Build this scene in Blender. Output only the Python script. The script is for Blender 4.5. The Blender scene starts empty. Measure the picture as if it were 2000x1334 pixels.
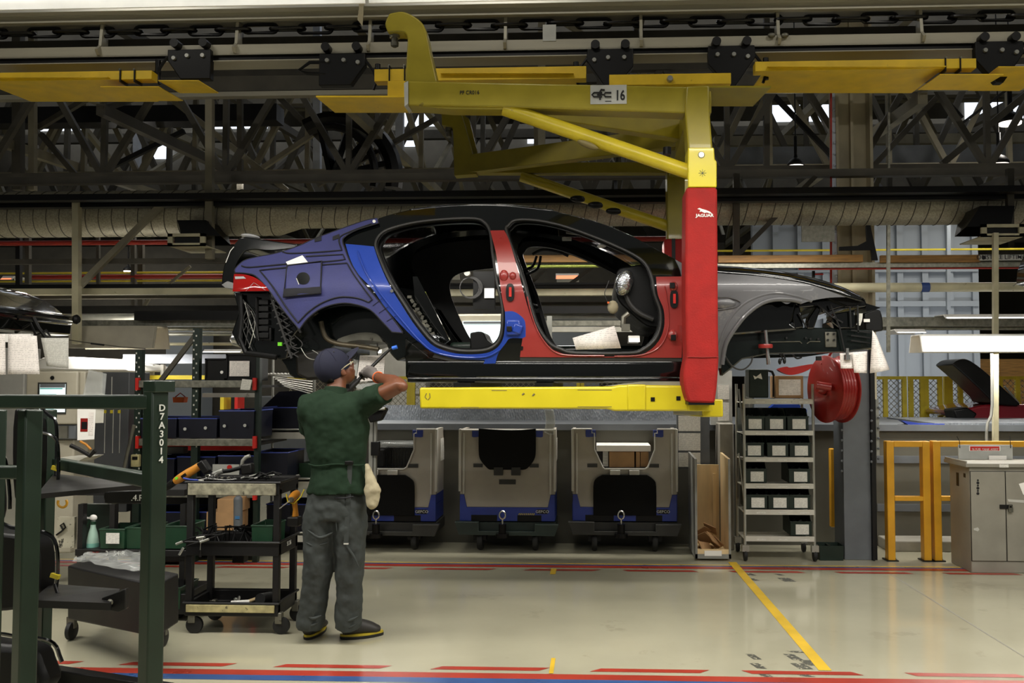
import bpy, bmesh, math, random
from mathutils import Vector, Matrix, Euler
from mathutils.geometry import delaunay_2d_cdt
random.seed(7)
SC = bpy.context.scene
COL = SC.collection
R = math.radians
# ------------------------------------------------------------------ camera
F = 1750.0; PX, PY = 1084.0, 667.0; EYE = Vector((0, 0, 1.58))
YAW, PITCH = R(2.5), math.atan(77 / F)
cam = bpy.data.cameras.new('camera'); cam_o = bpy.data.objects.new('camera', cam); COL.objects.link(cam_o)
cam.sensor_fit = 'HORIZONTAL'; cam.sensor_width = 36; cam.lens = F / 2000 * 36
cam.shift_x = (1000 - PX) / 2000; cam.clip_start = .05; cam.clip_end = 300
cam_o.location = EYE; cam_o.rotation_euler = Euler((R(90) + PITCH, 0, YAW), 'XYZ')
SC.camera = cam_o
CM = Euler((R(90) + PITCH, 0, YAW), 'XYZ').to_matrix()
def at(px, py, Y):
    d = CM @ Vector(((px - PX) / F, -(py - PY) / F, -1)); t = Y / d.y
    return EYE + d * t
def S(Y): return F / Y
# ------------------------------------------------------------------ view, world
SC.view_settings.view_transform = 'Standard'; SC.view_settings.look = 'None'
SC.view_settings.exposure = -0.42; SC.view_settings.gamma = 1; SC.view_settings.use_curve_mapping = False
W = bpy.data.worlds.new('hall_air'); SC.world = W; W.use_nodes = True
W.node_tree.nodes['Background'].inputs[0].default_value = (.80, .80, .76, 1)
W.node_tree.nodes['Background'].inputs[1].default_value = 0.13
# ------------------------------------------------------------------ materials
def hx(h, a=1):
    h = h.lstrip('#'); v = [int(h[i:i+2], 16) / 255 for i in (0, 2, 4)]
    return tuple([(c / 12.92 if c <= .04045 else ((c + .055) / 1.055) ** 2.4) for c in v] + [a])
MATS = {}
def P(name, col, rough=.5, metal=0, var=.12, scale=6, bump=0, bscale=60, coat=0, dirt=None, dthr=.62, dscale=9,
      stretch=(1, 1, 1), emit=0, alpha=1, trans=0, spec=.5, ecol=None, sheen=0):
    m = bpy.data.materials.new(name); m.use_nodes = True; MATS[name] = m
    nt = m.node_tree; N = nt.nodes; L = nt.links; b = N['Principled BSDF']
    b.inputs['Roughness'].default_value = rough; b.inputs['Metallic'].default_value = metal
    b.inputs['Coat Weight'].default_value = coat; b.inputs['Coat Roughness'].default_value = .04
    b.inputs['Specular IOR Level'].default_value = spec
    b.inputs['Sheen Weight'].default_value = sheen
    if trans: b.inputs['Transmission Weight'].default_value = trans; b.inputs['IOR'].default_value = 1.3
    c = hx(col); b.inputs['Base Color'].default_value = c
    if alpha < 1: b.inputs['Alpha'].default_value = alpha
    if emit:
        b.inputs['Emission Color'].default_value = hx(ecol or col); b.inputs['Emission Strength'].default_value = emit
        return m
    tc = N.new('ShaderNodeTexCoord'); mp = N.new('ShaderNodeMapping'); mp.inputs['Scale'].default_value = stretch
    L.new(tc.outputs['Object'], mp.inputs['Vector'])
    out = None
    if var:
        n = N.new('ShaderNodeTexNoise'); n.inputs['Scale'].default_value = scale; n.inputs['Detail'].default_value = 6
        L.new(mp.outputs[0], n.inputs['Vector'])
        r = N.new('ShaderNodeMapRange'); r.inputs['From Min'].default_value = .3; r.inputs['From Max'].default_value = .7
        r.inputs['To Min'].default_value = 1 - var * 1.6; r.inputs['To Max'].default_value = 1 + var
        L.new(n.outputs[0], r.inputs['Value'])
        x = N.new('ShaderNodeMix'); x.data_type = 'RGBA'; x.blend_type = 'MULTIPLY'; x.inputs[0].default_value = 1
        x.inputs[6].default_value = c; L.new(r.outputs[0], x.inputs[7]); out = x.outputs[2]
        rr = N.new('ShaderNodeMapRange'); rr.inputs['To Min'].default_value = max(.02, rough - .08); rr.inputs['To Max'].default_value = min(1, rough + .08)
        L.new(n.outputs[0], rr.inputs['Value']); L.new(rr.outputs[0], b.inputs['Roughness'])
    if dirt:
        n2 = N.new('ShaderNodeTexNoise'); n2.inputs['Scale'].default_value = dscale; n2.inputs['Detail'].default_value = 8; n2.inputs['Roughness'].default_value = .7
        L.new(mp.outputs[0], n2.inputs['Vector'])
        cr_ = N.new('ShaderNodeMapRange'); cr_.inputs['From Min'].default_value = dthr; cr_.inputs['From Max'].default_value = dthr + .05
        L.new(n2.outputs[0], cr_.inputs['Value'])
        x2 = N.new('ShaderNodeMix'); x2.data_type = 'RGBA'; L.new(cr_.outputs[0], x2.inputs[0])
        if out: L.new(out, x2.inputs[6])
        else: x2.inputs[6].default_value = c
        x2.inputs[7].default_value = hx(dirt); out = x2.outputs[2]
    if out: L.new(out, b.inputs['Base Color'])
    if bump:
        n3 = N.new('ShaderNodeTexNoise'); n3.inputs['Scale'].default_value = bscale; n3.inputs['Detail'].default_value = 4
        L.new(mp.outputs[0], n3.inputs['Vector'])
        bp = N.new('ShaderNodeBump'); bp.inputs['Strength'].default_value = bump; bp.inputs['Distance'].default_value = .01
        L.new(n3.outputs[0], bp.inputs['Height']); L.new(bp.outputs[0], b.inputs['Normal'])
    return m
def paper_mat(name, base, ink, rows=60., cols=1.0, fill=.5):
    m = P(name, base, .8, var=.03); nt = m.node_tree; N = nt.nodes; L = nt.links; b = N['Principled BSDF']
    tc = N.new('ShaderNodeTexCoord'); mp = N.new('ShaderNodeMapping'); L.new(tc.outputs['Object'], mp.inputs[0])
    sp = N.new('ShaderNodeSeparateXYZ'); L.new(mp.outputs[0], sp.inputs[0])
    mm = N.new('ShaderNodeMath'); mm.operation = 'MULTIPLY'; mm.inputs[1].default_value = rows; L.new(sp.outputs[2], mm.inputs[0])
    fr = N.new('ShaderNodeMath'); fr.operation = 'FRACT'; L.new(mm.outputs[0], fr.inputs[0])
    lt = N.new('ShaderNodeMath'); lt.operation = 'LESS_THAN'; lt.inputs[1].default_value = .38; L.new(fr.outputs[0], lt.inputs[0])
    n = N.new('ShaderNodeTexNoise'); n.inputs['Scale'].default_value = 1; n.inputs['Detail'].default_value = 5; n.inputs['Roughness'].default_value = .8
    mp2 = N.new('ShaderNodeMapping'); mp2.inputs['Scale'].default_value = (55 * cols, 20, rows * .55); L.new(tc.outputs['Object'], mp2.inputs[0]); L.new(mp2.outputs[0], n.inputs[0])
    g = N.new('ShaderNodeMath'); g.operation = 'GREATER_THAN'; g.inputs[1].default_value = 1 - fill; L.new(n.outputs[0], g.inputs[0])
    mu = N.new('ShaderNodeMath'); mu.operation = 'MULTIPLY'; L.new(lt.outputs[0], mu.inputs[0]); L.new(g.outputs[0], mu.inputs[1])
    mu2 = N.new('ShaderNodeMath'); mu2.operation = 'MULTIPLY'; mu2.inputs[1].default_value = .42; L.new(mu.outputs[0], mu2.inputs[0])
    x = N.new('ShaderNodeMix'); x.data_type = 'RGBA'; x.inputs[6].default_value = hx(base); x.inputs[7].default_value = hx(ink)
    L.new(mu2.outputs[0], x.inputs[0]); L.new(x.outputs[2], b.inputs['Base Color'])
    return m
def tread_mat():
    m = P('tread_plate_steel', '#8d9298', .35, .6, var=.15); nt = m.node_tree; N = nt.nodes; L = nt.links; b = N['Principled BSDF']
    tc = N.new('ShaderNodeTexCoord'); mp = N.new('ShaderNodeMapping'); mp.inputs['Rotation'].default_value = (0, R(45), 0); mp.inputs['Scale'].default_value = (60, 60, 25)
    L.new(tc.outputs['Object'], mp.inputs[0]); ck = N.new('ShaderNodeTexChecker'); ck.inputs['Scale'].default_value = 1; L.new(mp.outputs[0], ck.inputs[0])
    wv = N.new('ShaderNodeTexVoronoi'); wv.inputs['Scale'].default_value = 1.2; L.new(mp.outputs[0], wv.inputs[0])
    bp = N.new('ShaderNodeBump'); bp.inputs['Strength'].default_value = .7; bp.inputs['Distance'].default_value = .01
    L.new(wv.outputs[0], bp.inputs['Height']); L.new(bp.outputs[0], b.inputs['Normal']); return m
def duct_mat():
    m = P('spiral_duct_steel', '#a8a28c', .5, .35, var=.2, scale=60); nt = m.node_tree; N = nt.nodes; L = nt.links; b = N['Principled BSDF']
    return m
m_floor = P('epoxy_floor', '#b0ac95', .15, var=.07, scale=1.3, coat=.4, bump=.05, bscale=3, dirt='#a5a08a', dthr=.6, dscale=2.2)
m_red_line = P('red_floor_paint', '#a3382a', .3, var=.12, scale=4)
m_blue_line = P('blue_floor_paint', '#38568c', .3, var=.1)
m_yel_line = P('yellow_floor_paint', '#d8b234', .35, var=.1)
m_mark = P('black_tape_residue', '#4a4a42', .6, dirt='#b9b49c', dthr=.55, dscale=40)
m_ybr = P('scuffed_yellow_half_lit', '#b8a51f', .35, var=.1, scale=5, dirt='#6b5f30', dthr=.66, dscale=12, coat=.1)  # scuffed brace: carrier yellow at a tone between its lit and shaded copies
m_yel = P('carrier_yellow_shaded', '#94861a', .38, var=.1, scale=5, dirt='#5a4c16', dthr=.69, dscale=7, coat=.1)  # carrier yellow with the shade of the upper frame mixed into the base colour
m_yel2 = P('carrier_yellow_lit', '#cdbd20', .32, var=.06, scale=4, dirt='#7d7428', dthr=.72, dscale=16, coat=.2)  # brighter copy of the carrier yellow, for the parts that catch the light
m_ylb = P('yellow_load_bar', '#dcb81c', .45, var=.1, scale=6, dirt='#6e5412', dthr=.68, dscale=10)
m_orange = P('orange_barrier_paint', '#d39a22', .4, var=.1, scale=5, dirt='#6e5020', dthr=.7)
m_yfence = P('yellow_fence_paint', '#cdb92a', .45, var=.1)
m_rail = P('grey_rail_paint', '#a39e8c', .45, .1, var=.1, scale=3, stretch=(.3, 1, 3))
m_railw = P('aluminium_rail', '#dad7cc', .3, .5, var=.08, stretch=(.2, 1, 6))
m_grease = P('greasy_black_steel', '#0d0c0b', .35, .4, var=.3)
m_dark = P('dark_steel', '#121110', .45, .3, var=.2)
m_truss = P('truss_paint', '#504c42', .6, .1, var=.2, scale=3)
m_truss2 = P('cream_truss_paint', '#857f6b', .6, .05, var=.18, scale=3)
m_truss3 = P('pale_blue_steel', '#c2c8d4', .55, .1, var=.1)
m_galv = P('galvanised_steel', '#8b8a7e', .4, .6, var=.22, scale=28, stretch=(1, 1, 1))
m_duct = duct_mat()
m_cream = P('cream_pipe_paint', '#b8b294', .5, var=.15, scale=4, dirt='#5a4a30', dthr=.66)
m_redpipe = P('red_pipe_paint', '#a32c1e', .45, var=.1)
m_bluepipe = P('blue_pipe_paint', '#3d6f9a', .45)
m_wood = P('yellow_timber', '#8c6630', .6, var=.25, scale=5, stretch=(1, 1, 12))
m_ply = P('plywood', '#e0c596', .65, var=.08, scale=5, stretch=(3, 3, .5), dirt='#b08a58', dthr=.7, dscale=6)
m_plyedge = P('grey_faced_board', '#8a8a84', .5, var=.15, dirt='#6a6a60', dthr=.62)
m_black = P('black_car_paint', '#050706', .12, 0, var=0, coat=1, spec=.6)
m_greenblk = P('dark_green_primer', '#0b1310', .22, .1, var=.2, coat=.6)
m_blk = P('black_plastic', '#060606', .45, var=.2, spec=.3)
m_blk2 = P('black_box_lid', '#0d0d0c', .8, var=.15, spec=.2)
m_rubber = P('black_rubber', '#121212', .6, var=.15)
m_trim = P('grey_seal_rubber', '#2c2b2a', .5, var=.1)
m_redcov = P('red_cover_plastic', '#8f2e2a', .3, var=.06, coat=.25)
m_redpad = P('red_fabric_pad', '#931d19', .7, var=.1, scale=8, bump=.25, bscale=120, spec=.25)
m_blue = P('blue_cover_plastic', '#183a96', .34, var=.04, coat=.3)
m_purp = P('blue_violet_padded_cover', '#2f3268', .6, var=.1, bump=.15, bscale=150)
m_band = P('black_binding', '#101018', .7)
m_fender = P('grey_bare_fender', '#646466', .4, .25, var=.08, scale=4, coat=.3, dirt='#7a7876', dthr=.6, dscale=5)
m_tail = P('red_tail_lamp', '#8e0d08', .12, coat=1, var=0)
m_lampw = P('clear_lamp', '#c9c9c9', .1, .3, coat=1, var=0)
m_white = P('white_plastic', '#e6e4de', .5, var=.05)
m_chrome = P('chrome', '#c9c9c6', .2, .9, var=.1)
m_alu = P('brushed_aluminium', '#b4b4ac', .33, .7, var=.12)
m_steelp = P('steel_pan', '#77756a', .4, .6, var=.3, dirt='#3a352c', dthr=.6)
m_foil = P('silver_foil', '#b9bcc0', .22, .95, var=.2, scale=20, bump=1, bscale=40)
m_cardb = P('cardboard', '#a8835a', .75, var=.12)
m_paper = paper_mat('printed_form', '#e9e2dc', '#6e6a68', 75, 1, .5)
m_paper2 = paper_mat('label_print', '#dddbd2', '#55534e', 110, 1, .52)
m_paperw = P('plain_paper', '#efece6', .75, var=.02)
m_boxg = P('grey_container_plastic', '#a19b8f', .5, var=.07, scale=4, bump=.08, bscale=90)
m_boxl = P('light_grey_container_rim', '#bab8b0', .45, var=.06)
m_boxb = P('blue_container_base', '#26398c', .45, var=.1)
m_doll = P('dark_green_dolly', '#22302a', .55, var=.2)
m_dollg = P('grey_dolly', '#2c2c28', .55, var=.2)
m_greenf = P('green_stillage_paint', '#0f2415', .42, var=.15, scale=6, dirt='#6b4a2a', dthr=.71, dscale=7, coat=.15)
m_gbin = P('green_bin_plastic', '#0f2118', .45, var=.12)
m_gbin2 = P('mid_green_plastic', '#1b3d28', .45, var=.12)
m_bbin = P('navy_bin_plastic', '#080b1c', .4, var=.15)
m_bbinrim = P('blue_bin_rim', '#2f3f8a', .4)
m_shelfw = P('off_white_shelf', '#c9c6ba', .45, var=.1, dirt='#9a958a', dthr=.62)
m_cab = P('worn_grey_cabinet', '#8d897d', .5, .1, var=.1, scale=4, dirt='#5c574c', dthr=.67, dscale=9)
m_gcol = P('grey_column_paint', '#62666a', .5, .1, var=.08)
m_dimw = P('dim_beige_wall', '#45423a', .8, var=.15)
m_ccol = P('cream_column_paint', '#b0a68a', .6, var=.15, scale=3)
m_wallg = P('dark_grey_wall', '#5c5a50', .55, .1, var=.1, scale=2)
m_wallw = P('pale_wall_panel', '#7f868d', .6, var=.06, scale=1)
m_wallb = P('beige_wall_panel', '#6e6a5c', .7, var=.12, scale=1)
m_roof = P('corrugated_roof', '#6b665a', .7, var=.15, scale=2)
m_kerb = P('grey_kerb', '#8f8b80', .6, var=.15)
m_tread = tread_mat()
m_reel = P('red_reel_paint', '#8e1d18', .35, .1, var=.1, coat=.2)
m_kiosk = P('beige_kiosk', '#a39d8c', .5, var=.07)
m_locker = P('charcoal_locker', '#4b4d50', .5, var=.08)
m_tube = P('lit_tube', '#ffffff', emit=6)
m_panel = P('lit_panel', '#fdfff8', emit=2.6)
m_sky = P('skylight', '#e9f2ff', emit=1.9)
m_glow = P('lamp_glow', '#fff4e6', emit=3.5)
m_orglow = P('heater_glow', '#ff8a5a', emit=1.6)
m_scr = P('lit_screen', '#dff0f2', emit=.9)
m_scr2 = P('screen_teal_bar', '#3c9a94', emit=.5)
m_skin = P('brown_skin', '#6b3f28', .45, var=.08, scale=20, bump=.08, bscale=200)
m_shirt = P('dark_green_shirt', '#182a1b', .85, var=.04, scale=9, bump=.4, bscale=22, sheen=0, spec=.2, stretch=(1, 1, .6))
m_trou = P('grey_green_trousers', '#303533', .8, var=.08, scale=7, bump=.55, bscale=16, stretch=(1.4, 1, .7))
m_cap = P('navy_cap', '#13152a', .9, var=.06, bump=.1, bscale=300)
m_glove = P('grey_glove', '#6f6965', .8, var=.06, bump=.2, bscale=150)
m_orcuff = P('orange_cuff', '#e2672a', .7)
m_shoe = P('dark_shoe', '#2b2925', .6, var=.15)
m_sole = P('yellow_sole', '#b5a022', .6)
m_cloth = P('cream_rag', '#a2987c', .85, var=.1, bump=.6, bscale=20)
m_drillo = P('orange_tool_body', '#b4761c', .45, var=.06)
m_cart = P('black_cart_plastic', '#0f0e0e', .5, var=.12, scale=5)
m_foam = P('worn_grey_foam', '#8f8b76', .75, var=.35, scale=25, dirt='#3b382e', dthr=.62, dscale=22)
m_foamy = P('yellowed_tape', '#b3a878', .7, var=.2, scale=20, dirt='#56523e', dthr=.62, dscale=22)
m_plastic = P('clear_bag', '#c9ccc9', .15, .0, alpha=.35, var=.2, bump=1, bscale=25)
m_spray = P('mint_spray_bottle', '#a9c9b8', .35, var=.05)
m_redp = P('red_plastic', '#c6261e', .4)
m_lime = P('lime_clip', '#6fd22c', .4)
m_silvtag = P('grey_label_plate', '#b5b6b0', .5)
m_carred = P('metallic_red_paint', '#7a1420', .2, .4, coat=1, var=0)
m_ink = P('black_ink', '#0d0d0d', .6, var=0)
m_inkw = P('white_ink', '#d9d9d2', .6, var=0)
# ------------------------------------------------------------------ mesh builder
def wloc(p):
    v = Vector((0, 0, 0))
    while p is not None: v += p.location; p = p.parent
    return v
class MB:
    def __init__(s): s.v = []; s.f = []; s.m = []; s.mi = 0
    def add(s, vs, fs):
        o = len(s.v); s.v += [Vector(v) for v in vs]; s.f += [tuple(i + o for i in f) for f in fs]; s.m += [s.mi] * len(fs); return s
    def box(s, c, d, rot=None):
        c = Vector(c); h = Vector(d) / 2; vs = []
        for x in (-1, 1):
            for y in (-1, 1):
                for z in (-1, 1):
                    p = Vector((x * h.x, y * h.y, z * h.z))
                    if rot is not None: p = rot @ p
                    vs.append(c + p)
        return s.add(vs, [(0, 1, 3, 2), (4, 6, 7, 5), (0, 4, 5, 1), (2, 3, 7, 6), (0, 2, 6, 4), (1, 5, 7, 3)])
    def bb(s, a, b):
        return s.box([(a[i] + b[i]) / 2 for i in range(3)], [abs(b[i] - a[i]) for i in range(3)])
    def pb(s, x0, y0, x1, y1, Y, d):      # a box whose front face fills the given picture rectangle at depth Y
        a = at(x0, (y0 + y1) / 2, Y); b = at(x1, (y0 + y1) / 2, Y); t = at((x0 + x1) / 2, y0, Y); u = at((x0 + x1) / 2, y1, Y)
        return s.bb((a.x, Y, u.z), (b.x, Y + d, t.z))
    def bar(s, p0, p1, w, h, up=(0, 0, 1)):   # rectangular bar, w sideways, h along up
        p0 = Vector(p0); p1 = Vector(p1); d = p1 - p0; l = d.length
        if l < 1e-6: return s
        d.normalize(); u = Vector(up)
        if abs(d.dot(u)) > .98: u = Vector((0, 1, 0))
        sd = d.cross(u).normalized(); u = sd.cross(d).normalized()
        vs = []
        for q in (p0, p1):
            for a, b in ((-1, -1), (1, -1), (1, 1), (-1, 1)): vs.append(q + sd * a * w / 2 + u * b * h / 2)
        return s.add(vs, [(3, 2, 1, 0), (4, 5, 6, 7), (0, 1, 5, 4), (1, 2, 6, 5), (2, 3, 7, 6), (3, 0, 4, 7)])
    def tube(s, pts, r, n=8, closed=False):
        pts = [Vector(p) for p in pts]; m = len(pts); rs = r if isinstance(r, (list, tuple)) else [r] * m
        t0 = (pts[1] - pts[0]).normalized(); u = t0.orthogonal().normalized(); rings = []
        for i in range(m):
            if closed: t = (pts[(i + 1) % m] - pts[i - 1]).normalized()
            else: t = (pts[min(i + 1, m - 1)] - pts[max(i - 1, 0)]).normalized()
            u = (u - t * u.dot(t)); u = u.normalized() if u.length > 1e-6 else t.orthogonal().normalized(); w = t.cross(u)
            rings.append([pts[i] + (u * math.cos(2 * math.pi * k / n) + w * math.sin(2 * math.pi * k / n)) * rs[i] for k in range(n)])
        fs = []; vs = [p for g in rings for p in g]
        for i in range(m if closed else m - 1):
            j = (i + 1) % m
            for k in range(n): fs.append((i * n + k, i * n + (k + 1) % n, j * n + (k + 1) % n, j * n + k))
        if not closed: fs += [tuple(reversed(range(n))), tuple((m - 1) * n + k for k in range(n))]
        return s.add(vs, fs)
    def cyl(s, a, b, r, n=16, r2=None):
        return s.tube([a, b], [r, r if r2 is None else r2], n)
    def limb(s, secs, n=16, up=(0, 1, 0)):    # secs: (centre, half-width side, half-width along up)
        m = len(secs); ps = [Vector(q[0]) for q in secs]; vs = []; fs = []
        for i in range(m):
            t = (ps[min(i + 1, m - 1)] - ps[max(i - 1, 0)]).normalized(); u = Vector(up); u = (u - t * u.dot(t)).normalized(); w = t.cross(u)
            for k in range(n):
                a = 2 * math.pi * k / n; vs.append(ps[i] + w * math.cos(a) * secs[i][1] + u * math.sin(a) * secs[i][2])
        for i in range(m - 1):
            for k in range(n): fs.append((i * n + k, i * n + (k + 1) % n, (i + 1) * n + (k + 1) % n, (i + 1) * n + k))
        fs += [tuple(reversed(range(n))), tuple((m - 1) * n + k for k in range(n))]
        return s.add(vs, fs)
    def ball(s, c, r, n=14, m=8, rot=None):
        r = Vector((r, r, r)) if not hasattr(r, '__len__') else Vector(r); c = Vector(c); vs = []; fs = []
        for i in range(1, m):
            for k in range(n):
                a = math.pi * i / m; b = 2 * math.pi * k / n
                p = Vector((r.x * math.sin(a) * math.cos(b), r.y * math.sin(a) * math.sin(b), r.z * math.cos(a)))
                vs.append(c + (rot @ p if rot is not None else p))
        q = Vector((0, 0, r.z)); q = rot @ q if rot is not None else q
        vs += [c + q, c - q]; T = len(vs) - 2
        for i in range(m - 2):
            for k in range(n): fs.append((i * n + k, (i + 1) * n + k, (i + 1) * n + (k + 1) % n, i * n + (k + 1) % n))
        for k in range(n):
            fs.append((T, k, (k + 1) % n)); fs.append((T + 1, (m - 2) * n + (k + 1) % n, (m - 2) * n + k))
        return s.add(vs, fs)
    def lathe(s, prof, o=(0, 0, 0), axis='Z', n=24, caps=True):
        o = Vector(o); vs = []; fs = []
        for r, h in prof:
            for k in range(n):
                a = 2 * math.pi * k / n; c, q = r * math.cos(a), r * math.sin(a)
                vs.append(o + (Vector((c, q, h)) if axis == 'Z' else Vector((h, c, q)) if axis == 'X' else Vector((c, h, q))))
        m = len(prof)
        for i in range(m - 1):
            for k in range(n): fs.append((i * n + k, i * n + (k + 1) % n, (i + 1) * n + (k + 1) % n, (i + 1) * n + k))
        if caps: fs += [tuple(reversed(range(n))), tuple((m - 1) * n + k for k in range(n))]
        return s.add(vs, fs)
    def prism(s, pts, a, b, plane='XZ'):   # outline extruded between a and b along the remaining axis
        def mk(p, t): return Vector((p[0], t, p[1])) if plane == 'XZ' else Vector((t, p[0], p[1])) if plane == 'YZ' else Vector((p[0], p[1], t))
        n = len(pts); vs = [mk(p, a) for p in pts] + [mk(p, b) for p in pts]
        fs = [tuple(range(n)), tuple(reversed(range(n, 2 * n)))] + [(i, i + n, (i + 1) % n + n, (i + 1) % n) for i in range(n)]
        return s.add(vs, fs)
    def pprism(s, pts, Y, d):              # picture-outline at depth Y, thickness d
        return s.prism([(at(x, y, Y).x, at(x, y, Y).z) for x, y in pts], Y, Y + d)
    def xf(s, M, i0=0):
        for i in range(i0, len(s.v)): s.v[i] = M @ s.v[i]
        return s
    def tray(s, c, d, t=.004, h=None, flare=0):  # open-topped bin: c = centre of base, d = outer size
        x, y, z = c; w, l, H = d; e = flare
        o = [(-w/2, -l/2), (w/2, -l/2), (w/2, l/2), (-w/2, l/2)]
        vs = [(x+a, y+b, z) for a, b in o] + [(x+a*(1+e), y+b*(1+e), z+H) for a, b in o]
        k = 1 - 2*t/min(w, l)
        vs += [(x+a*(1+e)*k, y+b*(1+e)*k, z+H) for a, b in o] + [(x+a*k, y+b*k, z+t) for a, b in o]
        fs = [(3, 2, 1, 0)]
        for i in range(4):
            j = (i+1) % 4; fs += [(i, j, j+4, i+4), (i+4, j+4, j+8, i+8), (i+8, j+8, j+12, i+12)]
        fs.append((12, 13, 14, 15)); return s.add(vs, fs)
    def build(s, name, mats, parent=None, bevel=0, smooth=35, sub=0, solid=0, remesh=0, relax=0, kind=None, label=None):
        me = bpy.data.meshes.new(name); off = wloc(parent)
        me.from_pydata([v - off for v in s.v], [], s.f); me.validate()
        for m in (mats if isinstance(mats, (list, tuple)) else [mats]): me.materials.append(m)
        if len(me.polygons) == len(s.m) and any(s.m): me.polygons.foreach_set('material_index', s.m)
        bm = bmesh.new(); bm.from_mesh(me); bmesh.ops.recalc_face_normals(bm, faces=bm.faces); bm.to_mesh(me); bm.free()
        me.shade_smooth(); me.set_sharp_from_angle(angle=R(smooth))
        o = bpy.data.objects.new(name, me); COL.objects.link(o)
        if parent is not None: o.parent = parent
        else:
            c = Vector((0, 0, 0)); zs = min(v.z for v in s.v); xs = [v.x for v in s.v]; ys = [v.y for v in s.v]
            c = Vector(((min(xs)+max(xs))/2, (min(ys)+max(ys))/2, zs)); me.transform(Matrix.Translation(-c)); o.location = c
        if solid:
            q = o.modifiers.new('s', 'SOLIDIFY'); q.thickness = solid; q.offset = 0
        if remesh:
            q = o.modifiers.new('r', 'REMESH'); q.mode = 'VOXEL'; q.voxel_size = remesh; q.use_smooth_shade = True
        if relax:
            q = o.modifiers.new('x', 'SMOOTH'); q.factor = .5; q.iterations = relax
        if bevel:
            q = o.modifiers.new('b', 'BEVEL'); q.width = bevel; q.segments = 2; q.limit_method = 'ANGLE'; q.angle_limit = R(40)
            q.harden_normals = False
        if sub:
            q = o.modifiers.new('u', 'SUBSURF'); q.levels = sub; q.render_levels = sub
        if kind: o['kind'] = kind
        if label: o['label'] = label
        return o
def thing(name, label, cat, loc=(0, 0, 0), group=None):
    o = bpy.data.objects.new(name, None); COL.objects.link(o); o.location = loc; o.empty_display_size = .1
    o['label'] = label; o['category'] = cat
    if group: o['group'] = group
    return o
def tag(o, label, cat, group=None, kind=None):
    o['label'] = label; o['category'] = cat
    if group: o['group'] = group
    if kind: o['kind'] = kind
    return o
def struct(o): o['kind'] = 'structure'; return o
def dup(root, loc, rz=None, label=None, group=None):
    r = root.copy(); COL.objects.link(r); r.location = loc
    if rz is not None: r.rotation_euler = (0, 0, rz)
    if label: r['label'] = label
    if group: r['group'] = group
    def rec(a, b):
        for ch in list(a.children):
            c = ch.copy(); COL.objects.link(c); c.parent = b; rec(ch, c)
    rec(root, r)
    return r
def text(s, size, loc, mat, parent, name='lettering', rot=(R(90), 0, 0), ext=.001, align='CENTER', bold=0, sx=1, track=1):
    cu = bpy.data.curves.new(name, 'FONT'); cu.body = s; cu.size = size; cu.align_x = align; cu.align_y = 'CENTER'
    cu.extrude = ext; cu.offset = bold; cu.space_character = track; cu.resolution_u = 3
    o = bpy.data.objects.new(name, cu); COL.objects.link(o)
    bpy.context.view_layer.update()
    me = bpy.data.meshes.new_from_object(o.evaluated_get(bpy.context.evaluated_depsgraph_get()))
    bpy.data.objects.remove(o)
    me.transform(Matrix.Scale(sx, 4, (1, 0, 0))); me.transform(Euler(rot).to_matrix().to_4x4())
    me.transform(Matrix.Translation(Vector(loc) - wloc(parent)))
    me.materials.clear(); me.materials.append(mat)
    o = bpy.data.objects.new(name, me); COL.objects.link(o)
    if parent is not None: o.parent = parent
    return o
def cr(pts, closed=True, n=6):     # smooth curve through the points; a third entry 1 marks a corner
    P_ = [Vector((p[0], p[1])) for p in pts]; sh = [len(p) > 2 for p in pts]; m = len(P_); out = []
    for i in range(m if closed else m - 1):
        j = (i + 1) % m; p0 = P_[i - 1] if (closed or i > 0) else P_[i]; p3 = P_[(j + 1) % m] if (closed or j < m - 1) else P_[j]
        p1, p2 = P_[i], P_[j]
        if sh[i]: p0 = p1
        if sh[j]: p3 = p2
        nn = 1 if (sh[i] and sh[j]) else n
        for k in range(nn):
            t = k / nn
            out.append(.5 * ((2 * p1) + (p2 - p0) * t + (2 * p0 - 5 * p1 + 4 * p2 - p3) * t * t + (3 * p1 - p0 - 3 * p2 + p3) * t ** 3))
    if not closed: out.append(P_[-1])
    return [(p.x, p.y) for p in out]
def inside(p, poly):
    x, y = p; c = False; n = len(poly); j = n - 1
    for i in range(n):
        xi, yi = poly[i]; xj, yj = poly[j]
        if (yi > y) != (yj > y) and x < (xj - xi) * (y - yi) / (yj - yi) + xi: c = not c
        j = i
    return c
def fill2d(outer, holes=(), step=.06):   # triangulated region with inner points, in its own 2-D units
    vs = []; es = []
    for lp in [outer] + list(holes):
        o = len(vs); vs += [Vector(p) for p in lp]; es += [(o + i, o + (i + 1) % len(lp)) for i in range(len(lp))]
    xs = [p[0] for p in outer]; ys = [p[1] for p in outer]
    x = min(xs) + step * .37; nb = list(vs)
    while x < max(xs):
        y = min(ys) + step * .41
        while y < max(ys):
            p = (x, y)
            if inside(p, outer) and not any(inside(p, h) for h in holes) and all((q - Vector(p)).length_squared > (step * .4) ** 2 for q in nb): vs.append(Vector(p))
            y += step
        x += step
    r = delaunay_2d_cdt(vs, es, [], 0, 1e-6)
    V = [(v.x, v.y) for v in r[0]]; T = []
    for f in r[2]:
        c = (sum(V[i][0] for i in f) / len(f), sum(V[i][1] for i in f) / len(f))
        if inside(c, outer) and not any(inside(c, h) for h in holes): T.append(tuple(f))
    return V, T
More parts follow.
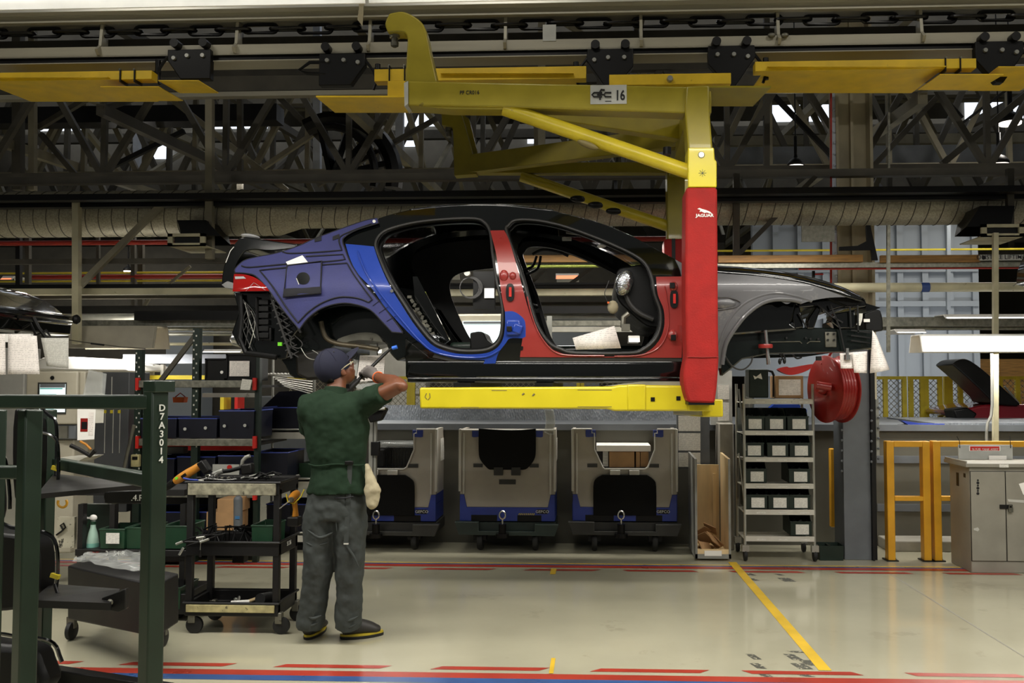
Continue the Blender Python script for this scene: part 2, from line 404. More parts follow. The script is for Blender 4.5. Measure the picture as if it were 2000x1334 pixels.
# ------------------------------------------------------------------ lamps of the hall
def area(name, loc, sx, sy, power, col=(1, .96, .88), rot=(0, 0, 0)):
    l = bpy.data.lights.new(name, 'AREA'); l.shape = 'RECTANGLE'; l.size = sx; l.size_y = sy; l.energy = power; l.color = col
    o = bpy.data.objects.new(name, l); COL.objects.link(o); o.location = loc; o.rotation_euler = rot; return o
def strip_fixture(x, y, z, ln=1.5, tilt=0, power=60, label='', wide=.28):
    t = thing('strip_light', label, 'ceiling light', (x, y, z), 'strip lights above the work bay')
    b = MB(); b.prism([(-wide/2, 0), (-wide*.3, .09), (wide*.3, .09), (wide/2, 0), (wide/2-.01, 0), (wide*.28, .08), (-wide*.28, .08), (-wide/2+.01, 0)], -ln/2, ln/2, 'YZ')
    b.xf(Matrix.Translation((x, y, z))); b.build('reflector', m_white, t)
    for s in (-1, 1):
        c = MB(); c.cyl((x-ln/2+.04, y+s*.05, z+.035), (x+ln/2-.04, y+s*.05, z+.035), .013, 10); c.build('fluorescent_tube', m_tube, t)
    l = area('strip_lamp', (x, y, z-.005), ln, wide*.8, power); return t
ORD = ['first', 'second', 'third', 'fourth', 'fifth']
for i, x in enumerate((-4.6, -2.3, 0.0, 2.3, 4.6)):
    strip_fixture(x, 4.3, 3.50, 2.28, power=85, label='white strip light above the front of the work bay, %s from the left' % ORD[i])
for i, x in enumerate((-3.6, -.4, 2.8, 5.6)):
    strip_fixture(x, 1.2, 3.3, 1.7, power=62, label='white strip light over the near aisle, %s from the left' % ORD[i])
for x in (-1.8, -.1, 1.5): area('bay_fill', (x, 8.42, 2.85), 1.5, .15, 38)  # added fill with no fixture, brightens the crate and containers
area('partition_fill', (4.6, 12.2, 1.7), 3.5, .3, 42, (1, 1, 1), (R(95), 0, 0))  # unseen fill light added to brighten the pale partition
# high hall lamps
for x in (-5, -1, 3, 7): area('high_bay_lamp', (x, 4.2, 6.2), 1.2, .5, 60, (1, .95, .85))
area('hall_daylight', (0, 14, 8.3), 30, 6, 420, (.93, .96, 1))
area('hall_daylight', (2, 24, 8.6), 36, 6, 700, (.93, .96, 1))
# ------------------------------------------------------------------ floor and its painted lines
fl = MB(); fl.bb((-40, -4, -.1), (40, 45, 0)); floor = struct(fl.build('floor', m_floor))
def fline(pts, m, z=.0015, nm='painted_line'):
    b = MB(); b.add([(x, y, z) for x, y in pts], [tuple(range(len(pts)))]); b.build(nm, m, floor)
def rect(x0, x1, y0, y1, m, z=.0015, sh=0): fline([(x0, y0), (x1, y0), (x1+sh, y1), (x0+sh, y1)], m, z)
def gy(px, py):      # floor point seen at a picture point
    d = CM @ Vector(((px - PX) / F, -(py - PY) / F, -1)); t = -EYE.z / d.z; q = EYE + d * t; return q
YB = gy(1400, 1109).y; YF = gy(1000, 1320).y
rect(-14, 14, YF-.05, YF+.035, m_red_line); rect(-14, 14, YF-.13, YF-.05, m_blue_line)
rect(-14, 14, YB-.055, YB+.04, m_red_line); rect(-14, 14, YB+.04, YB+.085, m_blue_line); rect(-14, 14, YB+.085, YB+.12, m_yel_line)
per = gy(1464, 1309).x - gy(1151, 1308).x; xo = gy(840, 1307).x; yd = gy(1000, 1307).y
for i in range(-7, 8):
    sh = -.05 if xo + i*per > .3 else .06
    rect(xo+i*per, xo+i*per+per*.68, yd-.025, yd+.03, m_red_line, sh=sh)
xo2 = gy(1021, 1114).x; yd2 = gy(1100, 1113).y
for i in range(-9, 10):
    sh = -.05 if xo2 + i*per > .2 else .07
    rect(xo2+i*per, xo2+i*per+per*.67, yd2-.04, yd2+.02, m_red_line, sh=sh)
a = gy(1430, 1098); b = gy(1612, 1310); w = .035
fline([(a.x-w, a.y), (a.x+w, a.y), (b.x+w, b.y), (b.x-w, b.y)], m_yel_line, .002)
for x, y0, y1 in ((1080, 1122, 1111), (1078, 1316, 1286)):
    p, q = gy(x-6, y0), gy(x+7, y1); rect(p.x, q.x, p.y, q.y, m_yel_line, .0025)
for (x0, y0, x1, y1) in ((1472, 1278, 1482, 1288), (1480, 1296, 1492, 1306), (1548, 1278, 1560, 1289), (1562, 1296, 1580, 1307), (1578, 1290, 1598, 1300),
                         (1460, 1120, 1474, 1124), (1472, 1130, 1480, 1134), (1522, 1121, 1530, 1124), (1532, 1129, 1548, 1136), (1550, 1272, 1572, 1275), (1570, 1318, 1590, 1322), (1492, 1312, 1505, 1324)):
    p, q = gy(x0, y1), gy(x1, y0); rect(p.x, q.x, p.y, q.y, m_mark, .0012, sh=-.03)
a = gy(1735, 1120); b = gy(2010, 1290); fline([(a.x, a.y), (a.x+.012, a.y), (b.x+.008, b.y), (b.x, b.y)], m_kerb, .001)
# ------------------------------------------------------------------ shell
w_ = MB(); w_.bb((-40, 38, 0), (40, 38.3, 12)); struct(w_.build('wall_back', m_wallb))
w_ = MB(); w_.bb((-30.3, -4, 0), (-30, 38, 12)); struct(w_.build('wall_left', m_wallb))
w_ = MB(); w_.bb((30, -4, 0), (30.3, 38, 12)); struct(w_.build('wall_right', m_wallb))
# ribbed saw-tooth roof with skylight strips
for bay, y0 in enumerate((9, 17, 25, 33)):
    b = MB(); n = 140
    for i in range(n):
        x0 = -30 + i*60/n; x1 = x0 + 60/n; dz = .06 if i % 2 else 0
        b.add([(x0, y0, 6.9+dz), (x1, y0, 6.9+dz), (x1, y0+7, 9.3+dz), (x0, y0+7, 9.3+dz)], [(0, 1, 2, 3)])
        if i % 2 == 0: b.add([(x1, y0, 6.9), (x1, y0, 6.96), (x1, y0+7, 9.36), (x1, y0+7, 9.3)], [(0, 1, 2, 3)])
    r = b.build('ceiling', m_roof, solid=.03); struct(r)
    for j in range(9):
        g = MB(); xx = -22 + j*5.1 + bay*1.3
        g.bb((xx, y0+7.02, 8.55), (xx+1.5, y0+7.1, 9.25)); g.build('skylight_pane', m_sky, r)
    g = MB(); g.bb((-30, y0+7.12, 6.7), (30, y0+7.3, 9.5)); g.build('roof_upstand', m_roof, r)
for j in range(8):
    g = MB(); xx = [-9.5, -7.8, -5.2, -3.9, -2.1, 3.2, 6.4, 9.5][j]; z0 = 6.9+ (3.2+.5*(j%3))/7*2.4
    g.add([(xx, 9+3.2, z0-.08), (xx+.55, 9+3.2, z0-.08), (xx+.55, 9+4.2, z0+.26), (xx, 9+4.2, z0+.26)], [(0, 1, 2, 3)])
    struct(g.build('window_%d' % (j+1), m_sky, solid=.02))
for k, (x0, y0, x1, y1) in enumerate(((298, 282, 335, 310), (318, 268, 340, 284), (366, 262, 382, 274), (765, 268, 782, 300), (790, 258, 812, 286), (135, 190, 165, 204), (188, 191, 212, 202), (1030, 262, 1046, 280))):
    g = MB(); g.pb(x0, y0, x1, y1, 24.0, .03); struct(g.build('window_%d' % (k+20), m_sky))
# pale panelled partition on the right
X0, X1 = at(1470, 500, 14).x, at(1905, 500, 14).x
w_ = MB(); w_.bb((X0, 14, 0), (X1, 14.15, 4.35)); pw = struct(w_.build('wall_partition', m_wallw))
for i in range(9):
    x = X0 + .3 + i*(X1-X0)/9; b = MB(); b.bb((x, 13.93, 0), (x+.09, 14, 4.35)); b.build('panel_rib', m_wallw, pw)
b = MB(); b.bb((X0, 13.9, 2.72), (X1, 14, 2.8)); b.bb((X0, 13.9, 3.25), (X1, 14, 3.29)); b.build('panel_rail', m_wallw, pw)
w_ = MB(); w_.bb((X1, 15.5, 0), (12, 15.6, 1.95)); struct(w_.build('wall_timber', m_wood))
w_ = MB(); w_.bb((-18, 17, 0), (X0, 17.15, 4.2)); struct(w_.build('wall_middle', m_dimw))
for i in range(12):
    b = MB(); x = -17+i*1.8; b.bb((x, 16.4, 0), (x+[.9, 1.3, .7][i%3], 16.9, [1.9, 2.6, 1.3, 2.2][i%4])); tag(b.build('machine_cabinet', [m_kiosk, m_wallw, m_gcol, m_boxl][i%4], None, bevel=.02), 'far %s machine cabinet against the middle wall, %s from the left' % (['beige', 'pale blue', 'dark grey', 'light grey'][i%4], ['first', 'second', 'third', 'fourth', 'fifth', 'sixth', 'seventh', 'eighth', 'ninth', 'tenth', 'eleventh', 'twelfth'][i]), 'machine', 'machine cabinets against the middle wall')
# raised platform behind the containers: front wall, kerb and tread plate
w_ = MB(); w_.bb((at(700, 900, 8.8).x, 8.8, 0), (9, 8.9, 1.12)); lw = struct(w_.build('wall_platform', m_wallg))
b = MB(); b.bb((at(1712, 900, 8.8).x, 8.79, .79), (9, 8.8, .86)); b.bb((at(1712, 900, 8.8).x, 8.79, .33), (9, 8.8, .40)); b.build('wall_band', m_gcol, lw)
b = MB(); b.bb((at(1712, 900, 8.8).x, 8.5, 0), (9, 8.8, .1)); struct(b.build('trim_1', m_kerb, bevel=.01))
b = MB(); b.bb((at(700, 820, 8.7).x, 8.76, 1.1), (9, 10.6, 1.16)); struct(b.build('trim_2', m_gcol))
b = MB(); b.bb((at(700, 820, 9).x, 9.6, 1.16), (at(1420, 820, 9.6).x, 9.64, 1.32)); struct(b.build('trim_3', m_tread))
b = MB(); b.bb((at(1810, 820, 9).x, 8.8, 1.161), (at(2100, 820, 9).x, 10.2, 1.175)); struct(b.build('trim_4', m_tread))
# ------------------------------------------------------------------ overhead: trusses, posts, pipes
def beam(mb, x0, y0, Y0, x1, y1, Y1, w, h=None):
    mb.bar(at(x0, y0, Y0), at(x1, y1, Y1), w, h or w)
def truss(Y, zb, zt, x0, x1, n, m, label, ph=0, w=.09):
    t = thing('roof_truss', label, 'truss', (0, Y, zb), 'roof trusses of the hall')
    for nm, z in (('bottom_chord', zb), ('top_chord', zt)):
        b = MB(); b.bar((x0, Y, z), (x1, Y, z), w*1.2, w*1.4); b.build(nm, m, t)
    st = (x1-x0)/n
    for i in range(n):
        b = MB(); xa, xb = x0+i*st, x0+(i+1)*st
        if (i+ph) % 2: xa, xb = xb, xa
        b.bar((xa, Y, zb), (xb, Y, zt), w*.8, w*.8); b.build('web_member', m, t)
        if i % 2 == 0:
            b = MB(); b.bar((x0+i*st, Y, zb), (x0+i*st, Y, zt), w*.7, w*.7); b.build('web_post', m, t)
    return t
LB = ['nearest', 'second', 'third', 'fourth', 'fifth', 'farthest']
for i, (Y, zb, zt, n, m, w) in enumerate(((10.2, 3.96, 5.2, 22, m_truss, .085), (12.4, 4.5, 6.1, 24, m_truss2, .09), (15, 4.7, 6.7, 26, m_truss, .11),
                                         (18.5, 5.0, 7.4, 26, m_truss2, .13), (23, 5.2, 8.0, 24, m_truss, .16), (30, 5.8, 8.8, 24, m_truss2, .2))):
    truss(Y, zb, zt, -Y*.85, Y*.72, n, m, 'grey lattice steel roof truss spanning the hall, %s row from the work bay' % LB[i], i, w)
# purlin trusses running away from the camera
for i, (x, m) in enumerate(((-7.4, m_truss2), (-5.3, m_truss), (-2.6, m_truss2), (.5, m_truss), (3.4, m_truss2), (6.4, m_truss))):
    t = thing('roof_girder', 'lattice girder running towards the back of the hall, %s from the left' % ['first', 'second', 'third', 'fourth', 'fifth', 'sixth'][i], 'girder', (x, 9, 4.6), 'roof girders')
    for nm, z0, z1 in (('bottom_chord', 4.5, 5.4), ('top_chord', 5.5, 7.0)):
        b = MB(); b.bar((x, 9.3, z0), (x, 30, z1), .1, .12); b.build(nm, m, t)
    for k in range(9):
        a = (x, 9.3+k*2.3, 4.5+k*.1); c = (x, 9.3+(k+1)*2.3, 5.5+(k+1)*.16)
        if k % 2: a, c = (x, 9.3+(k+1)*2.3, 4.5+(k+1)*.1), (x, 9.3+k*2.3, 5.5+k*.16)
        b = MB(); b.bar(a, c, .07, .07); b.build('web_member', m, t)
def pole(name, cat, label, x0, y0, x1, y1, Y, wpx, m, grp=None, d=None, Y1=None):
    b = MB(); w = wpx / S(Y); b.bar(at(x0, y0, Y), at(x1, y1, Y1 or Y), w, d or w, up=(0, 1, 0)); o = b.build(name, m, None)
    return tag(o, label, cat, grp)
G = 'hangers and posts of the overhead steelwork'
for x, y0, y1, Y, w, m, l in ((620, -60, 356, 13, 14, m_truss3, 'pale blue steel hanger post rising above the trunk of the car'),
        (268, 238, 372, 16, 12, m_truss3, 'pale blue steel post seen between the trusses at upper left'),
        (781, -40, 338, 13, 15, m_truss3, 'pale post beside the bright skylight behind the yellow hook'),
        (64, -40, 372, 11, 12, m_truss2, 'right one of two grey posts near the left edge of the frame, high up'),
        (36, -40, 372, 11, 17, m_truss, 'left one of two grey posts near the left edge of the frame, high up'),
        (469, -40, 372, 11.5, 10, m_truss, 'thin grey post between the cream post and the car trunk'),
        (1058, -40, 425, 9.6, 14, m_truss2, 'cream post ending above the car roof under the carrier'),
        (1497, -40, 332, 10.2, 11, m_truss, 'grey perforated post right of the red pad'),
        (1438, 340, 560, 9.1, 12, m_truss, 'grey post hanging down just right of the red pad'),
        (410, 195, 506, 8.9, 14, m_truss2, 'square cream post in front of the duct beside the air outlet'),
        (150, 380, 672, 8.9, 13, m_cream, 'square cream post with a clamp at its foot above the left papers'),
        (1972, 330, 445, 8.9, 12, m_truss, 'dark grey post in front of the right air outlet'),
        (1736, -40, 340, 9.6, 4, m_galv, 'thin conduit beside the cream column, upper right'),
        (1944, 455, 862, 8.65, 9, m_cream, 'slim cream post standing behind the grey cabinet'),
        (1735, 440, 688, 8.5, 6, m_galv, 'thin steel drop pipe with bent foot right of the front of the car'),
        (37, 462, 560, 10.5, 9, m_dark, 'dark upright left of the cream post, half height'),
        (55, 462, 556, 10.5, 9, m_truss, 'perforated upright left of the cream post, half height'),
        (192, 463, 556, 10.8, 6, m_truss, 'thin upright just right of the cream post'),
        (261, 463, 600, 11, 8, m_truss, 'thin upright midway between the cream posts'),
        (276, 470, 600, 11.3, 10, m_truss, 'round upright midway between the cream posts'),
        (1852, 440, 605, 12.9, 7, m_wallw, 'thin pale post against the partition at right'),
        (928, 540, 640, 10.2, 8, m_truss2, 'cream upright seen through the rear door opening'),
        (1215, 575, 640, 10.0, 9, m_truss2, 'cream upright seen through the front door opening')):
    pole('steel_post', 'post', l, x, y0, x, y1, Y, w, m, G)
G = 'diagonal braces of the overhead steelwork'
for x0, y0, x1, y1, Y, w, m, l in ((154, 560, 336, 380, 8.95, 11, m_truss2, 'long diagonal brace rising from the cream post across the duct'),
        (1400, 540, 1592, 345, 9.2, 9, m_truss, 'diagonal brace rising to the right from beside the red pad'),
        (330, 190, 560, 372, 11, 11, m_truss2, 'diagonal strut descending behind the cream post at upper left'),
        (545, 190, 725, 372, 10.8, 11, m_truss, 'dark diagonal strut descending across the pale hanger post'),
        (620, 362, 870, 222, 10.9, 9, m_truss, 'diagonal strut rising towards the yellow carrier hook'),
        (510, 330, 720, 190, 11.6, 9, m_truss2, 'thin strut rising to the right over the black wheel track'),
        (75, 250, 290, 120, 11.2, 10, m_truss, 'strut rising to the right at upper left, behind the load bar'),
        (80, 262, 215, 420, 11.8, 10, m_truss, 'strut falling to the right at upper left'),
        (210, 330, 360, 256, 11.4, 9, m_dark, 'dark tube rising to the right below the left roof light'),
        (1000, 590, 1110, 480, 9.9, 7, m_truss, 'thin brace seen behind the middle pillar of the car'),
        (1098, 566, 1215, 480, 10.4, 7, m_truss, 'thin brace rising through the front door opening'),
        (1390, 340, 1465, 180, 10.9, 11, m_truss2, 'left of two parallel struts right of the yellow upright'),
        (1422, 340, 1500, 180, 11, 11, m_truss2, 'right of two parallel struts right of the yellow upright'),
        (1840, 320, 2010, 180, 10.9, 12, m_truss, 'heavy strut rising to the right at upper right'),
        (1700, 330, 1830, 190, 11.3, 10, m_truss, 'strut rising to the right beside the cream column'),
        (1500, 175, 1640, 320, 11.6, 9, m_dark, 'dark strut falling towards the cream column'),
        (1830, 175, 1880, 230, 10.6, 5, m_dark, 'thin dark rod falling beside the high lamp'),
        (1880, 240, 1980, 165, 10.6, 5, m_dark, 'thin dark rod rising beside the high lamp'),
        (1080, 30, 1250, 140, 10.6, 10, m_truss2, 'cream strut falling behind the two trolleys'),
        (275, 610, 305, 560, 10.4, 6, m_truss2, 'short strut right of the cream post, low'),
        (300, 580, 372, 520, 10.4, 5, m_truss2, 'thin strut left of the car trunk')):
    pole('steel_brace', 'brace', l, x0, y0, x1, y1, Y, w, m, G)
def hbar(name, cat, label, x0, x1, y0, y1, Y, d, m, grp=None, bevel=0):
    b = MB(); b.pb(x0, y0, x1, y1, Y, d); return tag(b.build(name, m, None, bevel=bevel), label, cat, grp)
def hpipe(name, cat, label, x0, x1, y, Y, rpx, m, grp=None):
    b = MB(); z = at((x0+x1)/2, y, Y).z; b.cyl((at(x0, y, Y).x, Y, z), (at(x1, y, Y).x, Y, z), rpx/S(Y), 16)
    return tag(b.build(name, m, None), label, cat, grp)
G = 'long horizontal rails behind the car'
for n_, c, l, x0, x1, y0, y1, Y, d, m in (
    ('conveyor_beam', 'beam', 'dark conveyor beam running above the duct across the whole bay', -60, 2060, 371, 383, 8.72, .12, m_grease),
    ('black_tray', 'cable tray', 'black strip standing in for the shade along the top of the duct under the dark conveyor beam', -60, 2060, 384, 397, 8.9, .1, m_grease),  # no real tray: a black strip in place of the shade above the duct
    ('steel_beam', 'beam', 'thin bright-edged grey beam lying above the dark conveyor beam', -60, 2060, 336, 350, 9.3, .1, m_truss),
    ('steel_rail', 'rail', 'grey square rail below the duct left of the car', -60, 440, 505, 515, 9.0, .06, m_truss),
    ('black_rail', 'rail', 'black rail on top of the cream beam left of the car', -60, 465, 555, 563, 9.1, .1, m_blk),
    ('cream_beam', 'beam', 'cream box beam left of the car trunk', -60, 462, 563, 575, 9.1, .1, m_cream),
    ('grey_beam', 'beam', 'grey beam under the cream beam left of the car', 60, 462, 577, 583, 9.5, .08, m_truss),
    ('black_tray', 'cable tray', 'black cable tray in front of the small duct', 262, 465, 607, 625, 9.1, .12, m_blk),
    ('black_beam', 'beam', 'wide black beam behind the cable tray at left', 100, 470, 597, 612, 9.9, .12, m_dark),
    ('galvanised_beam', 'beam', 'mottled galvanised beam under the black cable tray', 100, 470, 625, 636, 9.2, .1, m_galv),
    ('black_rail', 'rail', 'black rail seen through both door openings', 760, 1400, 552, 563, 9.6, .1, m_blk),
    ('cream_beam', 'beam', 'cream beam seen through both door openings', 760, 1400, 564, 577, 9.6, .1, m_cream),
    ('grey_rail', 'rail', 'thin dark rail low in the door openings', 760, 1400, 590, 596, 10.2, .1, m_truss),
    ('black_beam', 'beam', 'wide black beam low behind the door openings', 760, 1400, 598, 612, 9.9, .12, m_dark),
    ('galvanised_beam', 'beam', 'mottled galvanised beam low in the door openings', 980, 1420, 626, 636, 9.5, .1, m_galv),
    ('cream_beam', 'beam', 'pale beam lowest in the front door opening', 1000, 1420, 638, 648, 9.8, .1, m_shelfw),
    ('steel_rail', 'rail', 'grey rail carrying the orange boards above the fender', 1400, 2060, 512, 522, 8.95, .06, m_galv),
    ('galvanised_beam', 'beam', 'mottled galvanised beam right of the car nose', 1715, 2060, 619, 637, 9.2, .1, m_galv),
    ('roof_beam', 'beam', 'blue grey girder below the trusses at right', 1395, 2060, 284, 320, 13.2, .3, m_gcol),
    ('roof_beam', 'beam', 'pale green girder behind the trusses at right', 1395, 2060, 262, 280, 15.2, .3, m_truss2),
    ('black_main', 'pipe', 'large black horizontal casing high at the left edge', -60, 540, 206, 238, 11.9, .3, m_grease),
    ('steel_beam', 'beam', 'dark web of the far conveyor behind the left yellow load bars', -60, 800, 150, 179, 9.22, .1, m_truss),
    ('steel_beam', 'beam', 'pale lower edge of the far conveyor behind the left yellow load bars', -60, 800, 180, 189, 9.2, .1, m_rail),
    ('steel_beam', 'beam', 'dark web of the far conveyor behind the right yellow load bars', 1380, 2060, 142, 163, 9.22, .1, m_truss),
    ('steel_beam', 'beam', 'pale lower edge of the far conveyor behind the right yellow load bars', 1380, 2060, 164, 174, 9.2, .1, m_rail)):
    hbar(n_, c, l, x0, x1, y0, y1, Y, d, m)
for i, (x0, x1, yy, l) in enumerate(((788, 1345, 505, 'orange timber board seen through the car door openings'), (1403, 1686, 505, 'orange timber board above the grey fender'), (1720, 1915, 505, 'orange timber board left of the lifting sign'))):
    hbar('timber_board', 'board', l, x0, x1, 498, 512, 8.9, .04, m_wood, None, .003)
hpipe('green_rail', 'rail', 'shiny green and brass rail under the board inside the door openings', 788, 1345, 520, 8.95, 3.5, P('brass_green_rail', '#8f9a4a', .25, .7))
for l, x0, x1, y, Y, r, m in (('red sprinkler pipe just below the duct', -60, 1340, 471, 10.4, 5, m_redpipe), ('red pipe lower than the duct, left of the car', 60, 700, 540, 11, 4.5, m_redpipe),
        ('yellow thin pipe over the lower red pipe', -60, 460, 533, 11.2, 2, m_yfence), ('yellow thin pipe under the lower red pipe', -60, 460, 549, 11.2, 2, m_yfence),
        ('thin red pipe under the grey board rail', 1560, 2060, 524, 9.0, 2, m_redpipe), ('yellow conduit across the pale partition', 1400, 2060, 488, 13.7, 2, m_yfence),
        ('grey pipe low right of the car', 1700, 2060, 641, 9.4, 4, m_galv), ('upper chrome pipe at left under the galvanised beam', 290, 470, 642, 9.6, 4, m_galv),
        ('lower chrome pipe at left under the galvanised beam', 290, 470, 652, 9.9, 4, m_alu), ('thin cream pipe at left under the chrome pipes', 290, 470, 672, 10.2, 3, m_cream)):
    hpipe('service_pipe', 'pipe', l, x0, x1, y, Y, r, m, 'service pipes of the hall')
t = thing('cream_pipe', 'thick cream pipe with brown stains and a blue band right of the fender', 'pipe', at(1850, 561, 8.9))
b = MB(); z = at(1850, 561, 8.9).z; b.cyl((at(1630, 561, 8.9).x, 8.9, z), (at(2060, 561, 8.9).x, 8.9, z), 9/S(8.9), 20); b.build('pipe_body', m_cream, t)
b = MB(); b.cyl((at(1798, 561, 8.9).x, 8.9, z), (at(1814, 561, 8.9).x, 8.9, z), 9.4/S(8.9), 20); b.build('pipe_band', P('blue_band', '#24407c', .5), t, label='blue band')
t = thing('red_standpipe', 'thin red vertical standpipe left of the cream column', 'pipe', at(1622, 500, 9.3))
for y0, y1 in ((175, 372), (470, 560)):
    b = MB(); b.cyl(at(1623, y0, 9.35), at(1623, y1, 9.35), 2.3/S(9.3), 10); b.build('pipe_length', m_redpipe, t)
# cream column behind the duct
t = thing('cream_column', 'riveted cream steel column rising behind the duct at right', 'column', (at(1675, 500, 9.6).x, 9.75, 0))
cx = at(1675, 500, 9.6).x
for nm, dx, w2, yy, d in (('web', 0, .34, 9.8, .03), ('flange', -.18, .03, 9.65, .28), ('flange', .18, .03, 9.65, .28), ('centre_strip', 0, .03, 9.74, .06)):
    b = MB(); b.bb((cx+dx-w2/2, yy, 0), (cx+dx+w2/2, yy+d, 7.2)); b.build(nm, m_ccol, t)
b = MB()
for k in range(26):
    for sx in (-.24, ): b.ball((cx+sx+.03, 9.66, 2.1+k*.12), .015, 8, 5)
b.bb((cx-.245, 9.67, 1.2), (cx-.18, 9.7, 5.4)); b.build('riveted_strip', m_truss3, t)
# grey riveted column at the side of the shelf trolley
cx = at(1680, 900, 8.1).x; w = 62/S(8.1)
t = thing('grey_column', 'grey riveted steel column standing behind the red hose reel', 'column', (cx, 8.25, 0))
b = MB(); b.bb((at(1647, 900, 8.1).x, 8.1, 0), (at(1700, 900, 8.1).x, 8.42, 1.86)); b.build('casing', m_gcol, t, bevel=.004)
b = MB(); b.bb((at(1700, 900, 8.1).x, 8.06, 0), (at(1704, 900, 8.1).x, 8.5, 1.86)); b.bb((at(1704, 900, 8.1).x, 8.1, 0), (at(1711, 900, 8.1).x, 8.13, 1.86)); b.build('flange', m_dark, t)
b = MB()
for k in range(6): b.ball(at(1716, 796+k*20, 8.1), .012, 8, 5); b.ball(at(1702, 802+k*20, 8.05), .012, 8, 5); b.ball(at(1644, 820+k*20, 8.1), .012, 8, 5)
b.build('rivet_rows', m_gcol, t)
b = MB(); b.pb(1711, 780, 1717, 890, 8.12, .02); b.build('riveted_strip', m_alu, t)
# spiral duct
t = thing('spiral_duct', 'large galvanised spiral duct running behind the car roof', 'duct', (0, 9.25, at(400, 420, 9.1).z))
def duct(x0, x1, yc, rpx, Y, nm='duct_length', t=t):
    r = rpx/S(Y); z = at((x0+x1)/2, yc, Y).z; a, c = at(x0, yc, Y).x, at(x1, yc, Y).x
    b = MB(); b.cyl((a, Y, z), (c, Y, z), r, 40); b.build(nm, m_duct, t)
    n = max(2, int((c-a)/.135)); b = MB()
    for i in range(n+1):
        x = a + (c-a)*i/n; pts = [(x+.05*math.sin(2*math.pi*k/36)*.8, Y+(r+.002)*math.cos(2*math.pi*k/36), z+(r+.002)*math.sin(2*math.pi*k/36)) for k in range(36)]
        b.tube(pts, .0045, 5, True)
    b.build('spiral_seam', m_truss, t)
duct(-80, 545, 418, 46, 9.3); duct(590, 1560, 411, 32, 9.3); duct(1560, 2080, 406, 33, 9.3)
b = MB(); r0, r1 = 46/S(9.3), 32/S(9.3); b.lathe([(r0, at(545, 418, 9.3).x), (r1, at(590, 413, 9.3).x)], (0, 9.3, at(565, 415, 9.3).z), 'X', 36); b.build('reducer', m_duct, t)
def outlet(x0, x1, y0, y1, Y, lab, sk):
    t = thing('air_outlet', lab, 'air outlet', at((x0+x1)/2, y1, Y), 'square air outlets hung on the duct')
    a = at(x0, y0, Y); c = at(x1, y1, Y)
    b = MB(); b.add([a, at(x1, y0, Y), Vector((at(x1+12, y1-14, Y-.3).x, Y-.1, at(x1, y1-20, Y).z)), Vector((at(x0-10, y1-14, Y-.3).x, Y-.1, at(x0, y1-20, Y).z)),
                 a+Vector((0, .5, 0)), at(x1, y0, Y)+Vector((0, .5, 0)), at(x1, y1-20, Y)+Vector((.05, .5, 0)), at(x0, y1-20, Y)+Vector((-.05, .5, 0))],
                [(0, 1, 2, 3), (4, 5, 6, 7), (0, 1, 5, 4), (1, 2, 6, 5), (0, 3, 7, 4)])
    b.build('hood', m_dark, t)
    b = MB(); zt = at(x0, y1-24, Y).z; zb = at(x0, y1, Y).z; xa, xb = at(x0-8, y1, Y).x, at(x1+8, y1, Y).x; g = .05
    b.bb((xa, Y-.12, zb), (xb, Y-.09, zb+.03)); b.bb((xa, Y-.12, zt-.03), (xb, Y-.09, zt)); b.bb((xa, Y-.12, zb), (xa+g, Y-.09, zt)); b.bb((xb-g, Y-.12, zb), (xb, Y-.09, zt))
    b.bb((xa, Y-.12, zb), (xb, Y+.4, zb+.01)); b.build('grille_frame', m_cream, t)
    b = MB(); b.bb((xa+g, Y-.08, zb+.03), (xb-g, Y-.06, zt-.03)); b.build('grille', m_blk, t)
outlet(346, 402, 430, 484, 8.8, 'square air outlet on the duct beside the cream post left of the car', 0)
outlet(1915, 1982, 402, 466, 8.8, 'square air outlet on the duct at the upper right', 0)
t = thing('blank_sheet', 'small blank galvanised panel hung under the duct right of the red pad', 'panel', at(1597, 472, 9.0))
b = MB(); b.pb(1566, 441, 1630, 472, 9.0, .02); b.build('panel_sheet', m_galv, t)
t = thing('small_duct', 'silvery lower duct running left of the car trunk', 'duct', at(200, 617, 10.2))
b = MB(); b.cyl(at(-60, 617, 10.2), at(330, 617, 10.2), .1, 24); b.build('duct_length', m_alu, t)
t = thing('small_duct', 'silvery lower duct seen low inside the door openings', 'duct', at(1050, 618, 10.2))
b = MB(); b.cyl(at(960, 618, 10.2), at(1400, 618, 10.2), .07, 24); b.build('duct_length', m_alu, t)
# black wheel track high behind the car trunk
t = thing('conveyor_turn', 'black curved conveyor turn with spokes behind the yellow hook', 'conveyor', at(680, 290, 10.6))
c = at(650, 345, 10.6); r1 = 120/S(10.6)
b = MB(); pts = [c+Vector((r1*math.cos(R(a)), .1, r1*1.0*math.sin(R(a)))) for a in range(-10, 121, 10)]; b.tube(pts, .11, 8); b.build('curved_rim', m_grease, t)
b = MB(); pts = [c+Vector((r1*.74*math.cos(R(a)), -.1, r1*.8*math.sin(R(a)))) for a in range(-15, 115, 10)]; b.tube(pts, .05, 8); b.build('inner_rim', m_grease, t)
for a in (15, 50, 75, 105):
    b = MB(); b.bar(c, c+Vector((r1*math.cos(R(a)), .1, r1*math.sin(R(a)))), .1, .07); b.build('spoke', m_grease, t)
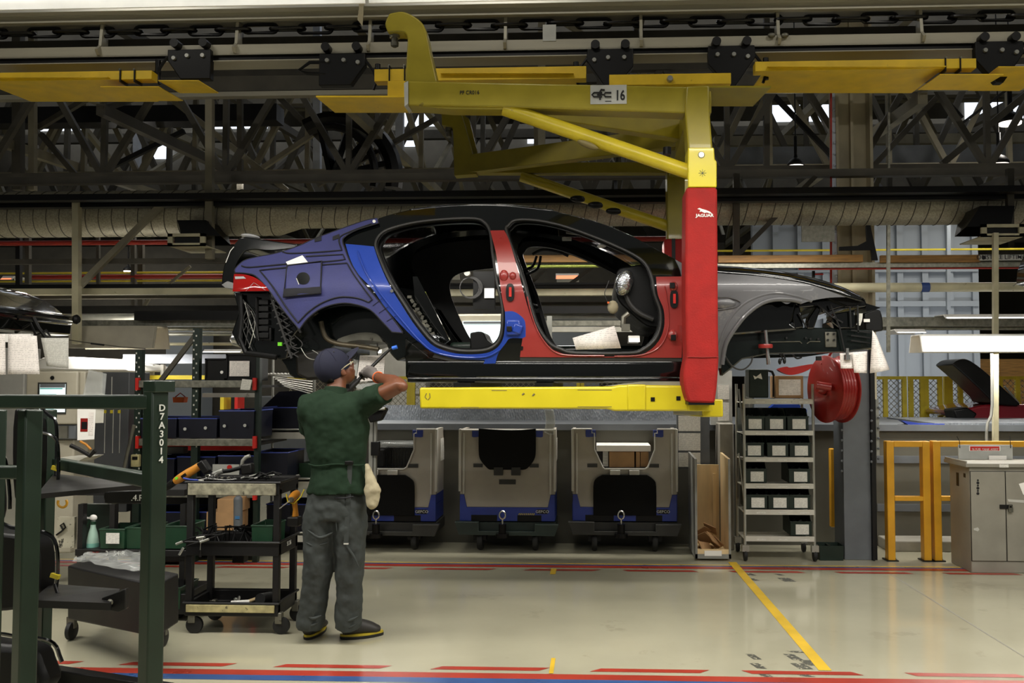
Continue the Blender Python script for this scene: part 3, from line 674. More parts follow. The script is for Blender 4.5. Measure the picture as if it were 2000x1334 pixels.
# pendant hall lamps
def high_lamp(x, y, Y, rpx, lab):
    p = at(x, y, Y); r = rpx/S(Y); t = thing('pendant_lamp', lab, 'lamp', p, 'bell shaped hall lamps')
    b = MB(); b.lathe([(r, 0), (r*.93, r*.35), (r*.6, r*.75), (r*.25, r*.95), (r*.22, r*1.3)], p, 'Z', 28, False); b.build('shade', m_dark, t, solid=.01)
    b = MB(); b.lathe([(r*.92, .01), (r*.9, -.02), (.01, -.03)], p, 'Z', 28); b.build('lit_lens', m_glow, t)
    b = MB(); b.cyl(p+Vector((0, 0, r*1.2)), p+Vector((0, 0, r*1.2+.25)), r*.2, 12); b.build('ballast', m_blk, t)
    b = MB(); b.cyl(p+Vector((0, 0, r*1.3)), p+Vector((0, 0, 2.2)), .008, 6); b.build('cable', m_blk, t)
    l = bpy.data.lights.new('pendant_glow', 'POINT'); l.energy = 12; l.shadow_soft_size = .1; l.color = (1, .95, .88)
    o = bpy.data.objects.new('pendant_glow', l); COL.objects.link(o); o.location = p - Vector((0, 0, .12))
high_lamp(1973, 240, 11.2, 22, 'bell shaped lamp hanging highest at the upper right corner')
high_lamp(1554, 324, 11.2, 16, 'bell shaped lamp just right of the yellow upright')
high_lamp(1951, 321, 11.2, 19, 'bell shaped lamp low at the right edge under the trusses')
high_lamp(250, 529, 16, 9, 'small bell shaped lamp far left beyond the duct')
# extra fluorescent luminaires behind the bay
def lum(x0, x1, y0, y1, Y, lab, m, hood=m_white, em=True, power=0):
    t = thing('luminaire', lab, 'light', at((x0+x1)/2, y0, Y), 'luminaires behind the bay')
    xa, xb = at(x0, y1, Y).x, at(x1, y1, Y).x; z0, z1 = at(x0, y1, Y).z, at(x0, y0, Y).z
    b = MB(); b.prism([(Y, z0), (Y+.06, z1), (Y+.3, z1), (Y+.36, z0), (Y+.34, z0), (Y+.29, z1-.01), (Y+.07, z1-.01), (Y+.02, z0)], xa, xb, 'YZ'); b.build('hood', hood, t)
    b = MB(); b.prism([(Y-.012, z0), (Y+.046, z1-.02), (Y+.05, z1-.02), (Y-.006, z0)], xa+.01, xb-.01, 'YZ'); b.build('lit_face' if em else 'front_face', m, t)
    if power: area('luminaire_lamp', ((xa+xb)/2, Y+.18, z0-.01), xb-xa, .25, power, (1, .97, .9))
lum(1802, 2080, 652, 687, 8.3, 'big glowing light hood above the grey cabinet at right', m_panel, power=45)
lum(1848, 2060, 613, 622, 9.0, 'long lit tube fitting over the big light hood at right', m_tube)
lum(1752, 1810, 642, 650, 9.0, 'short lit tube fitting just right of the car nose', m_tube)
lum(130, 300, 636, 680, 9.0, 'wide unlit grey light hood above the computer kiosk', m_kiosk, m_kiosk, em=False, power=30)
lum(860, 890, 528, 540, 11, 'small glowing tube seen high in the rear door opening', m_orglow)
lum(1085, 1130, 533, 545, 11, 'small glowing tube seen in the front door opening', m_orglow)
lum(820, 862, 533, 545, 11, 'pinkish heater glow in the rear door opening', m_orglow)
lum(0, 22, 538, 546, 12, 'glowing orange tube at the far left edge', m_orglow)
lum(940, 1075, 688, 702, 9.4, 'bright work light below the sill seen behind the worker, right', m_panel, power=0)
lum(690, 745, 664, 690, 9.2, 'bright work light glowing between the cap and the car underside', m_panel, power=12)
lum(395, 470, 682, 688, 11, 'thin lit tube above the blue storage boxes', m_tube)
lum(235, 300, 698, 706, 11.5, 'thin lit tube beyond the sloping white cover', m_tube)
lum(1228, 1250, 655, 668, 9.5, 'white spot light low in the front door opening', m_panel)
# fill lights without fixtures, added along the middle of the hall so that the steelwork behind reads
for x, y, z, p in ((-5, 11.5, 4.2, 30), (0, 11.5, 4.2, 26), (5, 12, 4.2, 34), (-3, 15, 4.4, 70), (-9, 14.5, 4.4, 75), (6, 12.5, 4.4, 60)):
    area('hall_fill', (x, y, z), 2.5, .3, p, (1, .95, .85))
# ------------------------------------------------------------------ overhead conveyor
XL, XR = -9.5, 9.5
t = thing('conveyor_rail', 'long grey conveyor rail with bracket plates, crossing the top of the picture', 'rail', (0, 7.1, 4.21))
b = MB(); b.bb((XL, 6.98, 4.2), (XR, 7.0, 4.285)); b.bb((XL, 6.98, 4.2), (XR, 7.22, 4.212)); b.build('channel', m_rail, t)
b = MB(); b.bb((XL, 7.2, 4.2), (XR, 7.22, 4.43)); b.build('web', m_truss, t)  # darker paint stands in for the shade that falls on the web
b = MB(); b.bb((XL, 7.0, 4.165), (XR, 7.16, 4.198)); b.build('black_slot', m_grease, t)
b = MB(); b.bb((XL, 6.98, 4.15), (XR, 7.18, 4.158)); b.build('lower_edge', m_rail, t)
for px in (-65, 197, 462, 722, 987, 1252, 1520, 1800, 2060):
    x = at(px, 60, 7.0).x; b = MB(); b.prism([(6.965, 4.212), (7.09, 4.215), (7.09, 4.52), (7.02, 4.52), (6.99, 4.3), (6.935, 4.25)], x-.012, x+.012, 'YZ'); b.build('bracket_plate', m_rail, t)
b = MB(); b.pb(1060, 48, 1086, 80, 6.975, .004); b.build('clear_label', m_silvtag, t)
for px in (1507, 1533):
    b = MB(); b.ball(at(px, 69, 6.96), (.03, .02, .02)); b.build('clamp', m_steelp, t)
t = thing('power_rail', 'bright aluminium rail along the very top of the picture', 'rail', (0, 7.05, 4.49))
b = MB(); b.bb((XL, 6.98, 4.49), (XR, 7.14, 4.545)); b.bb((XL, 6.95, 4.478), (XR, 7.0, 4.492)); b.build('lower_profile', m_rail, t)
b = MB(); b.bb((XL, 6.9, 4.545), (XR, 7.14, 4.75)); b.build('upper_profile', m_railw, t)
t = thing('conveyor_chain', 'heavy black link chain running between the two top rails', 'chain', (0, 7.04, 4.43))
def link(vert):
    b = MB(); L_, r, q = .14, .034, .012; pts = []
    for a in range(-90, 91, 30): pts.append((L_-r + r*math.cos(R(a)), r*math.sin(R(a))))
    for a in range(90, 271, 30): pts.append((-L_+r + r*math.cos(R(a)), r*math.sin(R(a))))
    b.tube([Vector((p, 0, q2)) if vert else Vector((p, q2, 0)) for p, q2 in pts], q+.002, 6, True); return b
lv = link(True).build('link', m_grease, None); lh = link(False).build('link', m_grease, None)
for o in (lv, lh): o.data.transform(Matrix.Translation(o.location)); o.location = (0, 0, 0)
for i in range(46):
    src = lv if i % 2 == 0 else lh; o = src if i < 2 else src.copy()
    if i >= 2: COL.objects.link(o)
    o.parent = t; o.location = (-5.4 + i*.225, 0, .005*math.sin(i*1.7)); o.rotation_euler = (R(0 if i % 2 == 0 else 8), 0, 0)
# trolleys
def trolley(px, py, sc, lab, mir=1, sh=0):
    p = at(px, py+10, 6.95); t = thing('trolley', lab, 'trolley', p, 'black trolleys hanging from the conveyor rail')
    def q(x, z): return (p.x + x*sc*mir, p.z + z*sc)
    b = MB(); b.prism([q(-.19, .14), q(.2, .14), q(.2, .04), q(.08, -.13), q(-.19, -.13)] if sh else [q(-.2, .16), q(.2, .16), q(.21, .06), q(.03, -.2), (q(-.03, -.2)), q(-.2, -.0)], 6.93, 7.0); b.build('side_plate', m_blk, t, bevel=.006)
    for x in (-.13, .13): b = MB(); b.lathe([(.035, 6.9), (.035, 7.1)], (p.x+x*sc, 0, p.z+.19*sc), 'Y', 16); b.build('wheel', m_dark, t)
    for x, z in ((-.12, .08), (.02, .08), (.14, .06)):
        b = MB(); a = q(x, z); b.lathe([(.016, 6.915), (.02, 6.935)], (a[0], 0, a[1]), 'Y', 10); b.build('bolt', m_alu, t)
    b = MB(); pts = [Vector((p.x+(.2+.09*math.sin(k*.45))*sc*mir, 6.94, p.z+(.08-.05*k)*sc)) for k in range(6)]; b.tube(pts, .012, 6); b.build('hose_loop', m_blk, t)
    b = MB(); a = q(.3, 0); b.cyl((a[0], 6.96, p.z+.05), (a[0], 6.96, p.z-.12), .022, 12); b.build('pivot_pin', m_grease, t)
trolley(668, 128, .95, 'black trolley with pointed arm left of the yellow hook', 1, 1)
trolley(372, 118, .9, 'black trolley at upper left between the two load bars', -1, 1)
trolley(1192, 122, .9, 'black trolley above the number plate of the carrier', -1)
trolley(1428, 116, .9, 'black trolley right of the short yellow bar')
trolley(1950, 108, .9, 'black trolley at the upper right corner')
b = MB(); pts = [at(x, y, 6.94) for x, y in ((636, 122), (605, 122), (584, 137), (600, 144), (636, 145))]; b.tube(pts, .014, 6)
tag(b.build('trolley_bumper', m_blk), 'black pointed loop arm left of the trolley near the yellow hook', 'bumper arm')
def plate(mb, x0, x1, y, Y, d, sh=0, th=.006):
    a, c = at(x0, y, Y), at(x1, y, Y); mb.add([a, c, c+Vector((sh, d, 0)), a+Vector((sh, d, 0)), a+Vector((0, 0, th)), c+Vector((0, 0, th)), c+Vector((sh, d, th)), a+Vector((sh, d, th))],
        [(0, 1, 2, 3), (4, 7, 6, 5), (0, 4, 5, 1), (1, 5, 6, 2), (2, 6, 7, 3), (3, 7, 4, 0)])
def loadbar(x0, x1, y0, y1, lab, pl, ends=()):
    t = thing('load_bar', lab, 'load bar', at((x0+x1)/2, y1, 6.75), 'yellow load bars hung from the trolleys')
    b = MB(); b.pb(x0, y0, x1, y1, 6.75, .1); b.build('bar', m_ylb, t, bevel=.003)
    for (a, c, y, d, sh) in pl:
        b = MB(); plate(b, a, c, y, 6.72, d, sh); b.build('guard_plate', m_ylb, t)
    for x in ends:
        b = MB(); b.pb(x-1, y0-4, x+1.5, y1+3, 6.74, .12); b.build('clamp_strap', m_grease, t)
        b = MB(); b.cyl(at(x, y0-6, 6.76), at(x, y0+2, 6.76), .01, 8); b.build('stud', m_steelp, t)
loadbar(-60, 296, 140, 157, 'yellow load bar running off the left edge of the picture', ((-60, 210, 151, .62, .1), (196, 310, 170, .35, .03), (309, 388, 158, .3, .03)), (234, 262))
loadbar(731, 1145, 132, 156, 'yellow load bar above the left half of the carrier beam', ((860, 1120, 143, .3, .02),), (760, 790))
loadbar(1190, 1428, 144, 165, 'short yellow bar with a bolt above the carrier number plate', ())
b = MB(); a = at(1309, 152, 6.72); b.lathe([(.02, 6.72), (.026, 6.75)], (a.x, 0, a.z), 'Y', 14); tag(b.build('bolt_head', m_alu), 'round bolt head on the short yellow bar', 'bolt')
loadbar(1475, 1907, 117, 136, 'long yellow load bar right of the carrier', ((1500, 1848, 130, .62, -.04), (1836, 1960, 146, .35, -.04), (1950, 2060, 131, .55, 0)), (1847, 1876))
# ------------------------------------------------------------------ the yellow carrier
YN, YFAR = 5.92, 8.2
t = thing('carrier', 'yellow C shaped overhead carrier holding the car body, numbered 16', 'carrier', at(1360, 800, YN))
def gooseneck(Y, pts, nm='hook'):
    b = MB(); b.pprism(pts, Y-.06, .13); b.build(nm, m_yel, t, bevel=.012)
hk = cr([(790, 172, 1), (795, 90), (795, 74), (788, 63), (757, 63, 1), (752, 45), (760, 26, 1), (785, 22), (806, 30), (824, 44), (832, 62), (840, 100), (853, 158, 1), (853, 172, 1)], True, 5)
gooseneck(YN, hk)
c0 = at(820, 172, YN); c1 = at(905, 330, YFAR)
hf = cr([(887, 343, 1), (885, 262), (882, 248, 1), (863, 244, 1), (862, 221, 1), (900, 220, 1), (906, 240), (920, 290), (931, 340, 1)], True, 4)
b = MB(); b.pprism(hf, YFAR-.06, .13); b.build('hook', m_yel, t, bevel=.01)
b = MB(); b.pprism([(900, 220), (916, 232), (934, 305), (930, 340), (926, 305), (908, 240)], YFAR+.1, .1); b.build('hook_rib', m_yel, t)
for px, py, Y in ((771, 66, YN), (877, 250, YFAR)):
    p = at(px, py, Y); b = MB(); b.lathe([(.035, 0), (.035, -.03), (.022, -.03), (.022, -.06), (.028, -.06), (.026, -.085), (.01, -.095)], p, 'Z', 12); b.build('hook_nut', m_steelp, t)
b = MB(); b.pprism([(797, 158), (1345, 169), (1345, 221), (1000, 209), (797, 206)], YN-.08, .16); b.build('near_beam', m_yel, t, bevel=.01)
b = MB(); b.pprism([(789, 162), (797, 158), (797, 202), (790, 208)], YN-.085, .16); b.build('end_label', m_silvtag, t)
b = MB(); plate(b, 617, 800, 190, 6.35, .38, .03, .012); b.build('guard_plate', m_ylb, t)
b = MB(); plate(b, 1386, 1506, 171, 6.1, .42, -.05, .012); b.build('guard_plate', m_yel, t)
b = MB(); b.pb(757, 158, 795, 190, 6.6, .05); b.build('plate_hanger', m_ylb, t)
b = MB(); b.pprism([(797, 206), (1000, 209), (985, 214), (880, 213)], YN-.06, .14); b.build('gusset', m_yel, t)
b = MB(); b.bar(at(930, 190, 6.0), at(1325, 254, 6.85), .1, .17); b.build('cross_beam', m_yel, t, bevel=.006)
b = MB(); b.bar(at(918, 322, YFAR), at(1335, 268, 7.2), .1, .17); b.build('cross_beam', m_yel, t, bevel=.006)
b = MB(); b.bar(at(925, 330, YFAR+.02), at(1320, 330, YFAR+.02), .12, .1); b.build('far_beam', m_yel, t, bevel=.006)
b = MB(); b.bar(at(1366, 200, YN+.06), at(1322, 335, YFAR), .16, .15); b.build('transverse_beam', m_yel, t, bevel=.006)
b = MB(); b.cyl(at(985, 212, YN-.02), at(1352, 338, YN-.02), 14.5/S(YN), 20); b.build('brace_tube', m_ybr, t)
b = MB(); b.cyl(at(1018, 344, YFAR), at(1305, 442, YFAR), 11/S(YFAR), 20); b.build('brace_tube', m_ybr, t)
b = MB()
for x, y in ((1130, 383), (1165, 395), (1200, 407)): b.ball(at(x, y+5, YFAR-.03), (.08, .03, .035))
b.build('grease_patch', m_grease, t)
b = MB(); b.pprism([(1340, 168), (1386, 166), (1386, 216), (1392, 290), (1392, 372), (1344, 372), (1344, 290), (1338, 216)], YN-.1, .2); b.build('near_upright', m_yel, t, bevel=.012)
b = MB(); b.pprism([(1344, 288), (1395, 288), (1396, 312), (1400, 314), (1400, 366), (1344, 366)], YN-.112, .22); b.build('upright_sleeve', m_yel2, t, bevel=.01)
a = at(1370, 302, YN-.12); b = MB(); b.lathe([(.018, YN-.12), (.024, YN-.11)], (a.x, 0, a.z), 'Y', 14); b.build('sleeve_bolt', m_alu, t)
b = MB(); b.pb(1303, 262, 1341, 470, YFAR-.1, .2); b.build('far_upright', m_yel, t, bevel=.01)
b = MB(); b.pprism(cr([(1340, 366, 1), (1401, 366, 1), (1402, 500), (1403, 650), (1404, 700, 1), (1401, 750), (1396, 788, 1), (1345, 787, 1), (1337, 760), (1335, 730), (1341, 698, 1), (1339, 600), (1339, 480)], True, 4), YN-.13, .27)
pad = b.build('padded_sleeve', m_redpad, t, bevel=.02)
b = MB(); a = at(1342, 697, YN-.134); c = at(1403, 697, YN-.134); b.tube([a, (a+c)/2+Vector((0, -.002, -.002)), c], .0025, 6); b.build('seam', m_redcov, pad)
b = MB(); a = at(1345, 788, YN-.13); c = at(1396, 789, YN-.13); b.bb((a.x, YN-.12, a.z-.01), (c.x, YN+.12, a.z+.008)); b.build('pad_binding', m_blk, pad)
b = MB(); b.pb(1298, 466, 1341, 800, YFAR-.12, .24); pf = b.build('far_padded_sleeve', m_redpad, t, bevel=.02)
b = MB(); b.pb(1313, 466, 1320, 800, YFAR-.125, .01); b.build('black_strap', m_blk, pf)
text('JAGUAR', .027, at(1376.5, 421, YN-.132), m_inkw, pad, 'lettering', sx=1.15, bold=.0009)
cat = [(1362, 408), (1366, 406), (1371, 408), (1378, 410), (1386, 413), (1391, 417), (1386, 417), (1381, 415), (1376, 416), (1370, 413), (1366, 414), (1368, 410)]
b = MB(); b.pprism(cat, YN-.133, .002); b.build('leaping_emblem', m_inkw, pad)
text('PF CR016', .036, at(917, 181, YN-.0815), m_ink, t, 'lettering', bold=.0002, sx=.9)
b = MB(); b.pb(1153, 166, 1224, 203, YN-.083, .003); pl = b.build('number_plate', m_silvtag, t)
text('16', .092, at(1211, 187, YN-.0845), m_ink, pl, 'lettering', bold=.002, sx=.72)
b = MB(); Yp = YN-.0855
for pts in ([(1176, 181), (1160, 181), (1156, 185), (1160, 189), (1176, 189)], [(1194, 181), (1182, 181), (1180, 185), (1182, 189), (1194, 189)], [(1181, 176), (1174, 175), (1172, 179), (1172, 195)], [(1166, 185), (1180, 185)]):
    b.tube([at(x, y, Yp) for x, y in pts], .0055, 6)
b.build('plate_logo', m_ink, pl)
b = MB(); b.pb(1182, 197, 1194, 198.5, YN-.0845, .001); b.build('fine_print', m_ink, pl)
b = MB()
for a in range(0, 180, 45): b.bar(at(1372, 338, YN-.113)+Vector((.025*math.cos(R(a)), 0, .025*math.sin(R(a)))), at(1372, 338, YN-.113)-Vector((.025*math.cos(R(a)), 0, .025*math.sin(R(a)))), .002, .002)
b.build('star_mark', m_gbin2, t)
# lower arm under the sill
b = MB(); b.pprism([(819, 757), (1195, 755), (1210, 752), (1340, 753), (1392, 790), (1392, 803), (1200, 803), (1185, 799), (820, 798)], 6.0, .16); arm = b.build('lower_arm', m_yel2, t, bevel=.012)
b = MB(); b.pb(1225, 751, 1262, 802, 5.992, .17); b.build('arm_sleeve', m_yel2, t, bevel=.01)
b = MB(); b.pb(1345, 785, 1393, 803, 5.985, .18); b.build('arm_shoe', m_yel2, t, bevel=.006)
for x, y in ((1275, 780), (1325, 778)):
    b = MB(); b.pb(x-4, y-4, x+4, y+4, 5.996, .01); b.build('square_hole', m_blk, t)
b = MB(); b.bar(at(1392, 797, 6.08), at(1330, 797, 8.2), .14, .12); b.build('lower_cross_arm', m_yel2, t, bevel=.01)
zz = at(1000, 780, 6.1).z
b = MB(); b.bb((at(860, 780, 8.2).x, 8.1, zz-.06), (at(1330, 780, 8.2).x, 8.25, zz+.06)); b.build('far_lower_arm', m_yel2, t, bevel=.01)
for px in (903, 1062):
    b = MB(); a = at(px, 756, 6.1); b.bb((a.x-.06, 6.08, a.z-.01), (a.x+.06, 8.2, a.z+.03)); b.build('support_cross_bar', m_blk, t)
b = MB(); b.pprism([(1255, 745), (1330, 745), (1330, 754), (1180, 754)], 6.15, .1); b.build('rest_block', m_alu, t)
b = MB(); b.cyl(at(812, 768, 6.1), at(820, 768, 6.1), .02, 10); b.build('end_bolt', m_steelp, t)
# ------------------------------------------------------------------ the car body
YC = 7.18; CS = 6.25
XA = at(1450, 600, CS).x; XB = at(640, 600, CS).x; ZB = 2.24
def cy(x, z):
    y = CS
    if z > ZB: y += .60 * (z-ZB)**1.15
    if z < 1.9: y += (1.9-z)*.12
    if x > XA: y += ((x-XA)/1.0)**2*.22
    if x < XB: y += ((XB-x)/.7)**2*.11
    return y
def c3(px, py, off=0):       # picture outline point -> body side surface
    Y = CS
    for _ in range(4):
        p = at(px, py, Y); Y = cy(p.x, p.z)
    return Vector((p.x, Y - off, p.z))
def panel(outer, holes=(), off=0, thick=.012, step=14):
    V, T = fill2d(outer, holes, step); b = MB(); n = len(V)
    P0 = [c3(x, y, off) for x, y in V]; P1 = [p + Vector((0, thick, 0)) for p in P0]
    b.add(P0 + P1, T + [tuple(i+n for i in reversed(f)) for f in T])
    # rim faces along the border edges
    cnt = {}
    for f in T:
        for i in range(len(f)):
            e = (f[i], f[(i+1) % len(f)]); cnt[tuple(sorted(e))] = cnt.get(tuple(sorted(e)), 0) + 1
    rim = [(e[0], e[1], e[1]+n, e[0]+n) for e, k in cnt.items() if k == 1]
    b.add([], []); b.f += rim; b.m += [0]*len(rim)
    return b
def mirror(b):
    c = MB(); c.v = [Vector((v.x, 2*YC-v.y, v.z)) for v in b.v]; c.f = [tuple(reversed(f)) for f in b.f]; c.m = list(b.m); return c
car = thing('unfinished_car', 'black unfinished saloon car body with blue and red cover pieces, hung in the yellow carrier', 'car', at(1000, 745, YC))
RA = cr([(733.6, 477), (745.6, 455.5), (771, 444), (814, 434), (871, 428), (928, 427), (948, 435.6), (957.8, 454), (962, 494), (970.7, 551), (980.6, 596.5), (981.5, 630.7), (977.8, 659), (965, 676.3), (942, 684.8), (899.4, 685.4), (865, 677.7), (842.5, 665), (814, 630.7), (791, 596.5), (762.7, 551), (742.7, 508)], True, 4)
FA = cr([(989, 451), (993.4, 440), (1007.7, 430), (1047, 430.4), (1094, 439.8), (1141.7, 455.6), (1189, 474.5), (1236, 496.5), (1261, 515.4), (1274, 543.7), (1278.7, 575), (1289.7, 606.7), (1290, 638), (1280, 663.4), (1258, 682.3), (1230, 690), (1126, 690), (1094.5, 682.3), (1072, 669.7), (1050, 638), (1034.6, 594), (1019, 537.4), (1006, 499.6)], True, 4)
body_o = cr([(458, 535, 1), (470, 522), (500, 508), (560, 491), (620, 473), (680, 452), (735, 428), (800, 410), (870, 403), (940, 401), (1010, 404), (1080, 412), (1150, 429), (1210, 450), (1270, 480), (1325, 510, 1), (1337, 516, 1), (1337, 705, 1), (1000, 712, 1), (900, 712), (840, 702), (800, 682), (792, 662, 1), (775, 645), (750, 620), (710, 602), (670, 597), (630, 605), (600, 625), (583, 640, 1), (545, 590), (526, 568, 1), (458, 568, 1)], True, 4)
bs = panel(body_o, [RA, FA], 0, .05); bs.build('body_side', m_black, car, smooth=50); mirror(bs).build('far_body_side', m_black, car, smooth=50)
# wide inner frame: dark lining around the openings
def shrink(poly, k, cx=None, cyy=None):
    cx = sum(p[0] for p in poly)/len(poly); cyy = sum(p[1] for p in poly)/len(poly)
    return [(cx+(x-cx)*k, cyy+(y-cyy)*k) for x, y in poly]
for nm, hole, kx in (('inner_frame', RA, .95), ('inner_frame', FA, .965)):
    b = panel(shrink(hole, 1.04), [shrink(hole, kx)], -.06, .05, 10); b.build(nm, m_blk, car); mirror(b).build('far_inner_frame', m_blk, car)
b = panel(shrink(RA, 1.03), [cr([(812, 505), (835, 488), (880, 480), (955, 474, 1), (966, 520), (976, 600), (975, 655), (960, 680, 1), (890, 681, 1), (852, 640), (822, 580), (808, 535)], True, 4)], -.09, .02, 10)
mirror(b).build('far_pillar_lining', m_blk, car)
# rubber seals
for h in (RA, FA):
    b = MB(); b.tube([c3(x, y, .004) for x, y in h], .0095, 8, True); b.build('door_seal', m_trim, car)
    b = MB(); b.tube([c3(x, y, -.02) for x, y in shrink(h, .985)], .008, 8, True); b.build('door_seal', m_blk, car)
    m2 = mirror(b); m2.build('far_door_seal', m_blk, car)
# sill: rounded beam under the doors, both sides
prof = [(.02, 0), (-.008, -.004), (-.012, -.012), (-.013, -.03), (-.015, -.075), (-.018, -.116), (-.013, -.120), (-.019, -.124), (-.020, -.147), (-.012, -.154), (.2, -.158), (.2, 0)]
def sill(mir):
    b = MB(); st = [797, 850, 950, 1100, 1250, 1338]; vs = []; n = len(prof)
    for px in st:
        p = c3(px, 704 + (6 if px < 860 else 0)*0, 0)
        for dy, dz in prof: vs.append(Vector((p.x, p.y+dy, p.z+dz)))
    fs = [(i*n+k, i*n+(k+1) % n, (i+1)*n+(k+1) % n, (i+1)*n+k) for i in range(len(st)-1) for k in range(n)]
    fs += [tuple(range(n)), tuple((len(st)-1)*n+k for k in reversed(range(n)))]
    b.add(vs, fs); return mirror(b) if mir else b
sill(0).build('sill', m_black, car, smooth=60, bevel=.006); sill(1).build('far_sill', m_black, car, smooth=60)
b = panel([(792, 662), (840, 700), (900, 712), (1000, 712), (1000, 716), (798, 742), (793, 735)], (), .004, .05); b.build('rear_sill_end', m_black, car); mirror(b).build('far_rear_sill_end', m_black, car)
b = panel([(1016, 697), (1331, 699), (1331, 706), (1016, 706)], (), .012, .012); b.build('sill_tape', m_trim, car)
b = panel([(850, 690), (900, 704), (965, 706), (965, 712), (900, 710), (845, 698)], (), .012, .012); b.build('sill_tape', m_trim, car)
# cross-car skins lofted between the two sides
def crossskin(path, crown, n=14, edge=0.0, th=.012):
    b = MB(); vs = []
    for (px, py) in path:
        p = c3(px, py); y0, y1 = p.y, 2*YC-p.y
        for k in range(n+1):
            u = k/n; h = crown*(1-(2*u-1)**4) + (edge * (1 - max(0, 1-min(u, 1-u)*12)))
            vs.append(Vector((p.x, y0+(y1-y0)*u, p.z+h)))
    m = n+1; b.add(vs, [(i*m+k, i*m+k+1, (i+1)*m+k+1, (i+1)*m+k) for i in range(len(path)-1) for k in range(n)]); return b
crossskin(cr([(800, 411), (870, 404), (940, 402), (1010, 405), (1080, 413)], False, 5), .045).build('roof', m_black, car, solid=.02)
m_glass = P('dark_glass', '#0c0f10', .05, 0, var=0, alpha=.55, coat=1)
crossskin(cr([(1080, 413), (1150, 430), (1210, 451), (1270, 481), (1325, 511)], False, 5), .045).build('windscreen', m_glass, car, solid=.005)
crossskin(cr([(800, 411), (735, 429), (680, 453), (630, 470)], False, 5), .045).build('rear_window', m_glass, car, solid=.005)
# hood: near edge strip + deck
ht = cr([(1334, 512), (1403, 518), (1447, 521), (1515, 528), (1560, 536), (1605, 546), (1650, 561), (1686, 579)], False, 4)
hb = cr([(1334, 522), (1403, 534), (1470, 539), (1537, 548), (1582, 557), (1616, 568), (1650, 580), (1688, 590)], False, 4)
b = MB(); vs = []; K = [0, .35, .7, 1]
for (a, c) in zip(ht, hb):
    p0 = c3(*c, .004); p1 = c3(*a); p1.y += .05
    col = [p0, p0.lerp(p1, .5)+Vector((0, -.008, .004)), p1]
    for k in range(1, 12):
        u = k/12; q = Vector((p1.x, p1.y+(2*YC-2*p1.y)*u, p1.z+.03*(1-(2*u-1)**2)-.01*math.exp(-((u-.25)/.06)**2)-.01*math.exp(-((u-.75)/.06)**2))); col.append(q)
    col += [Vector((v.x, 2*YC-v.y, v.z)) for v in (p1, col[1], p0)]; vs += col
m = 17; b.add(vs, [(i*m+k, i*m+k+1, (i+1)*m+k+1, (i+1)*m+k) for i in range(len(ht)-1) for k in range(m-1)])
b.build('bonnet', m_black, car, solid=.012, smooth=60)
b = MB(); b.pprism([(1600, 566), (1650, 580), (1690, 585), (1688, 592), (1655, 597), (1600, 575)], 6.45, 1.4); b.build('bonnet_underside', m_blk, car)
# covers
purp = [(462, 526), (479, 510), (508, 502), (544, 495), (587, 480.7), (616, 467.5), (664, 449.5), (712, 432.8), (738, 427, 1), (741, 437, 1), (700, 449.5), (678, 461.5), (671, 471), (676, 488), (688, 517), (712, 553), (748, 596), (781, 639), (789, 651, 1), (767, 649, 1), (748, 629), (724, 605.4), (692.6, 594.6), (664, 593.4), (630, 603), (604, 622), (587, 644, 1), (568, 622), (544, 591), (527, 567), (503, 541), (484, 535), (462, 533.5, 1)]
pc = panel(cr(purp, True, 4), (), .026, .016); pco = pc.build('padded_quarter_cover', m_purp, car, smooth=50, label='blue violet padded cloth cover with black piping')
def piping(pts, r=.0055, par=pco, off=.030, nm='black_piping', m=None, closed=False):
    b = MB(); b.tube([c3(x, y, off) for x, y in pts], r, 6, closed); return b.build(nm, m or m_band, par)
piping(cr(purp, True, 4), .005, closed=True, off=.024)
piping(cr([(510, 529, 1), (560, 524), (680, 515, 1), (697, 543), (729, 586, 1), (722, 591, 1), (700, 583), (665, 581), (632, 592), (605, 610), (585, 631, 1), (560, 598), (535, 560)], True, 4), closed=True)
piping(cr([(475, 520), (492, 523), (560, 517), (640, 512), (676, 508, 1), (672, 498, 1), (600, 502)], False, 4))
piping(cr([(555, 493), (570, 496), (620, 494), (670, 490, 1), (665, 466), (690, 452), (728, 438)], False, 4))
b = panel([(565, 521), (632, 514), (630, 575), (558, 580)], (), .042, .018); pk = b.build('pocket', m_purp, car)
b = panel([(559, 565), (630, 561), (629, 574), (557, 580)], (), .045, .003); b.build('pocket_band', m_band, pk)
piping([(565, 520), (632, 512), (630, 574), (558, 581)], .007, pk, .046, 'pocket_edge', closed=True)
c = [(596+13*math.cos(R(a)), 545+12*math.sin(R(a))) for a in range(0, 360, 20)]
b = panel(c, (), .045, .003); b.build('pocket_window', m_black, pk)
b = MB(); b.tube([c3(x, y, .046) for x, y in ((583, 545), (588, 557))], .002, 5); b.build('window_glint', m_white, pk)
b = panel([(562, 513), (594, 500), (606, 515), (566, 520)], (), .040, .002); b.build('folded_note', m_paperw, pk)
for x in (617, 652):
    b = panel([(x, 468-(x-617)*.14), (x+13, 463-(x-617)*.14), (x+13, 471-(x-617)*.14), (x, 474-(x-617)*.1)], (), .031, .004); b.build('magnet_tab', m_band, pco)
b = panel([(727, 430), (739, 429), (740, 437), (728, 438)], (), .031, .004); b.build('corner_tab', m_purp, pco)
b = MB(); b.lathe([(.012, -.003), (.012, .003)], c3(733, 434, .036), 'Y', 14); b.build('eyelet', m_alu, pco)
for q in ([(730, 598), (748, 584)], [(742, 612), (760, 600)], [(757, 628), (775, 618)]):
    piping(q, .002, nm='stitching')
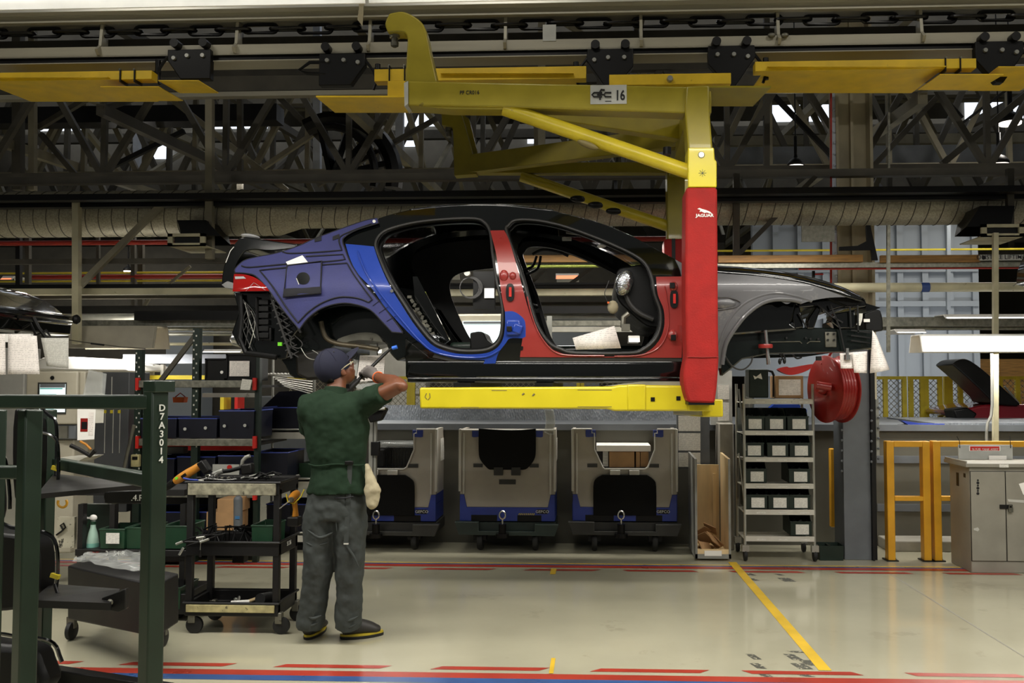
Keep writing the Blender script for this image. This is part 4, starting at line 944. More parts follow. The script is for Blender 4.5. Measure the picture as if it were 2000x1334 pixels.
blue = [(676, 477, 1), (700, 479), (731, 482, 1), (742, 514), (761, 556), (789, 602), (812, 637), (841, 671), (865, 684), (899, 691.5), (943, 691), (968, 682), (982.5, 663), (987, 632), (986.5, 609, 1), (1002, 608.5), (1016, 616), (1026, 629), (1027, 658, 1), (1022, 661, 1), (997, 661), (988, 671), (974, 690), (968, 710, 1), (945, 710.5, 1), (948, 703.5, 1), (899, 702), (871, 696), (837, 679), (808, 659), (757, 605), (728.5, 565), (700, 535), (685, 506)]
bb_ = panel(cr(blue, True, 4), (), .018, .01, 10); bo = bb_.build('rear_door_frame_cover', m_blue, car, smooth=50, label='glossy blue cover piece')
b = MB(); b.tube([c3(x, y, .024) for x, y in cr([(700, 490), (715, 530), (745, 575), (785, 625), (820, 665), (850, 688), (900, 698), (950, 697), (978, 683)], False, 4)], [.003]+[.007]*31+[.003], 8); b.build('pressed_ridge', m_blue, bo)
b = MB()
pp = c3(1003, 640, .03); b.box(pp, (.1, .025, .11)); b.box(pp+Vector((.03, -.004, -.01)), (.07, .03, .07), Matrix.Rotation(R(20), 3, 'Y')); b.build('hinge_pocket', m_blue, bo, bevel=.015)
b = MB(); b.box(c3(996, 643, .05), (.035, .012, .035)); b.build('square_hole', m_blk, bo, bevel=.003)
b = MB(); b.lathe([(.012, -.01), (.01, .004)], c3(767, 569, .02), 'Y', 10); b.build('striker', m_chrome, bo)
redp = [(958, 451, 1), (985, 450.5, 1), (993.5, 467), (1004, 500), (1015, 540), (1030, 596), (1046, 641), (1069, 675), (1093, 688.5), (1126, 696), (1230, 696), (1262, 688.5), (1285, 668), (1296.5, 640), (1296, 606), (1284.5, 576), (1281, 541, 1), (1333, 540.5, 1), (1333, 620), (1331, 699, 1), (1016, 697.5, 1), (1018, 680), (1021, 661, 1), (1027, 658, 1), (1026, 629), (1016, 616), (1002, 608.5), (986.5, 609, 1), (980, 575), (970, 500), (963, 470)]
rb = panel(cr(redp, True, 4), (), .018, .01, 10); ro = rb.build('pillar_and_sill_cover', m_redcov, car, smooth=50, label='red cover piece around the front door opening')
b = MB(); b.tube([c3(x, y, .022) for x, y in cr([(1030, 580), (1040, 620), (1055, 655), (1080, 685), (1110, 694), (1180, 695)], False, 5)], .005, 8); b.build('pressed_ridge', m_redcov, ro)
b = MB(); b.tube([c3(x, y, .022) for x, y in cr([(1200, 696), (1250, 694), (1285, 680), (1303, 650), (1305, 610), (1298, 560)], False, 5)], .005, 8); b.build('pressed_ridge', m_redcov, ro)
for x, y, w, h in ((985, 540, .065, .09), (1002, 540, .05, .06), (1315, 560, .06, .07), (1313, 655, .07, .08)):
    b = MB(); b.ball(c3(x, y, .02), (w*.5, .025, h*.5)); b.build('raised_boss', m_redcov, ro)
for x, y, w, h in ((997, 572, 13, 28), (1316, 585, 13, 28)):
    b = panel(cr([(x-w/2, y-h/2), (x+w/2, y-h/2), (x+w/2, y+h/2), (x-w/2, y+h/2)], True, 4), (), .032, .012, 6); s_ = b.build('magnet_recess', m_blk, ro)
    b = panel([(x-2, y-h*.36), (x+3, y-h*.36), (x+3, y+h*.3), (x-2, y+h*.3)], (), .037, .008, 6); b.build('red_grip', m_redp, s_)
for x, y in ((1312, 559), (1314, 660)):
    b = MB(); b.box(c3(x, y, .045), (.035, .02, .04)); b.build('square_hole', m_blk, ro, bevel=.003)
b = panel(cr([(1022, 677), (1021, 684), (1017, 684, 1), (1017, 677, 1)], True, 4), (), .022, .004, 5); b.build('latch_notch', m_blk, ro)
# fender
fend = [(1318, 507, 1), (1334, 516), (1345, 523), (1403, 534), (1470, 539), (1537, 548), (1582, 557), (1616, 568), (1651, 580.5, 1), (1616, 582), (1582, 588), (1564, 594, 1), (1546, 590), (1515, 588), (1492, 592.7), (1470, 604), (1447.5, 624), (1425, 655.6), (1413.7, 678), (1408, 719, 1), (1332, 719, 1), (1334, 620), (1331, 541)]
fb = panel(cr(fend, True, 4), (), .012, .012, 12)
fo = fb.build('front_wing', m_fender, car, smooth=60, label='dull grey unpainted front wing'); mirror(fb).build('far_front_wing', m_fender, car)
b = MB(); b.tube([c3(x, y, .014) for x, y in cr([(1410, 712), (1416, 676), (1428, 652), (1450, 622), (1472, 602), (1493, 590), (1516, 585), (1546, 586), (1564, 590)], False, 5)], .016, 10); b.build('arch_lip', m_fender, fo)
b = MB(); b.tube([c3(x, y, .004) for x, y in cr([(1400, 690), (1408, 660), (1424, 625), (1450, 596), (1480, 580), (1515, 573), (1550, 578), (1585, 588)], False, 5)], .012, 10); b.build('arch_flare', m_fender, fo)
b = MB(); b.ball(c3(1412, 593, .0), (.10, .03, .045)); b.build('vent_bulge', m_fender, fo)
b = MB(); b.tube([c3(x, y, .018) for x, y in cr([(1400, 581), (1425, 582), (1445, 590), (1435, 600), (1400, 606)], False, 4)], .005, 6); b.build('vent_rim', m_fender, fo)
b = panel(cr([(1526, 588), (1536, 594), (1546, 589)], True, 4), (), .008, .01, 6); b.build('wing_tab', m_fender, fo)
# tail lamp and rear
tl = [(460, 536, 1), (481.5, 537), (500.7, 543), (517.5, 555), (529, 569, 1), (457.6, 570, 1)]
b = panel(cr(tl, True, 4), (), .03, .05, 8); to = b.build('tail_lamp', m_tail, car, smooth=50); mirror(b).build('far_tail_lamp', m_tail, car)
b = panel([(462, 541), (479, 541), (484, 545), (463, 546)], (), .034, .005, 8); b.build('reversing_lamp', m_lampw, to)
piping([(484, 569), (499, 553), (504, 556), (522, 568)], .0012, to, .034, 'lamp_line', m_lampw)
lid = cr([(432, 557, 1), (436, 524), (448, 492), (462, 471), (472, 463), (490, 464), (515, 468), (544, 472), (582, 477, 1), (577, 485, 1), (530, 490), (492, 488), (474, 496), (460, 525), (456, 562, 1)], True, 4)
b = MB(); b.pprism(lid, 6.5, 1.36); lo = b.build('boot_lid', m_black, car, bevel=.008, smooth=40)
b = MB(); b.ball(at(489, 462, 6.6), (.075, .06, .02), rot=Matrix.Rotation(R(8), 3, 'Y')); b.build('lid_lamp', m_lampw, lo)
b = MB(); b.tube([at(x, y, 6.49) for x, y in ((441, 513), (450, 490), (457, 482))], .003, 6); b.build('edge_strip', m_white, lo)
b = MB(); b.pprism([(433, 556), (444, 549), (456, 553), (456, 564), (440, 562)], 6.47, .6); b.build('number_recess', m_chrome, lo)
b = MB(); b.pprism([(455, 570), (528, 570), (545, 592), (583, 643), (570, 660), (560, 700), (548, 702), (500, 694), (478, 690), (462, 672), (452, 650), (466, 610)], 6.42, 1.5); ru = b.build('rear_panel', m_black, car, bevel=.01)
b = MB()
for k in range(6): b.pb(505, 585+k*13, 524, 595+k*13, 6.385, .03)
b.build('vent_louvres', m_blk, ru, bevel=.003)
b = MB(); b.tube([at(x, y, 6.39) for x, y in ((502, 580), (502, 662), (528, 664), (528, 640))], .012, 6); b.build('vent_frame', m_blk, ru)
b = MB(); b.tube([at(x, y, 6.385) for x, y in ((470, 575), (472, 620), (468, 660), (480, 690), (540, 698))], .02, 8); b.build('bumper_bracket', m_blk, ru)
b = MB()
for k in range(9):
    y0 = 580+k*13; x0 = 528+k*4.2; b.bar(at(x0, y0, 6.38), at(x0+22, y0+14, 6.38), .008, .008); b.bar(at(x0+22, y0+2, 6.38), at(x0, y0+14, 6.38), .008, .008)
b.bar(at(528, 575, 6.38), at(570, 700, 6.38), .02, .015); b.bar(at(548, 578, 6.38), at(588, 650, 6.38), .02, .015); b.build('lattice_bracket', m_trim, ru)
b = MB(); b.lathe([(.015, 0), (.06, .03), (.075, .1), (.05, .16)], at(450, 662, 6.6), 'X', 20); b.build('tail_pipe_trim', m_chrome, car)
b = MB(); b.box(at(547, 672, 6.36), (.028, .02, .026)); b.build('lime_clip', m_lime, car)
def cable(pts, Y, r=.004, m=None, nm='cable', par=None):
    b = MB(); b.tube([at(x, y, Y) for x, y in cr(pts, False, 5)], r, 6); return b.build(nm, m or m_blk, par or car)
cable([(575, 655), (590, 670), (585, 680), (570, 676), (566, 660)], 6.35, .004, m_trim); cable([(588, 680), (600, 698), (617, 702), (622, 692), (610, 684)], 6.35, .003, m_alu); cable([(686, 680), (694, 682), (697, 694), (690, 700), (684, 694)], 6.35, .005)
for k in range(10):
    cable([(466+k*3, 575+k*4), (474+(k % 3)*12, 610+k*3), (470+(k*7 % 40), 640+k*5)], 6.38, .003, m_alu if k % 4 == 0 else m_trim)
# underbody, wheel housings
b = MB(); b.pprism(cr([(560, 600, 1), (600, 575, 1), (700, 560, 1), (800, 600, 1), (806, 655), (792, 700, 1), (776, 705, 1), (762, 690), (748, 666), (700, 662), (660, 672), (644, 690), (640, 738, 1), (575, 738), (556, 715), (545, 700, 1), (560, 650, 1)], True, 3), 6.55, 1.3); b.build('rear_floor_and_arch', m_greenblk, car, bevel=.01)
b = MB(); b.pprism([(575, 690), (642, 680), (640, 740), (600, 742), (578, 732)], 6.5, 1.3); b.build('spare_wheel_well', P('dark_brown_pan', '#1d1a15', .5), car, bevel=.02)
b = MB(); b.tube([at(x, y, 6.45) for x, y in cr([(627, 628), (632, 650), (642, 664), (665, 672), (700, 676), (740, 682)], False, 5)], .018, 10); b.build('exhaust_pipe', P('brown_exhaust_steel', '#5d5545', .4, .6), car)
b = MB(); b.pprism(cr([(660, 662), (700, 650), (735, 652), (748, 668, 1), (700, 664), (662, 672, 1)], True, 3), 6.5, .8); b.build('heat_shield', m_steelp, car)
zf = c3(1000, 700).z
b = MB(); b.bb((c3(800, 700).x, 6.35, zf-.14), (c3(1330, 700).x, 2*YC-6.35, zf+.02)); b.build('floor_pan', m_black, car, bevel=.01)
b = MB(); b.bb((c3(1000, 700).x, YC-.14, zf), (c3(1300, 700).x, YC+.14, zf+.12)); b.build('tunnel', m_greenblk, car, bevel=.03)
b = MB(); b.bb((c3(862, 680).x, 6.6, zf), (c3(925, 680).x, 7.0, zf+.13)); b.build('seat_pan', m_gbin, car, bevel=.03)
b = MB(); b.pprism(cr([(918, 650, 1), (942, 648), (952, 665), (968, 676), (968, 690, 1), (918, 690, 1)], True, 3), 6.5, .35); b.build('rubber_mat', m_blk, car, bevel=.01)
b = MB(); b.pprism([(806, 540), (815, 540), (878, 664), (868, 672), (850, 668), (812, 600)], 6.62, .04); b.build('rear_bulkhead_stay', m_black, car)
b = MB()
for k in range(12): b.box(at(800+k*5, 580+k*8, 6.55), (.03, .02, .02), Matrix.Rotation(k, 3, 'Y'))
b.build('wiring_clips', m_steelp, car)
b = MB(); b.ball(at(845, 660, 6.5), (.05, .04, .025)); b.box(at(850, 667, 6.5), (.06, .03, .02)); b.build('foil_bundle', m_foil, car)
# interior front: dashboard, column wrap, mirror box, headliner
b = MB(); b.pprism(cr([(1205, 530), (1230, 520), (1262, 520), (1284, 560), (1294, 620), (1290, 640, 1), (1262, 636), (1228, 608), (1205, 580)], True, 4), 6.5, 1.35); b.build('dashboard', m_blk, car, bevel=.02)
b = MB(); b.tube([at(x, y, 6.46) for x, y in cr([(1222, 575), (1232, 595), (1250, 612), (1276, 624)], False, 4)], .02, 10); b.build('dash_rim', m_trim, car)
b = MB(); rot = Matrix.Rotation(R(15), 3, 'Y'); b.ball(at(1220, 552, 6.42), (.065, .05, .10), 14, 9, rot); fo_ = b.build('column_foil_wrap', m_foil, car)
b = MB(); b.ball(at(1197, 600, 6.45), (.04, .03, .05), 10, 6); b.build('taped_connector', m_cloth, car)
cable([(1190, 548), (1183, 565), (1181, 575), (1186, 588)], 6.42, .003, m_trim); b = MB(); b.box(at(1188, 591, 6.42), (.014, .012, .014)); b.build('orange_plug', m_orcuff, car)
b = MB(); b.tube([at(x, y, 6.45) for x, y in ((1228, 612), (1218, 620), (1217, 640))], .02, 8); b.box(at(1222, 640, 6.45), (.06, .05, .05)); b.build('pedal_bracket', m_steelp, car)
b = MB(); b.box(at(1130, 457, 6.75), (.19, .06, .012), Matrix.Rotation(R(8), 3, 'Y')); b.box(at(1107, 467, 6.8), (.07, .06, .02)); b.build('roof_console', m_steelp, car)
b = MB(); b.ball(at(1175, 481, 6.75), (.035, .03, .012)); b.build('visor_lamp', m_white, car)
b = MB(); b.add([c3(1118, 660, -.01), c3(1200, 636, -.02), c3(1213, 680, -.005), c3(1125, 683, .004)], [(0, 1, 2, 3)]); b.build('build_sheet', m_paper, car, solid=.001, label='printed sheet propped in the front door opening')
b = MB(); b.pb(1000, 480, 1003, 530, 7.0, .01); 
for k, q in enumerate(([(1048, 500), (1040, 520), (1022, 528)], [(1056, 500), (1050, 524), (1028, 536)], [(1040, 497), (1060, 488), (1090, 492), (1110, 500)])): cable(q, 7.4, .012)
# front end
b = MB(); b.pprism([(1414, 646), (1560, 640), (1612, 640), (1706, 644), (1706, 680), (1650, 688), (1500, 692), (1450, 702), (1424, 724), (1410, 735), (1404, 700)], 6.5, .12); fr = b.build('front_rail', m_greenblk, car, bevel=.01)
mirror(b).build('far_front_rail', m_greenblk, car)
b = MB(); b.pb(1612, 648, 1634, 678, 6.485, .02); b.build('crash_plate', m_steelp, fr, bevel=.004)
for x, y in ((1617, 652), (1629, 652), (1617, 664), (1629, 664), (1574, 660), (1536, 660), (1583, 662), (1598, 662)):
    b = MB(); p = at(x, y, 6.48); b.lathe([(.008, -.006), (.008, .004)], p, 'Y', 8); b.build('rail_bolt', m_dark, fr)
b = MB(); b.tube([at(x, y, 6.495) for x, y in ((1505, 668), (1562, 667), (1566, 671))], .004, 6); b.tube([at(x, y, 6.495) for x, y in ((1576, 671), (1582, 667), (1602, 667))], .004, 6); b.build('rail_pressing', m_steelp, fr)
b = MB(); b.pprism(cr([(1412, 650, 1), (1440, 612), (1475, 590), (1540, 582, 1), (1556, 590, 1), (1552, 612), (1545, 632, 1), (1560, 644, 1), (1412, 656, 1)], True, 3), 6.42, .35); b.build('strut_tower', m_black, car, bevel=.02)
b = MB(); b.pprism(cr([(1545, 588, 1), (1600, 583, 1), (1690, 586, 1), (1690, 600), (1640, 602), (1610, 612), (1600, 600), (1560, 602, 1)], True, 3), 6.5, 1.3); b.build('upper_tie_bar', m_black, car, bevel=.01)
b = MB(); b.pprism([(1630, 612), (1670, 606), (1672, 640), (1640, 642), (1622, 628)], 6.48, .15); b.pprism([(1545, 600), (1562, 598), (1570, 640), (1550, 642)], 6.48, .1); b.pprism([(1580, 620), (1596, 596), (1604, 600), (1590, 642), (1576, 642)], 6.48, .1); b.build('lamp_bracket', m_black, car, bevel=.008)
b = MB(); b.pprism(cr([(1690, 592, 1), (1720, 601, 1), (1692, 612, 1)], True, 2), 6.55, 1.1); b.build('bumper_beam_top', m_black, car)
b = MB(); b.pprism(cr([(1688, 612, 1), (1716, 604), (1724, 622), (1725, 646, 1), (1706, 648, 1), (1690, 645, 1)], True, 3), 6.5, 1.2); b.build('bumper_end_panel', m_blk, car, bevel=.01)
b = MB(); b.pb(1687, 623, 1699, 629, 6.485, .004); b.build('white_label', m_paperw, car)
b = MB(); b.pprism([(1678, 612), (1685, 612), (1684, 625), (1680, 636), (1673, 634), (1677, 624)], 6.46, .01); b.build('white_label', m_paper2, car)
for x0, y0, x1, y1 in ((1622, 595, 1640, 640), (1596, 594, 1624, 618), (1624, 618, 1646, 630), (1660, 600, 1662, 640), (1675, 596, 1676, 650), (1640, 640, 1650, 688), (1662, 645, 1700, 650), (1662, 655, 1700, 660), (1662, 665, 1700, 670), (1560, 612, 1575, 640), (1530, 620, 1520, 640)):
    b = MB(); b.bar(at(x0, y0, 6.45), at(x1, y1, 6.45), .010, .010); b.build('front_stay', m_dark, car)
for q, m in (([(1413, 690), (1430, 715), (1450, 722), (1466, 710), (1470, 695)], m_trim), ([(1548, 692), (1556, 700), (1566, 698)], m_blk), ([(1523, 690), (1528, 700), (1524, 704)], m_blk), ([(1527, 690), (1533, 698), (1532, 706)], m_blk)):
    cable(q, 6.42, .006, m)
b = MB(); b.ball(at(1523, 706, 6.42), (.012, .012, .022)); b.ball(at(1532, 705, 6.42), (.012, .012, .022)); b.box(at(1599, 700, 6.42), (.035, .03, .03)); b.build('connector_plugs', m_blk, car)
b = MB(); b.cyl(at(1495, 645, 6.38), at(1501, 712, 6.38), .014, 12); b.build('gas_strut', m_chrome, car)
b = MB(); b.lathe([(.048, 0), (.052, .015), (.048, .028)], at(1495, 680, 6.38), 'Z', 20); b.build('red_cap', m_redcov, car)
b = MB(); b.cyl(at(1655, 703, 6.4), at(1655, 693, 6.4), .026, 16); b.cyl(at(1655, 693, 6.4), at(1655, 680, 6.4), .012, 10); b.build('hanging_magnet', m_chrome, car)
def sheet(pts, Y, m, lab, nm='paper_sheet', sag=.02):
    b = MB(); q = [at(x, y, Y) for x, y in pts]; n = 6; vs = []
    for i in range(n+1):
        for j in range(n+1):
            u, v = i/n, j/n; p = q[0].lerp(q[1], u).lerp(q[3].lerp(q[2], u), v); p = p+Vector((0, -sag*math.sin(u*3)*v, 0)); vs.append(p)
    b.add(vs, [(i*(n+1)+j, i*(n+1)+j+1, (i+1)*(n+1)+j+1, (i+1)*(n+1)+j) for i in range(n) for j in range(n)])
    return tag(b.build(nm, m, None, solid=.001), lab, 'paper', 'paper sheets clipped to the car bodies')
sheet([(1640, 690), (1668, 688), (1668, 720), (1642, 720)], 6.42, m_paper, 'small printed sheet behind the hanging magnet at the car nose')
sheet([(1664, 688), (1694, 686), (1693, 729), (1668, 728)], 6.40, m_paper, 'middle printed sheet hanging from the car nose')
sheet([(1704, 645), (1712, 655), (1737, 722), (1699, 729)], 6.37, m_paper, 'long curled printed sheet hanging farthest right on the car nose', sag=.06)
# neighbours on the line
nb = thing('neighbour_car', 'black nose of the next car body at the left edge', 'car', at(60, 670, 7.2))
b = MB(); b.pprism([(-300, 545), (-100, 553), (0, 560), (50, 572), (95, 590), (122, 612), (150, 618), (152, 628), (140, 634), (138, 655), (100, 657), (80, 640), (70, 625), (40, 622), (20, 640), (-20, 650), (-300, 650)], 8.0, -1.3); b.build('bonnet_and_wing', m_black, nb, bevel=.012)
b = MB(); b.tube([at(x, y, 7.3) for x, y in ((30, 650), (60, 632), (70, 655), (90, 645), (100, 660), (80, 662))], .012, 6); b.tube([at(x, y, 7.3) for x, y in ((65, 620), (75, 640), (90, 660))], .016, 6); b.build('hanging_wiring', m_blk, nb)
b = MB(); b.lathe([(.04, -.02), (.045, 0), (.03, .02)], at(150, 624, 7.9), 'X', 16); b.build('nose_buffer', m_blk, nb)
b = MB(); b.pb(-40, 652, 60, 668, 6.6, .03); b.build('white_strip', m_paperw, nb)
sheet([(-20, 655), (10, 652), (12, 732), (-18, 732)], 6.5, m_paper, 'printed sheet cut off by the left edge, under the black car nose')
sheet([(16, 652), (72, 656), (78, 731), (15, 731)], 6.48, m_paper, 'wide printed sheet with handwriting under the black car nose')
sheet([(80, 660), (134, 660), (134, 720), (91, 715)], 7.1, m_paper2, 'densely printed sheet with a folded corner beside the cream post')
nt_ = thing('neighbour_car', 'black rear corner of the next car body at the right edge', 'car', at(2060, 560, 7.2))
b = MB(); b.pprism([(1984, 556), (1986, 530), (1996, 505), (2010, 480), (2080, 474), (2400, 480), (2400, 700), (2030, 690), (2006, 600), (2000, 560)], 8.0, -1.4); b.build('boot_lid', m_black, nt_, bevel=.01)
b = MB(); b.tube([at(x, y, 7.99) for x, y in ((1978, 559), (1990, 550), (2004, 545))], .004, 6); b.build('chrome_edge', m_chrome, nt_)
# ------------------------------------------------------------------ containers on dollies
def container(x0, x1, Yf, lab, kind, rot=0):
    w = (x1-x0)/S(Yf); xc = at((x0+x1)/2, 900, Yf).x; D = 1.18; H = 1.20; zb = .27
    t = thing('folding_container', lab, 'container', (xc, Yf+D/2, 0), 'grey folding containers on dollies under the car')
    h = w/2; X0, X1 = xc-h, xc+h; Yb = Yf+D; zt = at(0, 838, Yf).z if 0 else at(1000, 839, Yf).z
    def zz(y): return at((x0+x1)/2, y, Yf).z
    def xx(x): return at(x, 900, Yf).x
    cx = (x0+x1)/2; k = (x1-x0)/207.
    def q(dx, y): return (xx(cx+dx*k), zz(y))
    # blue base
    b = MB(); b.prism([q(-103, 966), q(-94, 966), q(-88, 991), q(88, 991), q(94, 966), q(103, 966), q(103, 1018), q(-103, 1018)], Yf, Yf+.05); b.build('base_front', m_boxb, t, bevel=.004)
    b = MB(); b.bb((X0, Yf+.05, zz(1018)), (X1, Yb, zz(985))); b.bb((X1-.03, Yf+.05, zz(985)), (X1, Yb, zz(966))); b.build('base', m_boxb, t, bevel=.004)
    for d0, d1 in ((-78, -22), (22, 74)): b = MB(); b.bb((xx(cx+d0*k), Yf-.004, zz(1018)), (xx(cx+d1*k), Yf+.3, zz(1006))); b.build('fork_slot', m_blk, t)
    # front wall with the drop-down flap gap
    if kind == 'closed': op = [q(-103, 838), q(103, 838)]
    else: op = [q(-103, 838), q(-65, 838), q(-65, 846), q(-60, 846), q(-60, 878), q(-44, 912), q(-40, 916), q(40, 916), q(46, 912), q(60, 878), q(60, 846), q(65, 846), q(65, 838), q(103, 838)]
    b = MB(); b.prism(op + [q(103, 966), q(94, 968), q(88, 991), q(-88, 991), q(-94, 968), q(-103, 966)], Yf+.01, Yf+.05); b.build('front_wall', m_boxg, t, bevel=.003)
    b = MB()
    for s in (-1, 1):
        b.bb((xx(cx+s*94*k)-.012, Yf-.004, zz(965)), (xx(cx+s*94*k)+.006, Yf+.02, zz(846)))
        b.bb((xx(cx+s*103*k)-.012, Yf-.006, zz(960)), (xx(cx+s*103*k)+.012, Yf+.06, zz(838)))
    b.build('corner_post', m_boxl, t, bevel=.003)
    b = MB(); b.tube([Vector((p[0], Yf-.002, p[1])) for p in (op if kind != 'closed' else [q(-100, 840), q(100, 840)])], .008, 6); b.build('rim', m_boxl, t)
    for s in (-1, 1):
        b = MB(); b.prism([q(s*67-10, 840), q(s*67+10, 840), q(s*67+10, 853), q(s*67+s*6, 854), q(s*67-10, 853)], Yf-.006, Yf+.03); b.build('blue_latch', m_boxb, t, bevel=.003)
    b = MB()
    for dx in (-64, 58): b.bb((q(dx-10, 0)[0], Yf, zz(913)), (q(dx+10, 0)[0], Yf+.02, zz(906)))
    if kind == 'closed': b.bb((q(-18, 0)[0], Yf, zz(946)), (q(18, 0)[0], Yf+.012, zz(937)))
    b.build('slot', P('slot_%s' % kind, '#6f6b60', .6) if False else m_dollg, t)
    # side and back walls
    b = MB(); b.bb((X1-.03, Yf+.05, zz(966)), (X1, Yb, zt)); b.build('side_wall', m_boxg, t); b = MB(); b.bb((X0, Yf+.05, zz(966)), (X0+.03, Yb, zt)); b.build('side_wall', m_boxg, t)
    b = MB(); b.bb((X0, Yb-.03, zz(966)), (X1, Yb, zt)); b.build('back_wall', m_boxg, t)
    b = MB(); b.bb((X0+.03, Yf+.05, zz(1010)), (X1-.03, Yb-.03, zz(1000))); b.build('inner_floor', m_blk, t)
    b = MB(); b.bb((X1+.001, Yf+.25, zz(905)), (X1+.004, Yf+.45, zz(860))); b.build('side_label', m_paper2, t)
    b = MB(); b.bb((X1+.001, Yf+.5, zz(905)), (X1+.003, Yf+.75, zz(870))); b.build('side_window', m_blk, t)
    if kind == 'closed': fp = cr([q(-62, 837) + (1,), q(-62, 880), q(-58, 898), q(-42, 915), q(-34, 917) + (1,), q(34, 917) + (1,), q(44, 914), q(58, 898), q(62, 880), q(62, 837) + (1,), q(10, 840)], True, 3)
    else: fp = cr([q(-62, 1006) + (1,), q(-62, 950), q(-57, 935), q(-44, 927) + (1,), q(44, 927) + (1,), q(57, 936), q(62, 950), q(62, 1006) + (1,)], True, 3)
    b = MB(); b.prism(fp, Yf-.025, Yf-.004); b.build('flap', m_blk2, t, bevel=.003)
    for dx in (-19, 19):
        b = MB(); b.bb((q(dx-10, 0)[0], Yf-.03, zz(928 if kind == 'closed' else 927)), (q(dx+10, 0)[0], Yf-.0, zz(912 if kind == 'closed' else 918))); b.build('flap_hinge', m_dollg if kind == 'closed' else m_boxl, t, bevel=.004)
    # text plate
    b = MB(); a = q(76, 999); b.bb((a[0]-.05, Yf-.004, a[1]-.02), (a[0]+.05, Yf+.01, a[1]+.02)); pl = b.build('name_plate', m_blk, t)
    text('GEFCO', .035, (a[0], Yf-.0055, a[1]), m_inkw, pl, sx=1.1)
    if kind == 'closed':
        for i in range(9):
            b = MB(); a = q(26+i*4, 1004); b.prism([(a[0]-.008, a[1]-.008), (a[0], a[1]-.008), (a[0]+.006, a[1]+.008), (a[0]-.002, a[1]+.008)], Yf-.002, Yf+.002); b.build('hazard_stripe', m_yfence, t)
    # dolly (moves with its container)
    md = m_doll if kind == 'closed' else m_dollg
    b = MB(); b.prism([q(-112, 1018), q(-60, 1018), q(-60, 1036), q(60, 1036), q(60, 1022), q(112, 1022), q(103, 1045), q(-103, 1043)], Yf-.06, Yf+.02)
    b.bb((q(-105, 0)[0], Yf, zz(1040)), (q(105, 0)[0], Yb, zz(1020))); b.build('dolly_frame', md, t, bevel=.005)
    for dx, yy in ((-60, Yf+.02), (60, Yf+.02), (-70, Yb-.2), (76, Yb-.2)):
        a = q(dx, 0); b = MB(); b.bb((a[0]-.06, yy, .1), (a[0]+.06, yy+.12, .24)); w2 = b.build('caster', m_blk, t)
        b = MB(); b.lathe([(.09, a[0]-.025), (.098, a[0]-.01), (.098, a[0]+.01), (.09, a[0]+.025)], (0, yy+.06, .098), 'X', 20); b.build('wheel', m_rubber, w2)
    a = q(-8, 0); b = MB(); b.cyl((a[0], Yf-.1, zz(1020)), (a[0], Yf-.1, zz(1045)), .035, 14); b.lathe([(.06, 0), (.06, .035)], (a[0], Yf-.1, zz(1046)), 'Z', 16); b.build('tow_coupling', m_grease, t)
    b = MB(); b.tube([(a[0]+.028*math.cos(i*.5), Yf-.1, zz(1003)+.04*math.sin(i*.5)*.9) for i in range(13)], .008, 6, True); b.cyl((a[0], Yf-.1, zz(1010)), (a[0], Yf-.1, zz(1020)), .008, 8); b.build('pull_ring', m_chrome, t)
    return t, Yf, xx, zz, q
C1 = container(645, 852, 8.35, 'grey container with lowered black flap and dark sheets inside, nearest to the worker', 'open')
C2 = container(898, 1084, 8.35, 'middle grey container with its black flap folded up', 'closed')
C3 = container(1118, 1322, 8.35, 'grey container with lowered black flap and brown cartons inside, right of the middle one', 'open')
# contents
_, Yf, xx, zz, q = C1
for i in range(30):
    x = xx(745)+i*.0145; b = MB(); m = m_blk if i < 20 else m_boxl
    b.tube([(x, Yf+.12, zz(915)), (x, Yf+.12, zz(884)), (x+.01, Yf+.12, zz(877)), (x+.02, Yf+.2, zz(874))], .005, 5); o = b.build('trim_strip', m)
    tag(o, 'black curved trim strip standing in the container nearest the worker' if i < 20 else 'grey curved trim strip standing at the right in the container nearest the worker', 'trim strip', 'black trim strips in the container' if i < 20 else 'grey trim strips in the container')
b = MB(); b.bb((xx(718), Yf+.1, zz(876)), (xx(812), Yf+.6, zz(866))); tag(b.build('clear_bag', m_plastic, None, bevel=.02), 'clear plastic sheeting over the dark strips in the container nearest the worker', 'plastic bag')
b = MB(); b.bb((xx(715), Yf+.12, zz(915)), (xx(745), Yf+.5, zz(880))); tag(b.build('black_part', m_blk, None, bevel=.01), 'black moulded part left of the curved strips in the container nearest the worker', 'part')
_, Yf, xx, zz, q = C3
for (x0, x1, y0, y1, m, l) in ((1190, 1240, 884, 915, m_cardb, 'large brown carton in the open container left of the wooden crate'), (1243, 1251, 884, 915, m_cardb, 'narrow brown carton right of the large one in the open container'), (1252, 1268, 884, 914, m_cardb, 'dark brown carton at the far right in the open container')):
    b = MB(); b.bb((xx(x0), Yf+.1, zz(y1)), (xx(x1), Yf+.4, zz(y0))); tag(b.build('carton', m, None, bevel=.004), l, 'carton')
for i in range(13):
    b = MB(); z = zz(913)+i*.0115; b.bb((xx(1178), Yf+.1, z), (xx(1188), Yf+.3, z+.006)); tag(b.build('booklet', m_paperw), 'thin white booklet in the upright stack left of the brown cartons', 'booklet', 'stacked booklets beside the cartons')
b = MB(); b.bb((xx(1165), Yf+.08, zz(883)), (xx(1272), Yf+.5, zz(871))); tag(b.build('flat_packs', m_paperw, None, bevel=.004), 'flat pale packs lying over the brown cartons', 'pack')
for x0, x1, y0, y1, Y, l in ((748, 812, 827, 836, 9.45, 'pale strip label board above the container nearest the worker'), (1001, 1065, 827, 838, 9.45, 'pale strip label board above the middle container'), (1223, 1290, 827, 837, 9.45, 'pale strip label board above the carton container')):
    hbar('label_board', 'label board', l, x0, x1, y0, y1, Y, .02, m_silvtag)
